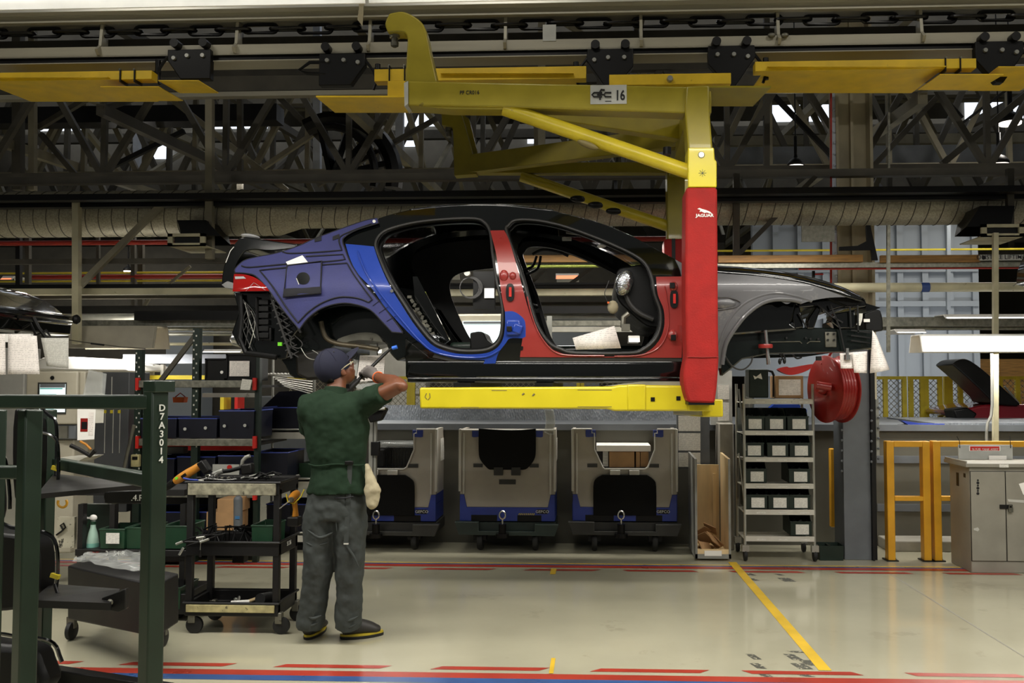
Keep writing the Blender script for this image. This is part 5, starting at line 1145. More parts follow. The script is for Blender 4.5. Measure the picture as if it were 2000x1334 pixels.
b = MB(); b.pprism(cr([(1063, 800, 1), (1081, 800, 1), (1084, 825), (1082, 848, 1), (1072, 849), (1062, 843, 1), (1066, 825)], True, 4), 8.33, .03); tag(b.build('clear_bag', m_plastic, None, bevel=.008), 'crumpled clear bag hanging at the right corner of the middle container', 'plastic bag')
# ------------------------------------------------------------------ wooden crate
Y = 8.0; t = thing('wooden_crate', 'tall open plywood crate with grey sides left of the shelf trolley', 'crate', at(1390, 1090, Y))
xl, xr = at(1358, 1090, Y).x, at(1428, 1090, Y).x; zt = at(1390, 892, Y).z
for nm, xa in (('side_panel', xl), ('side_panel', xr-.02)):
    b = MB(); b.prism([(Y, .02), (Y, zt-.02), (Y+.55, zt), (Y+.55, .02)], xa, xa+.02, 'YZ'); b.build(nm, m_ply if xa > xl else m_plyedge, t)
b = MB(); b.bb((xl+.02, Y+.52, .05), (xr-.02, Y+.545, at(1390, 908, Y+.5).z)); b.build('back_panel', m_ply, t)
b = MB(); b.bb((xl+.02, Y, .02), (xr-.02, Y+.52, .06)); b.bb((xl+.02, Y, .06), (xr-.02, Y+.02, .1)); b.build('base_panel', m_ply, t)
b = MB(); b.bb((xr-.09, Y+.49, .06), (xr-.06, Y+.515, zt-.2)); b.build('batten', m_ply, t)
b = MB(); b.bb((xl, Y-.003, .02), (xr, Y, .06)); b.bb((xl, Y-.003, .02), (xl+.02, Y, zt-.02)); b.bb((xr-.02, Y-.003, .02), (xr, Y, zt-.02)); b.build('grey_edge', m_plyedge, t)
b = MB(); b.bb((xl+.08, Y-.006, .045), (xl+.23, Y-.002, .09)); b.build('white_sticker', m_paperw, t)
random.seed(3)
for i in range(7):
    b = MB(); p = Vector((random.uniform(xl+.1, xr-.1), Y+random.uniform(.1, .4), .07+.025*i)); b.box(p, (.14, .12, .008), Euler((random.random(), random.random()*.8, random.random()*3)).to_matrix())
    tag(b.build('scrap_card', m_cardb), 'torn piece of brown card lying in the bottom of the wooden crate', 'scrap', 'torn card scraps in the crate')
# notice board and cabinets behind
t = thing('notice_board', 'grey board covered with printed forms behind the crate', 'board', at(1350, 880, 8.55))
b = MB(); b.pb(1322, 806, 1386, 917, 8.6, .05); b.build('board', m_gcol, t)
for y0, y1 in ((812, 842), (846, 880), (884, 912)):
    b = MB(); b.pb(1325, y0, 1368, y1, 8.59, .005); b.build('printed_form', m_paper2, t)
t = thing('notice_board', 'upper pale board with diagrams beside the red pad', 'board', at(1410, 780, 8.65))
b = MB(); b.pb(1388, 724, 1430, 830, 8.7, .05); b.build('board', m_silvtag, t)
for y0, y1 in ((752, 780), (786, 822)):
    b = MB(); b.pb(1402, y0, 1424, y1, 8.69, .005); b.build('printed_form', m_paper2, t)
b = MB(); b.pb(1405, 827, 1434, 1075, 8.5, .25); tag(b.build('control_cabinet', m_kerb, None, bevel=.01), 'plain grey cabinet standing between the crate and the shelf trolley', 'cabinet')
hbar('yellow_rail', 'rail', 'yellow tubular rail between the containers', 855, 1120, 890, 909, 9.7, .05, m_yfence)
# ------------------------------------------------------------------ shelf trolley
Y = 8.02; t = thing('shelf_trolley', 'tall silver shelf trolley holding dark green bins', 'trolley', at(1520, 1090, Y))
x0, x1 = at(1454, 900, Y).x, at(1589, 900, Y).x; D = .42
for x in (x0, x1):
    for y in (Y, Y+D):
        b = MB(); b.cyl((x, y, .13), (x, y, at(1500, 750, Y).z), .013, 10); b.build('upright', m_alu, t)
        b = MB(); b.bb((x-.03, y-.03, .085), (x+.03, y+.03, .14)); c = b.build('caster', m_alu, t)
        b = MB(); b.lathe([(.045, x-.014), (.05, x), (.045, x+.014)], (0, y, .05), 'X', 18); b.build('wheel', m_rubber, c)
for ya, yb in ((779, 789), (841, 850), (893, 902), (944, 954), (995, 1005), (1047, 1057)):
    b = MB(); za, zb_ = at(1500, ya, Y).z, at(1500, yb, Y).z
    b.bb((x0, Y-.012, zb_), (x1, Y-.006, za)); b.bb((x0, Y, zb_+.005), (x1, Y+D, zb_+.012)); sh = b.build('shelf', m_shelfw, t)
    for i in range(3): b = MB(); b.bb((x0+.1+i*.19, Y-.0135, zb_+.012), (x0+.18+i*.19, Y-.012, zb_+.022)); b.build('printed_strip', m_paper2, sh)
b = MB(); b.cyl((x0, Y, .2), (x1, Y, .2), .01, 8); b.build('lower_bar', m_chrome, t)
for q0, q1 in (((1443, 760), (1456, 880)), ((1443, 885), (1456, 1000))):
    b = MB(); b.cyl(at(*q0, Y+.1), at(*q1, Y), .008, 6); b.build('side_brace', m_alu, t)
gb = None; rows = [(841, (1474, 1516, 1560), 'second'), (893, (1472, 1520, 1564), 'third'), (944, (1477, 1562), 'fourth'), (995, (1478, 1521, 1562), 'fifth'), (1047, (1564,), 'lowest')]
pos = {3: ('left', 'middle', 'right'), 2: ('left', 'right'), 1: ('only',)}
def gbin(w, l, h):
    t = thing('green_bin', 'x', 'bin'); 
    b = MB(); o = [(-l/2, 0), (l/2, 0), (l/2, h), (-l/2+.09, h), (-l/2, h*.5)]
    for x in (-w/2, w/2-.004): b.prism(o, x, x+.004, 'YZ')
    b.bb((-w/2, -l/2, 0), (w/2, l/2, .004)); b.bb((-w/2, -l/2, 0), (w/2, -l/2+.004, h*.62)); b.bb((-w/2, l/2-.004, 0), (w/2, l/2, h)); b.bb((-w/2-.005, -l/2-.006, h*.6), (w/2+.005, -l/2+.006, h*.66)); b.build('bin_body', m_gbin, t, bevel=.002)
    b = MB(); b.bb((-w*.26, -l/2-.003, h*.06), (w*.36, -l/2-.001, h*.52)); b.build('printed_label', m_paper2, t)
    b = MB()
    for i in range(9): b.box((random.uniform(-w*.35, w*.35), random.uniform(-l*.3, l*.2), h*.55), (.05, .03, .02), Euler((random.random()*3, random.random()*3, 0)).to_matrix())
    b.build('small_parts', m_blk, t, kind='stuff'); return t
proto = gbin(.185, .33, .19); first = True
for yy, xs, rn in rows:
    z = at(1500, yy, Y).z + .002
    for i, px in enumerate(xs):
        lab = 'dark green parts bin with a white label, %s on the %s shelf from the top' % (pos[len(xs)][i], rn); p = (at(px, 900, Y).x, Y+.18, z)
        if first: proto.location = p; proto['label'] = lab; proto['group'] = 'green bins on the shelf trolley'; first = False
        else: dup(proto, p, label=lab, group='green bins on the shelf trolley')
z = at(1500, 779, Y).z
b = MB(); b.pb(1515, 734, 1569, 778, Y+.02, .25); ct = thing('carton', 'brown carton with a printed white label on top of the shelf trolley', 'carton', at(1540, 778, Y+.1)); b.build('box_body', m_cardb, ct, bevel=.004)
b = MB(); b.pb(1521, 741, 1564, 772, Y+.016, .003); b.build('shipping_label', m_paper, ct)
ct = thing('green_case', 'green instrument case with a torn white sticker beside the carton', 'case', at(1482, 778, Y+.1))
b = MB(); b.pb(1463, 721, 1501, 777, Y+.02, .2); b.build('case_body', m_gbin, ct, bevel=.01); b = MB(); b.pprism([(1471, 733), (1477, 736), (1486, 729), (1489, 741), (1480, 738), (1474, 741)], Y+.017, .002); b.build('torn_sticker', m_paperw, ct)
b = MB(); b.tube([at(x, y, Y+.1) for x, y in ((1512, 775), (1512, 735), (1508, 726), (1500, 724), (1494, 730))], .012, 8); b.build('hook_handle', m_blk, ct)
b = MB(); b.pprism([(1500, 800), (1512, 790), (1560, 790), (1576, 800), (1576, 806), (1505, 806)], Y+.6, .1); tag(b.build('blue_sheet', m_blue), 'folded blue plastic sheet behind the top of the shelf trolley', 'sheet')
# hose reel
Y = 8.0; c = at(1628, 760, Y); t = thing('hose_reel', 'red hose reel hanging between the shelf trolley and the grey column', 'hose reel', c)
rot = Matrix.Translation(c) @ Matrix.Rotation(R(17), 4, 'Z')
r = 63/S(Y)
def rl(prof, nm, m, n=40):
    b = MB(); b.lathe(prof, (0, 0, 0), 'X', n); b.xf(rot @ Matrix.Rotation(R(180), 4, 'Z')); return b.build(nm, m, t, smooth=40)
rl([(r, .07), (r+.008, .075), (r+.008, .085), (r, .09), (.05, .09), (.05, .07)], 'near_disc', m_reel); rl([(r, -.09), (r+.008, -.085), (r+.008, -.075), (r, -.07), (.05, -.07), (.05, -.09)], 'far_disc', m_reel)
rl([(.1, -.07), (.1, .07)], 'drum', m_dark)
for i in range(5):
    b = MB(); b.tube([Vector((-.054+i*.027, (r-.03)*math.cos(a*.26), (r-.03)*math.sin(a*.26))) for a in range(24)], .018, 8, True); b.xf(rot @ Matrix.Rotation(R(180), 4, 'Z')); b.build('hose_turn', m_reel, t)
rl([(.045, .09), (.05, .12), (.03, .16)], 'hub', m_reel, 20)
b = MB(); b.cyl(at(1594, 752, 7.85), at(1622, 757, 7.85), .035, 14); b.build('swivel_inlet', m_reel, t)
b = MB(); b.tube([at(x, y, 8.02) for x, y in ((1604, 712), (1608, 706), (1618, 698), (1624, 688))], .012, 8); b.build('feed_hose', m_reel, t)
b = MB(); b.bb((c.x-.02, 8.05, c.z-.12), (c.x+.12, 8.1, c.z+.05)); b.build('wall_bracket', m_reel, t)
# little things near the column
t = thing('green_tub', 'small dark green tub on the floor left of the grey column', 'tub', at(1628, 1086, 8.0)); b = MB()
pp = at(1625, 1086, 8.05); b.tray((pp.x, 8.15, 0), (.2, .18, .13), flare=.06); b.build('tub', m_gbin, t); b = MB(); b.bb((pp.x-.01, 8.06, .01), (pp.x+.01, 8.24, .12)); b.build('divider', m_gbin, t)
b = MB(); b.pb(1622, 876, 1632, 1030, 8.55, .06); tag(b.build('yellow_post', m_orange, None, bevel=.01), 'dim yellow post in the dark gap left of the grey column', 'post')
# ------------------------------------------------------------------ orange barriers and cabinet
def barrier(x0, x1, Y, lab, right=True):
    t = thing('guard_barrier', lab, 'barrier', at((x0+x1)/2, 1087, Y), 'orange guard barriers before the dark wall'); s = .065; X0, X1 = at(x0, 900, Y).x, at(x1, 900, Y).x; zt = at((x0+x1)/2, 862, Y).z
    b = MB(); b.bb((X0, Y, 0), (X0+s, Y+s*1.4, zt)); b.build('post', m_orange, t, bevel=.006)
    if right: b = MB(); b.bb((X1-s, Y, 0), (X1, Y+s*1.4, zt)); b.build('post', m_orange, t, bevel=.006)
    b = MB(); b.bb((X0+s, Y, zt-.05), (X1-(s if right else 0), Y+s, zt)); b.build('top_rail', m_orange, t, bevel=.004)
    zm = at(x0, 974, Y).z; b = MB(); b.bb((X0+s, Y, zm-.02), (X1-(s if right else 0), Y+s, zm+.02)); b.build('middle_rail', m_orange, t, bevel=.004)
    for x in ((X0, X1-s) if right else (X0,)):
        b = MB(); b.bb((x-.02, Y-.02, 0), (x+s+.02, Y+s*1.4+.02, .01)); b.build('foot_plate', m_dark, t)
barrier(1732, 1817, 8.06, 'narrow orange guard barrier between the grey column and the wider one'); barrier(1823, 2080, 8.06, 'wide orange guard barrier behind the grey cabinet', False)
Y = 7.6; X0 = at(1895, 1000, Y).x; t = thing('steel_cabinet', 'worn grey two door steel cabinet at the right edge', 'cabinet', (X0+.5, Y+.2, 0))
zt = at(1900, 912, Y).z; X1 = X0+.92; Yb = Y+.42
b = MB(); b.bb((X0, Y, 0), (X1, Yb, zt)); b.build('carcass', m_cab, t, bevel=.006)
b = MB(); b.bb((X0-.04, Y-.03, zt), (X1+.04, Yb+.02, zt+.03)); b.bb((X0-.04, Y-.03, zt+.03), (X0-.03, Yb, zt+.05)); b.build('worktop', m_cab, t, bevel=.003)
zd0, zd1 = at(1900, 1095, Y).z, at(1900, 921, Y).z; xm = at(1964, 1000, Y).x
for nm, a, c in (('door', X0+.005, xm-.004), ('door', xm+.004, X1-.02)):
    b = MB(); b.bb((a, Y-.012, zd0), (c, Y, zd1)); d = b.build(nm, m_cab, t, bevel=.003)
    b = MB(); b.bb((a-.004, Y-.002, zd0-.004), (c+.004, Y-.0005, zd1+.004)); b.build('door_gap', m_dark, d)
b = MB(); b.pb(1953, 986, 1978, 994, Y-.02, .01); h = b.build('hasp', m_dark, t)
b = MB(); p = at(1974, 996, Y-.03); b.box(p, (.035, .015, .035)); b.tube([p+Vector((-.012, 0, .015)), p+Vector((-.012, 0, .035)), p+Vector((.012, 0, .035)), p+Vector((.012, 0, .015))], .004, 6); b.build('padlock', m_steelp, h)
b = MB()
for i in range(6): a = at(1910, 938+i*5.2, Y-.0135); b.lathe([(.012 if i % 2 else .008, Y-.014), (.012 if i % 2 else .008, Y-.0125)], (a.x, 0, a.z), 'Y', 12)
b.build('vent_holes', m_ink, t)
for y0, y1, x in ((924, 950, 1867), (922, 930, 1881)):
    b = MB(); a = at(x, y0, Y+.2); c = at(x, y1, Y+.2); b.bb((X0-.002, Y+(.22 if x < 1870 else .08), c.z), (X0, Y+(.27 if x < 1870 else .12), a.z)); b.build('side_slot', m_dark, t)
b = MB(); b.pprism([(1968, 975), (2000, 977), (2000, 982), (1970, 980)], Y-.014, .002); b.pprism([(1902, 1032), (1910, 1030), (1913, 1034), (1910, 1038), (1902, 1035)], Y-.014, .002); b.build('scraped_patch', m_boxl, t)
b = MB(); b.pprism([(1990, 945), (2010, 940), (2010, 975), (1998, 965)], Y-.014, .002); b.build('torn_label', m_paperw, t)
b = MB(); b.pb(1952, 907, 1970, 913, Y-.034, .002); b.build('stamped_marks', m_paper2, t)
Ys = Yb-.03; t = thing('sign_board', 'grey board with a red FUEL TANK sign standing on the steel cabinet', 'sign', at(1925, 898, Ys))
b = MB(); b.pb(1872, 869, 1978, 898, Ys, .012); b.build('board', m_silvtag, t, bevel=.002)
b = MB(); b.pb(1893, 871, 1954, 881, Ys-.004, .004); b.build('white_border', m_paperw, t); b = MB(); b.pb(1895, 872, 1952, 880, Ys-.006, .003); rr = b.build('red_sign', m_redp, t)
text('76 FUEL TANK ASSIST', .028, at(1924, 878, Ys-.0065), m_inkw, rr, sx=.85)
b = MB(); b.pb(1932, 890, 1966, 899, Ys-.03, .01); b.build('paper_block', m_paperw, t)
for x, dx in ((1873, -4), (1972, 0)):
    b = MB(); b.tube([at(x+2, 875, Ys-.005), at(x+1, 862, Ys-.02), at(x+dx, 852, Ys)], .003, 5); b.build('wire_tie', m_dark, t)
t = thing('lifting_sign', 'white sign board reading ONSTYLE LIFTING at the right end of the timber boards', 'sign', at(1960, 503, 8.85))
b = MB(); b.pb(1914, 497, 2080, 508, 8.86, .03); b.build('board', m_silvtag, t); text('ONSTYLE LIFTING', .062, at(1956, 502.5, 8.857), m_ink, t, sx=.95)
b = MB(); b.ball(at(1921, 503, 8.858), (.018, .002, .022)); b.build('round_logo', m_ink, t)
b = MB(); b.pb(1988, 500, 1994, 504, 8.857, .002); b.build('fine_print', m_ink, t)
t = thing('lifting_sign', 'white sign board ending in LIFTING seen through the rear door opening', 'sign', at(840, 507, 8.85))
b = MB(); b.pb(700, 500, 833, 512, 8.86, .03); b.build('board', m_silvtag, t); text('LIFTING', .062, at(802, 506, 8.857), m_ink, t, sx=.95)
b = MB(); b.pb(835, 500, 864, 512, 8.86, .03); b.build('board', m_paperw, t); text('PK No\n11667.52', .028, at(850, 506, 8.857), m_ink, t)
# floor plates, wall fence and things beyond on the right
def fence(x0, x1, y0, y1, Y, lab, posts, mesh=True, mm=m_yfence):
    t = thing('mesh_fence', lab, 'fence', at((x0+x1)/2, y1, Y), 'yellow framed mesh fences'); w = 4/S(Y)
    a, c = at(x0, y1, Y), at(x1, y0, Y); b = MB(); b.bb((a.x, Y, c.z-w*1.5), (c.x, Y+.04, c.z)); b.build('top_rail', mm, t)
    for x in posts:
        b = MB(); q = at(x, y1, Y).x; b.bb((q-w, Y-.005, a.z-.3), (q+w, Y+.045, c.z)); b.build('fence_post', mm, t)
    if mesh:
        b = MB(); z0, z1 = a.z, c.z; h = z1-z0; n = int((c.x-a.x+h)/.07)
        for i in range(n):
            xs = a.x-h+i*.07
            for s in (0, 1):
                p = Vector((xs, Y+.02, z0)); q = Vector((xs+h, Y+.02, z1))
                if s: p.z, q.z = z1, z0
                d = q-p; t0 = max(0, (a.x-p.x)/d.x); t1 = min(1, (c.x-p.x)/d.x)
                if t1 > t0: b.bar(p+d*t0, p+d*t1, .006, .006)
        b.build('wire_mesh', m_truss2, t)
fence(1715, 1770, 735, 830, 10.9, 'short mesh fence panel just right of the grey column', (1731, 1768)); fence(1776, 1840, 735, 830, 11.0, 'mesh fence panel with a narrow gate beyond the platform', (1781, 1803, 1811, 1838))
fence(1847, 2060, 735, 830, 11.1, 'long yellow mesh fence behind the opened dark bonnet', (1850, 1858, 1878, 1956, 1990)); fence(560, 1100, 735, 830, 11.4, 'yellow and brown mesh fence seen under the car', (798, 806, 965, 972))
fence(1105, 1420, 735, 830, 11.45, 'yellow mesh fence seen right of the hanging clear bag', (1130, 1137, 1285, 1300))
t = thing('red_car', 'dark red car with its bonnet raised beyond the fence at right', 'car', at(1950, 820, 10.3))
b = MB(); b.pprism(cr([(1860, 712, 1), (1872, 703), (1890, 702), (1920, 722), (1960, 758), (1994, 790, 1), (1985, 793, 1), (1940, 788), (1930, 776), (1890, 738)], True, 4), 10.0, .5); b.build('raised_bonnet', m_grease, t, bevel=.02)
b = MB(); b.pprism(cr([(1865, 804, 1), (1890, 798), (1930, 790), (2000, 790), (2100, 785, 1), (2100, 830, 1), (1980, 824), (1900, 820), (1866, 812, 1)], True, 4), 10.05, .9); b.build('front_wing', m_carred, t, bevel=.04, smooth=60)
b = MB(); b.cyl(at(1962, 755, 10.2), at(1990, 788, 10.2), .012, 8); b.build('bonnet_stay', m_alu, t)
b = MB(); b.pprism([(1862, 800), (1890, 796), (1910, 808), (1900, 822), (1868, 820)], 10.0, .3); b.build('headlamp_hole', m_blk, t, bevel=.02)
t = thing('cable_conduit', 'thin bent conduit left of the slim cream post behind the cabinet', 'conduit', at(1930, 850, 8.6)); b = MB(); b.tube([at(x, y, 8.6) for x, y in ((1937, 690), (1938, 790), (1936, 812), (1929, 826), (1927, 845), (1927, 862))], .014, 8); b.build('conduit', m_alu, t)
b = MB(); b.pprism([(1760, 821), (1800, 827), (1845, 828), (1845, 830), (1775, 830)], 8.78, .1); tag(b.build('blue_document', m_boxb), 'blue folder lying on the platform edge right of the grey column', 'folder')
t = thing('computer_monitor', 'grey computer terminal with a bright screen seen through the rear door opening', 'monitor', at(935, 690, 8.7)); b = MB(); b.pb(887, 613, 990, 700, 8.7, .3); b.build('housing', m_kiosk, t, bevel=.02)
b = MB(); b.pb(903, 627, 985, 690, 8.69, .01); b.build('screen', m_scr, t); b = MB(); b.pb(905, 628, 985, 632, 8.685, .005); b.build('title_bar', m_gcol, t)
b = MB(); b.pb(925, 700, 950, 742, 8.8, .1); b.build('stand', m_kiosk, t)
t = thing('black_junction_box', 'black box with a coiled grey cable hung behind the rear door opening', 'cable box', at(940, 600, 8.95)); b = MB(); b.pb(924, 530, 966, 604, 9.0, .1); b.build('box_body', m_blk, t)
b = MB(); b.pb(946, 563, 965, 582, 8.98, .02); b.build('white_unit', m_white, t)
for k in range(4):
    b = MB(); b.tube([at(917+(19+k)*math.cos(a*.4)+k, 562+(19+k*.7)*math.sin(a*.4), 8.96) for a in range(16)], .006, 5, True); b.build('cable_coil', m_trim, t)
b = MB(); b.lathe([(.03, 8.9), (.03, 8.96)], (at(912, 533, 8.9).x, 0, at(912, 533, 8.9).z), 'Y', 12); b.build('cable_clip', m_boxl, t)
t = thing('black_terminal', 'small black terminal left of the bright screen behind the rear door opening', 'terminal', at(870, 640, 8.8)); b = MB(); b.pb(858, 613, 883, 690, 8.9, .2); b.build('housing', m_blk, t); b = MB(); b.pb(866, 628, 872, 645, 8.89, .01); b.build('display', m_scr, t)
hbar('aluminium_profile', 'profile', 'upright aluminium profile low in the front door opening', 1068, 1078, 617, 690, 8.9, .05, m_alu)
t = thing('safety_hammer', 'small red and black lever above the front wing', 'lever', at(1598, 533, 9.2)); b = MB(); b.pb(1587, 529, 1592, 542, 9.2, .03); b.build('head', m_blk, t); b = MB(); b.pb(1592, 534, 1608, 537, 9.2, .02); b.build('handle', m_redp, t)
b = MB(); b.pprism(cr([(1520, 722), (1536, 716), (1545, 718), (1580, 712), (1590, 712), (1580, 722), (1560, 730), (1540, 732)], True, 3), 9.0, .1); tag(b.build('red_cover', m_reel), 'dark red flexible cover lying behind the carton on the shelf trolley', 'cover')
hbar('pale_wall_unit', 'unit', 'pale glowing wall area behind the car nose', 1400, 1720, 690, 735, 13.6, .1, m_wallw)
t = thing('black_bracket', 'black angled bracket in front of the cream column below the duct', 'bracket', at(1690, 480, 9.3)); b = MB(); b.pprism([(1692, 440), (1700, 440), (1715, 508), (1704, 508), (1702, 488), (1640, 489), (1640, 482), (1675, 480), (1694, 470)], 9.3, .04); b.build('plate', m_blk, t)
# ------------------------------------------------------------------ the worker
wk = thing('person', 'worker in green shirt and navy cap seen from behind, raising a black rod tool', 'person', at(650, 1245, 5.45))
def A(px, py, Y): return at(px, py, Y)
k_ = 1/S(5.4)
# body (skin): torso core, neck, head, arms - one continuous surface
Hc = A(659, 722, 5.47)          # head centre
fdir = Vector((.62, .55, .40)).normalized(); up = Vector((-.27, -.22, .93)); up = (up - fdir*up.dot(fdir)).normalized(); sd = fdir.cross(up)   # face, crown, right side
HM = Matrix((( *sd, ), ( *fdir, ), ( *up, ))).transposed()       # local x = right side, y = face, z = up
def HL(x, y, z): return Hc + HM @ Vector((x, y, z))
b = MB()
b.ball(HL(0, -.012, .025), (.076, .096, .095), 24, 16, HM); b.ball(HL(0, .03, -.035), (.062, .068, .075), 20, 12, HM)
b.ball(HL(0, .055, -.078), (.036, .034, .026), 14, 10, HM)                      # chin
b.limb([(HL(0, .088, .012), .012, .012), (HL(0, .108, -.018), .016, .014), (HL(0, .1, -.032), .018, .012)], 10, up)   # nose
b.ball(HL(0, .088, -.052), (.026, .016, .009), 12, 8, HM); b.ball(HL(0, .086, -.062), (.022, .014, .008), 12, 8, HM)        # lips
for s in (-1, 1):
    b.ball(HL(s*.078, -.008, -.012), (.010, .02, .033), 12, 8, HM); b.ball(HL(s*.082, .0, -.03), (.008, .012, .014), 10, 8, HM)   # ears
    b.ball(HL(s*.045, .062, -.025), (.022, .02, .02), 10, 8, HM)
    b.ball(HL(s*.032, .082, .024), (.024, .014, .008), 10, 8, HM)             # brow
b.limb([(A(655, 790, 5.42), .085, .07), (A(655, 772, 5.43), .066, .062), (A(657, 755, 5.45), .058, .06), (HL(0, -.02, -.03), .058, .062)], 20)
b.limb([(A(655, 930, 5.42), .14, .09), (A(656, 860, 5.42), .15, .1), (A(656, 800, 5.42), .17, .1), (A(655, 775, 5.42), .10, .07)], 20)
shR, elR, wrR = A(712, 786, 5.42), A(783, 752, 5.30), A(738, 737, 5.50)
shL, elL, wrL = A(603, 792, 5.42), A(606, 850, 5.58), A(662, 798, 5.74)
b.limb([(A(680, 790, 5.42), .07, .07), (shR, .062, .064), (shR.lerp(elR, .5), .052, .055), (shR.lerp(elR, .86), .044, .047), (elR, .041, .042), (elR+(wrR-elR).normalized()*.03+Vector((-.0, 0, .0)), .042, .042)], 16)
d = (wrR-elR); b.limb([(elR-d*.05, .03, .032), (elR+d*.08, .042, .043), (elR+d*.35, .047, .044), (elR+d*.7, .036, .034), (wrR, .029, .027)], 16)
b.ball(elR+Vector((.012, -.01, -.008)), .034)
b.limb([(A(640, 795, 5.42), .07, .07), (shL, .062, .064), (shL.lerp(elL, .5), .052, .055), (elL, .042, .043)], 16)
d2 = (wrL-elL); b.limb([(elL-d2*.05, .03, .032), (elL+d2*.1, .042, .043), (elL+d2*.35, .045, .043), (wrL, .028, .027)], 16)
for (sx, knee, ank) in ((0, A(624, 1110, 5.42), A(606, 1228, 5.46)), (1, A(682, 1110, 5.42), A(682, 1228, 5.46))):
    hp = A(632 if sx == 0 else 676, 985, 5.42); b.limb([(hp+Vector((0, 0, .1)), .08, .09), (hp, .09, .1), (knee, .06, .065), (knee.lerp(ank, .35), .058, .062), (ank+Vector((0, 0, .02)), .035, .04)], 16)
b.limb([(A(654, 1000, 5.42), .13, .10), (A(654, 960, 5.42), .15, .11), (A(655, 915, 5.42), .14, .095)], 20)
body = b.build('body', m_skin, wk, remesh=.0065, relax=5)
# face details
for s in (-1, 1):
    e = MB(); e.ball(HL(s*.031, .079, .006), .0125, 12, 8); e.build('eye', m_white, wk)
    e = MB(); e.ball(HL(s*.032, .089, .007), .0055, 8, 6); e.build('pupil', m_ink, wk)
b = MB(); b.limb([(HL(0, -.06, -.075), .05, .02), (HL(0, -.085, -.03), .062, .025), (HL(0, -.09, .02), .06, .02)], 16, fdir)
for s in (-1, 1): b.ball(HL(s*.068, -.03, .0), (.012, .03, .03), 10, 8, HM)
b.build('short_hair', m_blk, wk, remesh=.006, relax=3)
# cap
b = MB(); vs = []
b.ball(HL(0, -.022, .034), (.092, .116, .112), 30, 20, HM)
o0 = 0; b.v = [v if (HM.transposed() @ (v-Hc)).z > -.012-.028*((HM.transposed() @ (v-Hc)).y < -.02) else Hc + HM @ Vector((*(HM.transposed() @ (v-Hc)).xy, -.012-.028*((HM.transposed() @ (v-Hc)).y < -.02))) for v in b.v]
cap = b.build('cap', m_cap, wk, relax=2)
b = MB(); vs = []; n = 14
for i in range(n+1):
    a = math.pi*i/n; x = .078*math.cos(a); 
    for r_ in (0, .5, 1):
        vs.append(HL(x*(1+.06*r_), .055+math.sin(a)*(.035+.098*r_)-(1-math.sin(a))*.02, .028+.022*math.sin(a)*1.0+.02*r_*math.sin(a)-.0*r_))
b.add(vs, [(i*3+k, i*3+k+1, (i+1)*3+k+1, (i+1)*3+k) for i in range(n) for k in range(2)]); b.build('peak', m_cap, cap, solid=.005, sub=1)
for (x, y, z) in ((.03, -.06, .13), (-.03, -.05, .135), (.06, .0, .12)):
    b = MB(); b.ball(HL(x, y, z), .004, 8, 6); b.build('eyelet', m_trim, cap)
for k in range(6):
    a = k*math.pi/3; pts = [Hc + HM @ Vector((.093*math.sin(u)*math.cos(a), -.022+.117*math.sin(u)*math.sin(a), .034+.113*math.cos(u))) for u in [j*.16 for j in range(9)]]
    b = MB(); b.tube(pts, .0012, 5); b.build('cap_seam', m_cap, cap)
# glasses
b = MB()
for s in (-1, 1): b.tube([HL(s*.084, -.02, .004), HL(s*.085, .03, .012), HL(s*.074, .082, .014)], .0035, 6)
gl = b.build('glasses_frame', m_cloth, wk)
for s in (-1, 1):
    b = MB(); b.ball(HL(s*.038, .104, .004), (.032, .006, .02), 14, 8, HM); b.build('lens', m_plastic, gl)
# shirt
b = MB()
secs = [(A(663, 962, 5.42), .196, .152), (A(663, 945, 5.42), .188, .145), (A(662, 925, 5.42), .172, .13), (A(661, 906, 5.42), .163, .118), (A(660, 880, 5.42), .178, .125), (A(658, 845, 5.42), .192, .135), (A(655, 815, 5.42), .205, .135), (A(653, 790, 5.42), .197, .12), (A(653, 775, 5.42), .155, .095), (A(655, 765, 5.42), .088, .078)]
b.limb([(p, rx, ry) for p, rx, ry in secs], 30)
b.ball(A(608, 800, 5.42), (.085, .095, .095), 18, 12); b.ball(A(700, 792, 5.42), (.09, .095, .09), 18, 12)
b.ball(A(630, 812, 5.37), (.08, .06, .12), 16, 10); b.ball(A(683, 812, 5.37), (.08, .06, .12), 16, 10)
sv = (elR-shR).normalized(); b.limb([(A(685, 795, 5.42), .09, .09), (shR+Vector((0, 0, -.012)), .083, .093), (shR+sv*.09, .075, .088), (shR+sv*.165, .069, .083)], 22)
sl = (elL-shL).normalized(); b.limb([(A(630, 795, 5.42), .085, .085), (shL, .078, .085), (shL+sl*.1, .072, .078), (shL+sl*.2, .068, .074)], 22)
shirt = b.build('shirt', m_shirt, wk, remesh=.009, relax=6, label='dark green short sleeved polo shirt')
def crease(pts, r, par, m, nm='fold'):
    b = MB(); n = len(pts); rr = [r*(.25+.75*math.sin(math.pi*i/(n-1))) for i in range(n)]; b.tube(pts, rr, 8); return b.build(nm, m, par)
tex = bpy.data.textures.new('cloth_folds', 'CLOUDS'); tex.noise_scale = .11; tex.noise_depth = 2
tex2 = bpy.data.textures.new('trouser_folds', 'CLOUDS'); tex2.noise_scale = .085; tex2.noise_depth = 2
def folds(o, tx, s):
    e = bpy.data.objects.new
    q = o.modifiers.new('d', 'DISPLACE'); q.texture = tx; q.strength = s; q.mid_level = .5; q.texture_coords = 'LOCAL'
folds(shirt, tex, .03)
b = MB(); b.limb([(A(654, 778, 5.42), .086, .08), (A(655, 766, 5.425), .073, .07), (A(656, 757, 5.43), .067, .066)], 24); b.build('collar', m_shirt, shirt, remesh=.006, relax=3)
for s0, s1 in (((640, 775), (625, 800)), ((672, 776), (690, 800))): pass
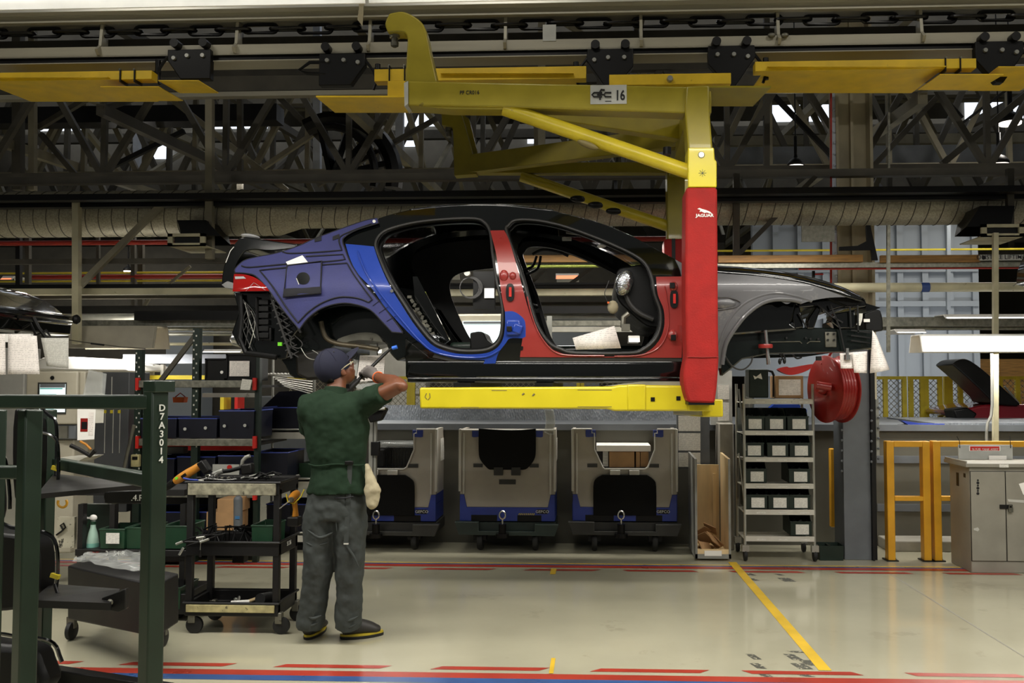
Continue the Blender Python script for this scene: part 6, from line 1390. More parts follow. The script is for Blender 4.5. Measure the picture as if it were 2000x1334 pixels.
b = MB(); b.tube([A(608+i*6.6, 905+2*math.sin(i*.5), 5.42)-Vector((0, .127*math.sqrt(max(.0, 1-((i-8)/8.6)**2)), 0)) for i in range(17)], .006, 6); b.build('belt_strap', m_shirt, shirt)
b = MB(); b.box(A(682, 904, 5.30), (.05, .018, .022)); b.build('buckle', m_blk, shirt, bevel=.004)
# trousers
b = MB()
b.limb([(A(660, 935, 5.42), .15, .11), (A(658, 957, 5.42), .168, .126), (A(657, 985, 5.42), .186, .14), (A(656, 1012, 5.42), .182, .13)], 28)
def leg(pts): b.limb([(A(x, y, Y), w, d) for x, y, Y, w, d in pts], 24)
leg([(630, 985, 5.42, .098, .12), (627, 1030, 5.42, .108, .12), (624, 1080, 5.42, .096, .108), (622, 1110, 5.42, .09, .10), (617, 1150, 5.43, .082, .092), (611, 1190, 5.44, .08, .09), (606, 1212, 5.45, .084, .098), (604, 1226, 5.45, .079, .095)])
leg([(680, 985, 5.42, .10, .12), (684, 1030, 5.42, .106, .12), (684, 1080, 5.42, .088, .108), (683, 1110, 5.42, .084, .10), (682, 1150, 5.43, .078, .092), (681, 1190, 5.44, .08, .09), (682, 1212, 5.45, .082, .1), (680, 1228, 5.45, .076, .095)])
tr = b.build('trousers', m_trou, wk, remesh=.009, relax=5, label='baggy grey green work trousers'); folds(tr, tex2, .026)
for (pts, r, Y) in (([(600, 1035), (625, 1050), (650, 1040)], .012, 5.305), ([(598, 1060), (615, 1066), (640, 1060)], .01, 5.315), ([(664, 1040), (672, 1060), (690, 1085), (702, 1110)], .011, 5.31), ([(596, 1200), (612, 1208), (628, 1202)], .013, 5.355), ([(590, 1218), (606, 1222), (622, 1216)], .012, 5.36), ([(664, 1204), (680, 1212), (700, 1204)], .013, 5.355), ([(660, 1220), (678, 1226), (698, 1218)], .01, 5.36), ([(650, 985), (655, 1010), (658, 1040)], .006, 5.30)):
    b = MB(); c_ = [A(x, y, Y+.006) for x, y in cr(pts, False, 5)]; n = len(c_); b.tube(c_, [r*.8*(.15+.85*math.sin(math.pi*i/(n-1))) for i in range(n)], 10); b.build('fold', m_trou, tr)
b = MB(); b.tube([A(x, y, 5.287) for x, y in ((654, 973), (672, 973), (690, 970))], .004, 6); b.build('back_pocket', m_band, tr)
b = MB(); b.bar(A(684, 900, 5.31), A(676, 1061, 5.30), .028, .006, up=(0, 1, 0)); b.build('hanging_strap', m_trou, tr); b = MB(); b.box(A(676, 1062, 5.298), (.028, .008, .008)); b.build('strap_tip', m_boxl, tr)
# rag in the pocket
b = MB(); b.limb([(A(716, 905, 5.36), .012, .02), (A(724, 935, 5.34), .03, .03), (A(729, 960, 5.33), .05, .035), (A(726, 985, 5.33), .036, .03), (A(721, 990, 5.33), .02, .02)], 14)
rg = b.build('cloth_rag', m_cloth, None, remesh=.007, relax=3); tag(rg, 'cream cotton cloth hanging from the right pocket of the worker', 'cloth'); folds(rg, tex2, .03)
# shoes
def shoe(heel, toe, w):
    heel = Vector(heel); toe = Vector(toe); f = (toe-heel); L_ = f.length; f.normalize()
    t = MB(); h = Vector((0, 0, 1))
    t.limb([(heel+f*-.01+h*.045, w*.34, .03), (heel+f*.02+h*.062, w*.44, .05), (heel+f*.07+h*.07, w*.46, .058), (heel+f*.13+h*.062, w*.47, .048), (heel+f*.19+h*.05, w*.52, .034), (heel+f*(L_-.04)+h*.044, w*.5, .028), (heel+f*L_+h*.04, w*.28, .016)], 18, (0, 0, 1))
    o = t.build('shoe', m_shoe, wk, relax=1, sub=1)
    t = MB(); c0 = f.cross(h)
    for zz_, m, e in ((.004, m_rubber, 0), (.016, m_sole, -.002)):
        t = MB(); pts = []
        for a in range(24):
            u = a/24*2*math.pi; s = math.cos(u); q = math.sin(u); pos = heel+f*(L_/2+(L_/2+.014+e)*s)+c0*(w*.52+e)*q*(1 if s < .2 else 1-.25*(s-.2)); pts.append(pos)
        n = 24; z1 = .014 if zz_ < .01 else .014; t.add([p+h*zz_ for p in pts]+[p+h*(zz_+z1) for p in pts], [tuple(range(n)), tuple(range(2*n-1, n-1, -1))]+[(i, (i+1) % n, (i+1) % n+n, i+n) for i in range(n)])
        t.build('sole' if zz_ < .01 else 'yellow_midsole', m, o)
    t = MB(); t.box(heel+f*.15+h*.075+c0*.0, (.05, .03, .02)); t.build('laces', m_trim, o, bevel=.006)
    return o
hz = gy(600, 1250); shoe((hz.x, hz.y, .0), (hz.x+.02, hz.y+.27, .0), .10)
h2 = gy(668, 1248); shoe((h2.x, h2.y, .0), (h2.x+.22, h2.y+.10, .0), .10)
# gloved hands gripping the tool
TA, TB = A(772, 679, 5.86), A(690, 752, 5.62)
TD = (TB-TA).normalized(); TE = TB + TD*.36
def hand(wr, grip, dirv, mir, nm):
    b = MB(); g = Vector(grip); w_ = Vector(wr); ax = dirv.normalized(); toh = (g-w_); toh = (toh-ax*toh.dot(ax)); n1 = toh.normalized(); n2 = ax.cross(n1)*mir
    pc = g - n1*.035 - n2*.012
    b.limb([(w_, .03, .026), (w_.lerp(pc, .5), .036, .026), (pc, .044, .026), (pc+n1*.02, .046, .022)], 14, n2)
    for i, (ln, r_) in enumerate(((.9, .0098), (1, .0105), (.96, .010), (.8, .0088))):
        o = g + ax*((i-1.5)*.0215); R0 = .03
        pts = [o + (n1*math.cos(a)*-1 + n2*math.sin(a)*-1)*R0 for a in [R(15), R(60), R(105), R(150), R(195), R(195+55*ln)]]
        pts = [pc+ax*((i-1.5)*.02)+n1*.01] + pts; b.tube(pts, [r_*1.15, r_*1.15, r_*1.08, r_, r_, r_*.95, r_*.8], 10); b.ball(pts[-1], r_*.85, 8, 6)
    o = g - ax*.042; pts = [pc-ax*.03, pc-ax*.045+n2*.02, o+n2*.024-n1*.005, o+n2*.024+n1*.02+ax*.01]; b.tube(pts, [.015, .0135, .012, .009], 10); b.ball(pts[-1], .0095, 8, 6)
    h = b.build(nm, m_glove, wk, remesh=.0035, relax=3)
    b = MB(); dw = (Vector(wr)-pc).normalized(); c_ = Vector(wr)+dw*.004; u = dw.orthogonal().normalized(); v = dw.cross(u)
    b.tube([c_+(u*math.cos(a*.35)+v*math.sin(a*.35))*.034 for a in range(18)], .0045, 6, True); b.build('orange_cuff', m_orcuff, h)
GR = A(716, 730, 5.70); GR = TA + TD*((GR-TA).dot(TD))
wr2 = wrR
hand(wrR, GR, TD, 1, 'right_glove'); GL = TB + TD*.16
hand(wrL, GL, TD, -1, 'left_glove')
t = thing('sealing_tool', 'long black rod tool with a blue tip held by the worker', 'tool', TB)
b = MB(); b.tube([TA, TA+Vector((-.035, 0, -.012)), TA+Vector((-.075, -.01, -.05)), TB, TE], [.008, .009, .011, .0115, .0115], 12); b.build('rod', m_blk, t)
b = MB(); b.cyl(TA+Vector((.012, 0, .005)), TA+Vector((-.02, 0, -.004)), .013, 12); b.build('blue_tip', P('bright_blue_tip', '#2c66cf', .4), t)
b = MB(); b.tube([TB-TD*.05, TB, TB+TD*.04, TE], [.014, .018, .02, .017], 12); b.box(TB+TD*.05+Vector((0, 0, .02)), (.03, .03, .03)); b.build('grip_sleeve', m_rubber, t, bevel=.003)
# ------------------------------------------------------------------ green stillage in the left foreground
st = thing('stillage', 'green painted steel stillage with stencilled number D7A3014 in the left foreground', 'stillage', at(180, 1300, 3.4))
ru = Vector((.55, .83, 0)).normalized()
def gbar(p, q, w, h, up=ru, nm='post', m=None, par=st, bev=.006):
    b = MB(); b.bar(p, q, w, h, up); return b.build(nm, m or m_greenf, par, bevel=bev)
YA = 3.2
def vert(px, Y, y0, w, nm='post', zb=0.0):
    a = at(px, y0, Y); return gbar((a.x, Y, zb), (a.x, Y, a.z), w, w, ru, nm)
pA = vert(305, YA, 747, .064); vert(60, YA+.1, 800, .066); vert(-6, YA+.5, 800, .06)
a = at(311, 750, YA); b = MB(); b.bar((a.x, YA, a.z-.03), (a.x, YA, a.z+.012), .08, .08, up=ru); b.build('post_cap', m_greenf, pA, bevel=.004)
z = at(150, 785, YA).z
gbar(Vector((at(-60, 785, YA+.06).x, YA+.06, z)), Vector((at(296, 785, YA).x, YA, z)), .05, .052, (0, 0, 1), 'top_rail')
z2 = at(100, 908, YA+.5).z; gbar(Vector((at(-60, 905, YA+.2).x, YA+.2, z2)), Vector((at(42, 905, YA+.2).x, YA+.2, z2)), .05, .05, (0, 0, 1), 'middle_rail')
gbar(at(112, 905, 4.35), at(292, 938, YA+.1), .05, .052, (0, 0, 1), 'side_rail')
gbar(at(-60, 1290, 4.75), at(330, 1352, 4.2), .07, .07, (0, 0, 1), 'base_rail', m_dark)
vert(98, 4.4, 800, .05)
for i, ch in enumerate('D7A3014'):
    text(ch, .058, at(319.5, 797+i*16.8, YA-.045)+Vector((0, 0, 0)), m_inkw, pA, 'stencil_character', rot=(R(90), 0, R(-34+0)), sx=.62, bold=-.0005) if False else None
nA = Vector((at(305, 900, YA).x, YA, 0))
sdv = Vector((ru.y, -ru.x, 0))          # normal of the lit face looking right
tang = Vector((ru.x, ru.y, 0))
for i, ch in enumerate('D7A3014'):
    zc = at(319, 797+i*16.8, YA).z; ang = math.atan2(sdv.y, sdv.x)+R(90)
    text(ch, .034, (nA.x+sdv.x*.0325, nA.y+sdv.y*.0325, zc), m_inkw, pA, 'stencil_character', rot=(R(90), 0, ang), sx=1, bold=.0006)
# shelves, plates and black liners stored in it
def dplate(pts, Y0s, th, nm, m, par): 
    b = MB(); P0 = [at(x, y, Y) for (x, y), Y in zip(pts, Y0s)]; b.add(P0+[p-Vector((0, 0, th)) for p in P0], [(0, 1, 2, 3), (7, 6, 5, 4), (0, 4, 5, 1), (1, 5, 6, 2), (2, 6, 7, 3), (3, 7, 4, 0)]); return b.build(nm, m, par)
dplate([(72, 965), (180, 955), (290, 945), (105, 925)], [3.5, 3.7, 4.0, 4.4], .02, 'shelf_plate', m_dark, st)
dplate([(60, 1172), (215, 1178), (235, 1150), (100, 1140)], [3.6, 3.75, 4.1, 4.4], .03, 'shelf_plate', m_dark, st)
b = MB(); b.pprism(cr([(203, 966), (215, 960), (292, 958, 1), (292, 984, 1), (212, 984), (204, 978)], True, 3), 3.75, .012); bp_ = b.build('bracket_plate', m_dark, st, bevel=.004)
text('.4.R.', .036, at(270, 973, 3.745), m_inkw, bp_)
b = MB(); b.pprism([(198, 1168), (245, 1150), (245, 1190), (232, 1196), (198, 1190)], 3.8, .03); b.build('bracket_plate', m_dark, st, bevel=.004)
b = MB(); b.lathe([(.008, 3.79), (.014, 3.8)], (at(215, 1176, 3.8).x, 0, at(215, 1176, 3.8).z), 'Y', 10); b.build('bolt', m_steelp, st)
def liner(pts, Y, d, lab, ties=()):
    t = thing('moulded_liner', lab, 'liner', at(sum(p[0] for p in pts)/len(pts), max(p[1] for p in pts), Y), 'black liners stored in the green stillage')
    b = MB(); b.pprism(cr(pts, True, 4), Y+.14, -.14); b.build('shell', m_blk, t, bevel=.03)
    b = MB(); n = cr(pts, True, 4); k = len(n)//2; b.tube([at(x+2, y, Y-.01) for x, y in n[:k+2]], .009, 6); b.build('edge_tube', m_black, t)
    for (x, y) in ties:
        b = MB(); b.box(at(x, y, Y-.02), (.04, .02, .02), Matrix.Rotation(.3, 3, 'Y')); b.build('yellow_tie', m_yfence, t)
    return t
liner([(60, 800), (95, 812), (108, 830), (108, 905), (104, 945), (90, 962), (60, 965)], 4.3, .35, 'black liner with a bent edge tube on the upper shelf of the green stillage', ((110, 915),))
liner([(-30, 1020), (20, 1030), (85, 1040), (108, 1065), (110, 1130), (98, 1165), (60, 1178), (0, 1182), (-30, 1180)], 4.2, .4, 'large black liner on the middle level of the green stillage', ((108, 1125),))
liner([(-30, 1245), (40, 1244), (95, 1252), (114, 1280), (116, 1334), (-30, 1345)], 4.0, .4, 'black rounded liner lowest in the green stillage at the floor')
liner([(-30, 870), (0, 880), (14, 930), (14, 1010), (-30, 1020)], 4.4, .3, 'narrow black liner half hidden at the left edge')
t = thing('black_tube', 'bent black tube with a yellow tie hanging at the upper liner', 'tube', at(115, 940, 4.1)); b = MB(); b.tube([at(x, y, 4.1) for x, y in cr([(84, 845), (100, 850), (111, 862), (114, 885), (114, 930), (110, 950)], False, 5)], .008, 8); b.build('tube_body', m_black, t)
for (pts, Y, lab) in (([(100, 955), (118, 957), (132, 957), (145, 950), (155, 949)], 4.0, 'black hose with white ball end lying on the upper shelf'), ([(106, 1140), (112, 1158), (124, 1168), (134, 1169), (145, 1168)], 3.9, 'black hose with white ball end on the lower shelf')):
    t = thing('hose_with_ball', lab, 'hose', at(*pts[-1], Y)); b = MB(); b.tube([at(x, y, Y) for x, y in pts], .007, 8); b.build('hose', m_blk, t); b = MB(); b.ball(at(*pts[-1], Y), .014); b.build('white_ball', m_white, t); b = MB(); b.cyl(at(*pts[-2], Y)-Vector((.01, 0, 0)), at(*pts[-2], Y)+Vector((.012, 0, 0)), .012, 10); b.build('silver_sleeve', m_alu, t)
b = MB(); b.tube([at(122+9*math.cos(a*.33), 982+9*math.sin(a*.33), 4.3) for a in range(-2, 12)], .006, 8); tag(b.build('yellow_strap_loop', m_orange), 'yellow loop strap hanging under the upper shelf plate', 'strap')
# low black trolley behind the stillage
Yt = 5.2; t = thing('black_trolley', 'low black trolley with a plastic sheet on top behind the green stillage', 'trolley', at(220, 1235, 4.9))
b = MB(); P_ = [at(132, 1105, 5.3), at(305, 1143, 4.7), at(305, 1246, 4.7), at(132, 1210, 5.3)]; bk = Vector((-.02, .3, 0)); b.add(P_+[p+bk for p in P_], [(0, 1, 2, 3), (7, 6, 5, 4), (0, 4, 5, 1), (1, 5, 6, 2), (2, 6, 7, 3), (3, 7, 4, 0)]); b.build('trolley_body', m_cart, t, bevel=.01)
for x, y, Y in ((140, 1224, 5.42), (318, 1222, 5.3)):
    p = at(x, y, Y); p.z = .055; b = MB(); b.lathe([(.04, -.018), (.055, -.012), (.055, .012), (.04, .018)], p, 'X', 20); w = b.build('wheel', m_rubber, t); b = MB(); b.box(p+Vector((0, 0, .05)), (.05, .03, .07)); b.build('fork', m_steelp, w)
b = MB(); vs = []; n = 12
pa, pb_, pc_, pd = at(140, 1102, 5.3), at(285, 1128, 4.9), at(285, 1085, 5.6), at(170, 1090, 5.7)
for i in range(n+1):
    for j in range(n+1):
        u, v = i/n, j/n; p = pa.lerp(pb_, u).lerp(pd.lerp(pc_, u), v); vs.append(p+Vector((0, 0, .012+.03*random.random()+.02*math.sin(u*3)*math.sin(v*3))))
b.add(vs, [(i*(n+1)+j, i*(n+1)+j+1, (i+1)*(n+1)+j+1, (i+1)*(n+1)+j) for i in range(n) for j in range(n)]); tag(b.build('plastic_sheet', m_plastic), 'crumpled clear plastic sheet lying on the low black trolley', 'plastic sheet')
# parts trolley with green bins
Y = 5.95; t = thing('parts_trolley', 'black parts trolley marked 3 54-R carrying green bins and a spray bottle', 'trolley', at(250, 1100, Y))
X0, X1 = at(146, 1080, Y).x, at(366, 1080, Y).x
b = MB(); b.pb(146, 1074, 366, 1087, Y, .4); sh = b.build('shelf', m_cart, t, bevel=.004); text('3   54-R', .042, at(225, 1081, Y-.002), m_inkw, sh, sx=1); text('LINE', .03, at(184, 1081, Y-.002), m_reel, sh, sx=1.1)
for x in (155, 217, 355):
    b = MB(); b.pb(x-5, 985, x+5, 1200, Y+.02, .05); b.build('leg', m_cart, t)
b = MB(); b.pb(130, 956, 360, 968, Y+.05, .35); b.build('top_shelf', m_cart, t)
b = MB(); b.pb(284, 1160, 362, 1200, Y-.1, .4); b.build('lower_tray', m_cart, t, bevel=.004)
for x in (292, 352):
    p = at(x, 1205, Y); p.z = .05; b = MB(); b.lathe([(.035, -.016), (.05, -.01), (.05, .01), (.035, .016)], p, 'X', 18); b.build('wheel', m_rubber, t)
def tray(x0, x1, yb, Y, h, d, m, lab, nm='parts_bin', cat='bin', grp=None, lb=None, rim=None, lean=0.06):
    w = (x1-x0)/S(Y); p = at((x0+x1)/2, yb, Y); t = thing(nm, lab, cat, (p.x, Y+d/2, p.z), grp)
    b = MB(); b.tray((p.x, Y+d/2, p.z), (w, d, h), flare=lean, t=.005); b.build('bin_body', m, t, bevel=.002)
    b = MB(); e = 1+lean; b.tube([Vector((p.x+sx*w/2*e, Y+d/2+sy*d/2*e, p.z+h)) for sx, sy in ((-1, -1), (1, -1), (1, 1), (-1, 1))], .006, 6, True); b.build('bin_rim', rim or m, t)
    if lb:
        b = MB(); b.pb(*lb, Y-.022, .002); b.build('printed_label', m_paper2, t)
    return t
GB = 'green bins on the parts trolley'
tray(195, 243, 1072, Y+.01, .13, .25, m_gbin2, 'green bin with a white label beside the spray bottle', grp=GB, lb=(207, 1041, 233, 1062))
tray(246, 290, 1072, Y+.03, .14, .25, m_gbin2, 'green bin partly hidden by the stencilled green post, left of it', grp=GB)
tray(318, 366, 1072, Y+.01, .15, .25, m_gbin2, 'green bin right of the stencilled green post', grp=GB)
tray(312, 352, 1190, Y-.1, .14, .25, m_gbin2, 'dark green bin on the lower tray of the parts trolley', grp=GB)
p = at(181, 1073, Y+.1); t = thing('spray_bottle', 'mint green spray bottle with a white and green trigger on the parts trolley', 'bottle', p)
b = MB(); b.lathe([(.04, 0), (.042, .01), (.038, .06), (.03, .11), (.018, .15), (.016, .175)], p, 'Z', 22); b.build('bottle_body', m_spray, t)
b = MB(); b.lathe([(.0405, .004), (.0425, .01), (.040, .045)], p, 'Z', 22); b.build('liquid_band', P('mint_liquid', '#7cb5a5', .4), t)
b = MB(); b.lathe([(.018, .17), (.018, .19)], p, 'Z', 16); b.build('green_collar', m_gbin2, t)
b = MB(); b.ball(p+Vector((.0, 0, .215)), (.028, .014, .022)); b.box(p+Vector((-.035, 0, .213)), (.03, .012, .012)); b.build('spray_head', m_white, t, remesh=.003, relax=2)
b = MB(); b.tube([p+Vector((-.02, 0, .205)), p+Vector((-.032, 0, .18)), p+Vector((-.045, 0, .155))], .006, 8); b.build('trigger', m_gbin2, t)
b = MB(); b.pb(158, 985, 214, 1072, Y+.42, .05); tag(b.build('green_sheet', m_gbin, None), 'dark green plastic panel standing behind the spray bottle', 'panel')
t = thing('worn_panel', 'grimy pale panel with a black cable tie left of the spray bottle', 'panel', at(125, 1050, 6.2)); b = MB(); b.pb(112, 1010, 145, 1070, 6.2, .03); b.build('panel', P('grimy_paint', '#b0ab98', .6, dirt='#2c2a24', dthr=.56, dscale=14), t); b = MB(); b.tube([at(x, y, 6.19) for x, y in ((110, 1045), (120, 1038), (128, 1030), (124, 1022), (118, 1026), (124, 1036))], .006, 6); b.build('cable_tie', m_blk, t)
# ------------------------------------------------------------------ tool cart
Y0, Y1 = 5.57, 5.93; xa, xb = at(362, 1100, Y0).x, at(544, 1100, Y0).x
t = thing('tool_cart', 'black plastic three level tool cart beside the worker', 'cart', ((xa+xb)/2, (Y0+Y1)/2, 0))
def level(ya, yb, nm, foam=None, fy=None):
    za, zb_ = at(450, ya, Y0).z, at(450, yb, Y0).z; h = za-zb_
    b = MB(); b.tray(((xa+xb)/2, (Y0+Y1)/2, zb_), (xb-xa, Y1-Y0, h), t=.012); o = b.build(nm, m_cart, t, bevel=.004)
    b = MB(); b.tube([Vector((x, y, za)) for x, y in ((xa-.006, Y0-.006), (xb+.006, Y0-.006), (xb+.006, Y1+.006), (xa-.006, Y1+.006))], .008, 6, True); b.build('tray_rim', m_cart, o)
    if foam:
        b = MB(); b.bb((xa+.012, Y0-.012, at(450, fy[1], Y0).z), (xb-.02, Y0-.001, at(450, fy[0], Y0).z)); b.build('worn_edge_strip', foam, o, bevel=.003)
    return o
l1 = level(942, 966, 'top_tray', m_foam, (944, 967)); l2 = level(1059, 1086, 'middle_tray'); l3 = level(1178, 1204, 'bottom_tray', m_foamy, (1181, 1196))
text('SI 26', .04, (xb+.004, (Y0+Y1)/2, at(450, 1070, Y0).z), m_inkw, l2, rot=(R(90), 0, R(90)))
for x in (xa+.02, xb-.02):
    for y in (Y0+.025, Y1-.025):
        b = MB(); b.bb((x-.02, y-.02, .13), (x+.02, y+.02, at(450, 955, Y0).z)); b.build('leg', m_cart, t, bevel=.004)
        b = MB(); b.box((x+.02, y, .10), (.045, .045, .07)); c = b.build('caster_bracket', m_steelp, t, bevel=.006)
        b = MB(); b.lathe([(.035, -.014), (.052, -.012), (.052, .012), (.035, .014)], (x+.035, y, .052), 'Y', 22); b.build('wheel', m_rubber, c)
def tl(pts, Y, r, m, nm, par): b = MB(); b.tube([at(x, y, Y) for x, y in pts], r, 10); return b.build(nm, m, par)
# tools on the top tray
Yt = 5.62; g = 'tools on the top of the tool cart'
t = thing('cordless_nutrunner', 'orange angled cordless tool with black battery leaning on the left end of the tool cart', 'power tool', at(370, 940, Yt), g)
b = MB(); b.limb([(at(338, 943, Yt), .022, .024), (at(352, 934, Yt), .026, .028), (at(368, 924, Yt), .027, .03), (at(384, 914, Yt), .021, .024), (at(396, 906, Yt), .024, .028)], 16, (0, 0, 1)); b.build('housing', m_drillo, t, sub=1)
b = MB(); b.limb([(at(318, 957, Yt), .014, .014), (at(330, 949, Yt), .022, .022), (at(339, 942, Yt), .024, .025)], 14); b.build('black_nose', m_blk, t)
b = MB(); b.box(at(400, 912, Yt), (.045, .07, .085), Matrix.Rotation(R(-35), 3, 'Y')); b.build('battery', m_blk, t, bevel=.008)
b = MB(); b.lathe([(.009, Yt-.035), (.008, Yt-.02)], (at(349, 933, Yt).x, 0, at(349, 933, Yt).z), 'Y', 12); b.build('lime_button', m_lime, t)
b = MB(); b.box(at(359, 929, Yt-.025), (.035, .006, .018), Matrix.Rotation(R(-35), 3, 'Y')); b.build('name_patch', m_blk, t)
t = thing('angle_wrench', 'black angle wrench with a square head lying across the top of the tool cart', 'power tool', at(460, 930, Yt+.1), g)
tl([(404, 932), (428, 922), (450, 919), (474, 913)], Yt+.1, .013, m_blk, 'shaft', t); b = MB(); b.box(at(484, 916, Yt+.1), (.075, .06, .07), Matrix.Rotation(R(-8), 3, 'Y')); b.build('head', m_dark, t, bevel=.01)
tl([(416, 928), (428, 922), (436, 920)], Yt+.1, .018, m_alu, 'silver_collar', t); b = MB(); b.lathe([(.02, Yt+.05), (.023, Yt+.07), (.02, Yt+.1)], (at(407, 933, Yt).x, 0, at(407, 933, Yt).z), 'Y', 16); b.build('socket', m_chrome, t)
tl([(472, 910), (474, 900), (480, 893), (488, 890)], Yt+.12, .012, m_alu, 'grey_hose', t)
t = thing('cable_bundle', 'bundle of black cables and connectors on the right of the top tray', 'cables', at(530, 935, Yt+.1), g)
random.seed(11)
for i in range(12):
    x = random.uniform(470, 530); y = random.uniform(930, 938); tl([(x, y), (x+random.uniform(8, 22), y-random.uniform(2, 9)), (x+random.uniform(20, 40), y-random.uniform(0, 4))], Yt+random.uniform(.02, .2), .006, m_blk if i % 3 else m_alu, 'cable', t)
t = thing('ring_spanner', 'chrome ring spanner lying at the front of the top tray', 'spanner', at(420, 938, Yt)); tl([(383, 939), (404, 935), (440, 938), (462, 936)], Yt-.01, .005, m_chrome, 'shank', t); b = MB(); p = at(406, 931, Yt-.01); b.tube([p+Vector((.014*math.cos(a*.5), 0, .014*math.sin(a*.5))) for a in range(13)], .005, 6, True); b.build('ring', m_chrome, t)
t = thing('pliers', 'blue handled pliers at the left of the top tray', 'pliers', at(370, 938, Yt)); tl([(358, 934), (372, 937), (388, 938)], Yt-.03, .006, m_boxb, 'blue_handle', t); tl([(386, 938), (398, 939)], Yt-.03, .005, m_alu, 'jaw', t)
for i in range(14):
    b = MB(); p = at(random.uniform(385, 470), 937, Yt+random.uniform(0, .2)); b.cyl(p, p+Vector((random.uniform(-.03, .03), random.uniform(-.02, .02), .015)), .009, 8)
    tag(b.build('socket_bit', m_dark if i % 2 else m_steelp), 'small %s socket bit among the loose tools on the top tray' % ('dark' if i % 2 else 'silver'), 'socket', 'dark socket bits on the top tray' if i % 2 else 'silver socket bits on the top tray')
# drill hanging at the right
Yd = 5.6; t = thing('cordless_drill', 'yellow orange cordless drill hanging bit first at the right side of the tool cart', 'drill', at(575, 1030, Yd))
b = MB(); b.limb([(at(568, 977, Yd-.05), .016, .016), (at(570, 972, Yd), .027, .027), (at(577, 966, Yd+.05), .029, .03), (at(583, 962, Yd+.1), .02, .02)], 16); b.build('motor_body', m_drillo, t, sub=1)
b = MB(); b.limb([(at(574, 975, Yd+.02), .017, .02), (at(577, 995, Yd+.02), .015, .019), (at(577, 1008, Yd+.02), .02, .025)], 14, (0, 1, 0)); b.build('handle', m_drillo, t)
b = MB(); b.box(at(575, 1018, Yd+.02), (.075, .07, .06)); b.build('battery', m_dark, t, bevel=.008)
b = MB(); b.lathe([(.012, 0), (.018, .01), (.018, .02)], at(567, 977, Yd-.06), 'Y', 14); b.build('chuck', m_steelp, t); tl([(566, 978), (546, 993)], Yd-.06, .0035, m_chrome, 'bit', t)
tl([(559, 965), (562, 980), (574, 984), (588, 970), (594, 956)], Yd-.01, .004, m_yfence, 'yellow_hook', t)
# middle tray
for i in range(16):
    x = 385+i*7; a = at(x, 1057, 5.62+.02*(i % 5)); t2 = MB(); t2.tube([a, a+Vector((random.uniform(-.05, .05), .02, random.uniform(.05, .11))), a+Vector((random.uniform(-.1, .12), .05, random.uniform(.0, .09)))], .006, 6)
    tag(t2.build('black_cable_tail', m_blk), 'black cable tail in the tangle on the middle tray of the tool cart', 'cable', 'black cable tails on the middle tray')
for i, (q0, q1, l) in enumerate((((384, 1051), (400, 1049), 'upper'), ((391, 1059), (408, 1053), 'second'), ((344, 1063), (356, 1058), 'leftmost'), ((350, 1084), (358, 1070), 'lowest left'))):
    t = thing('silver_plug', 'silver plug on a cable at the left end of the middle tray, %s one' % l, 'plug', at(*q0, 5.52), 'silver cable plugs at the tool cart')
    tl([q0, ((q0[0]+q1[0])/2, (q0[1]+q1[1])/2), q1], 5.52, .008, m_alu, 'plug_body', t); tl([q1, (q1[0]+14, q1[1]-6), (q1[0]+34, q1[1]-12), (430, 1044)], 5.54, .004, m_blk, 'cable', t)
t = thing('hanging_plug', 'white capped plug hanging by a wire from the front of the middle tray', 'plug', at(391, 1085, 5.54)); tl([(392, 1053), (392, 1060), (391, 1074)], 5.54, .0025, m_alu, 'wire', t); b = MB(); b.ball(at(392, 1053, 5.54), .014); b.build('white_cap', m_white, t); b = MB(); b.cyl(at(391, 1074, 5.54), at(391, 1088, 5.54), .009, 10); b.build('plug_body', m_dark, t)
tray(492, 532, 1080, 5.62, .17, .22, m_gbin2, 'green bin on the right of the middle tray of the tool cart')
b = MB(); b.pb(453, 1084, 476, 1100, 5.7, .08); tag(b.build('black_block', m_blk, None, bevel=.004), 'small black block hanging below the middle tray', 'block')
t = thing('mallet', 'black headed mallet with a wooden handle lying in the bottom tray', 'mallet', at(500, 1180, 5.7)); tl([(452, 1177), (484, 1175), (515, 1164)], 5.7, .011, m_ply, 'handle', t); b = MB(); b.cyl(at(508, 1170, 5.66), at(530, 1166, 5.8), .035, 18); b.build('head', m_rubber, t); tl([(452, 1177), (488, 1175)], 5.695, .0125, m_white, 'white_wrap', t)
t = thing('wing_nut', 'small silver wing nut part beside the mallet', 'nut', at(463, 1174, 5.7)); b = MB(); b.ball(at(460, 1170, 5.7), (.012, .008, .01)); b.ball(at(467, 1168, 5.7), (.009, .008, .015)); b.cyl(at(463, 1178, 5.7), at(463, 1168, 5.7), .006, 8); b.build('nut_body', m_alu, t, remesh=.003)
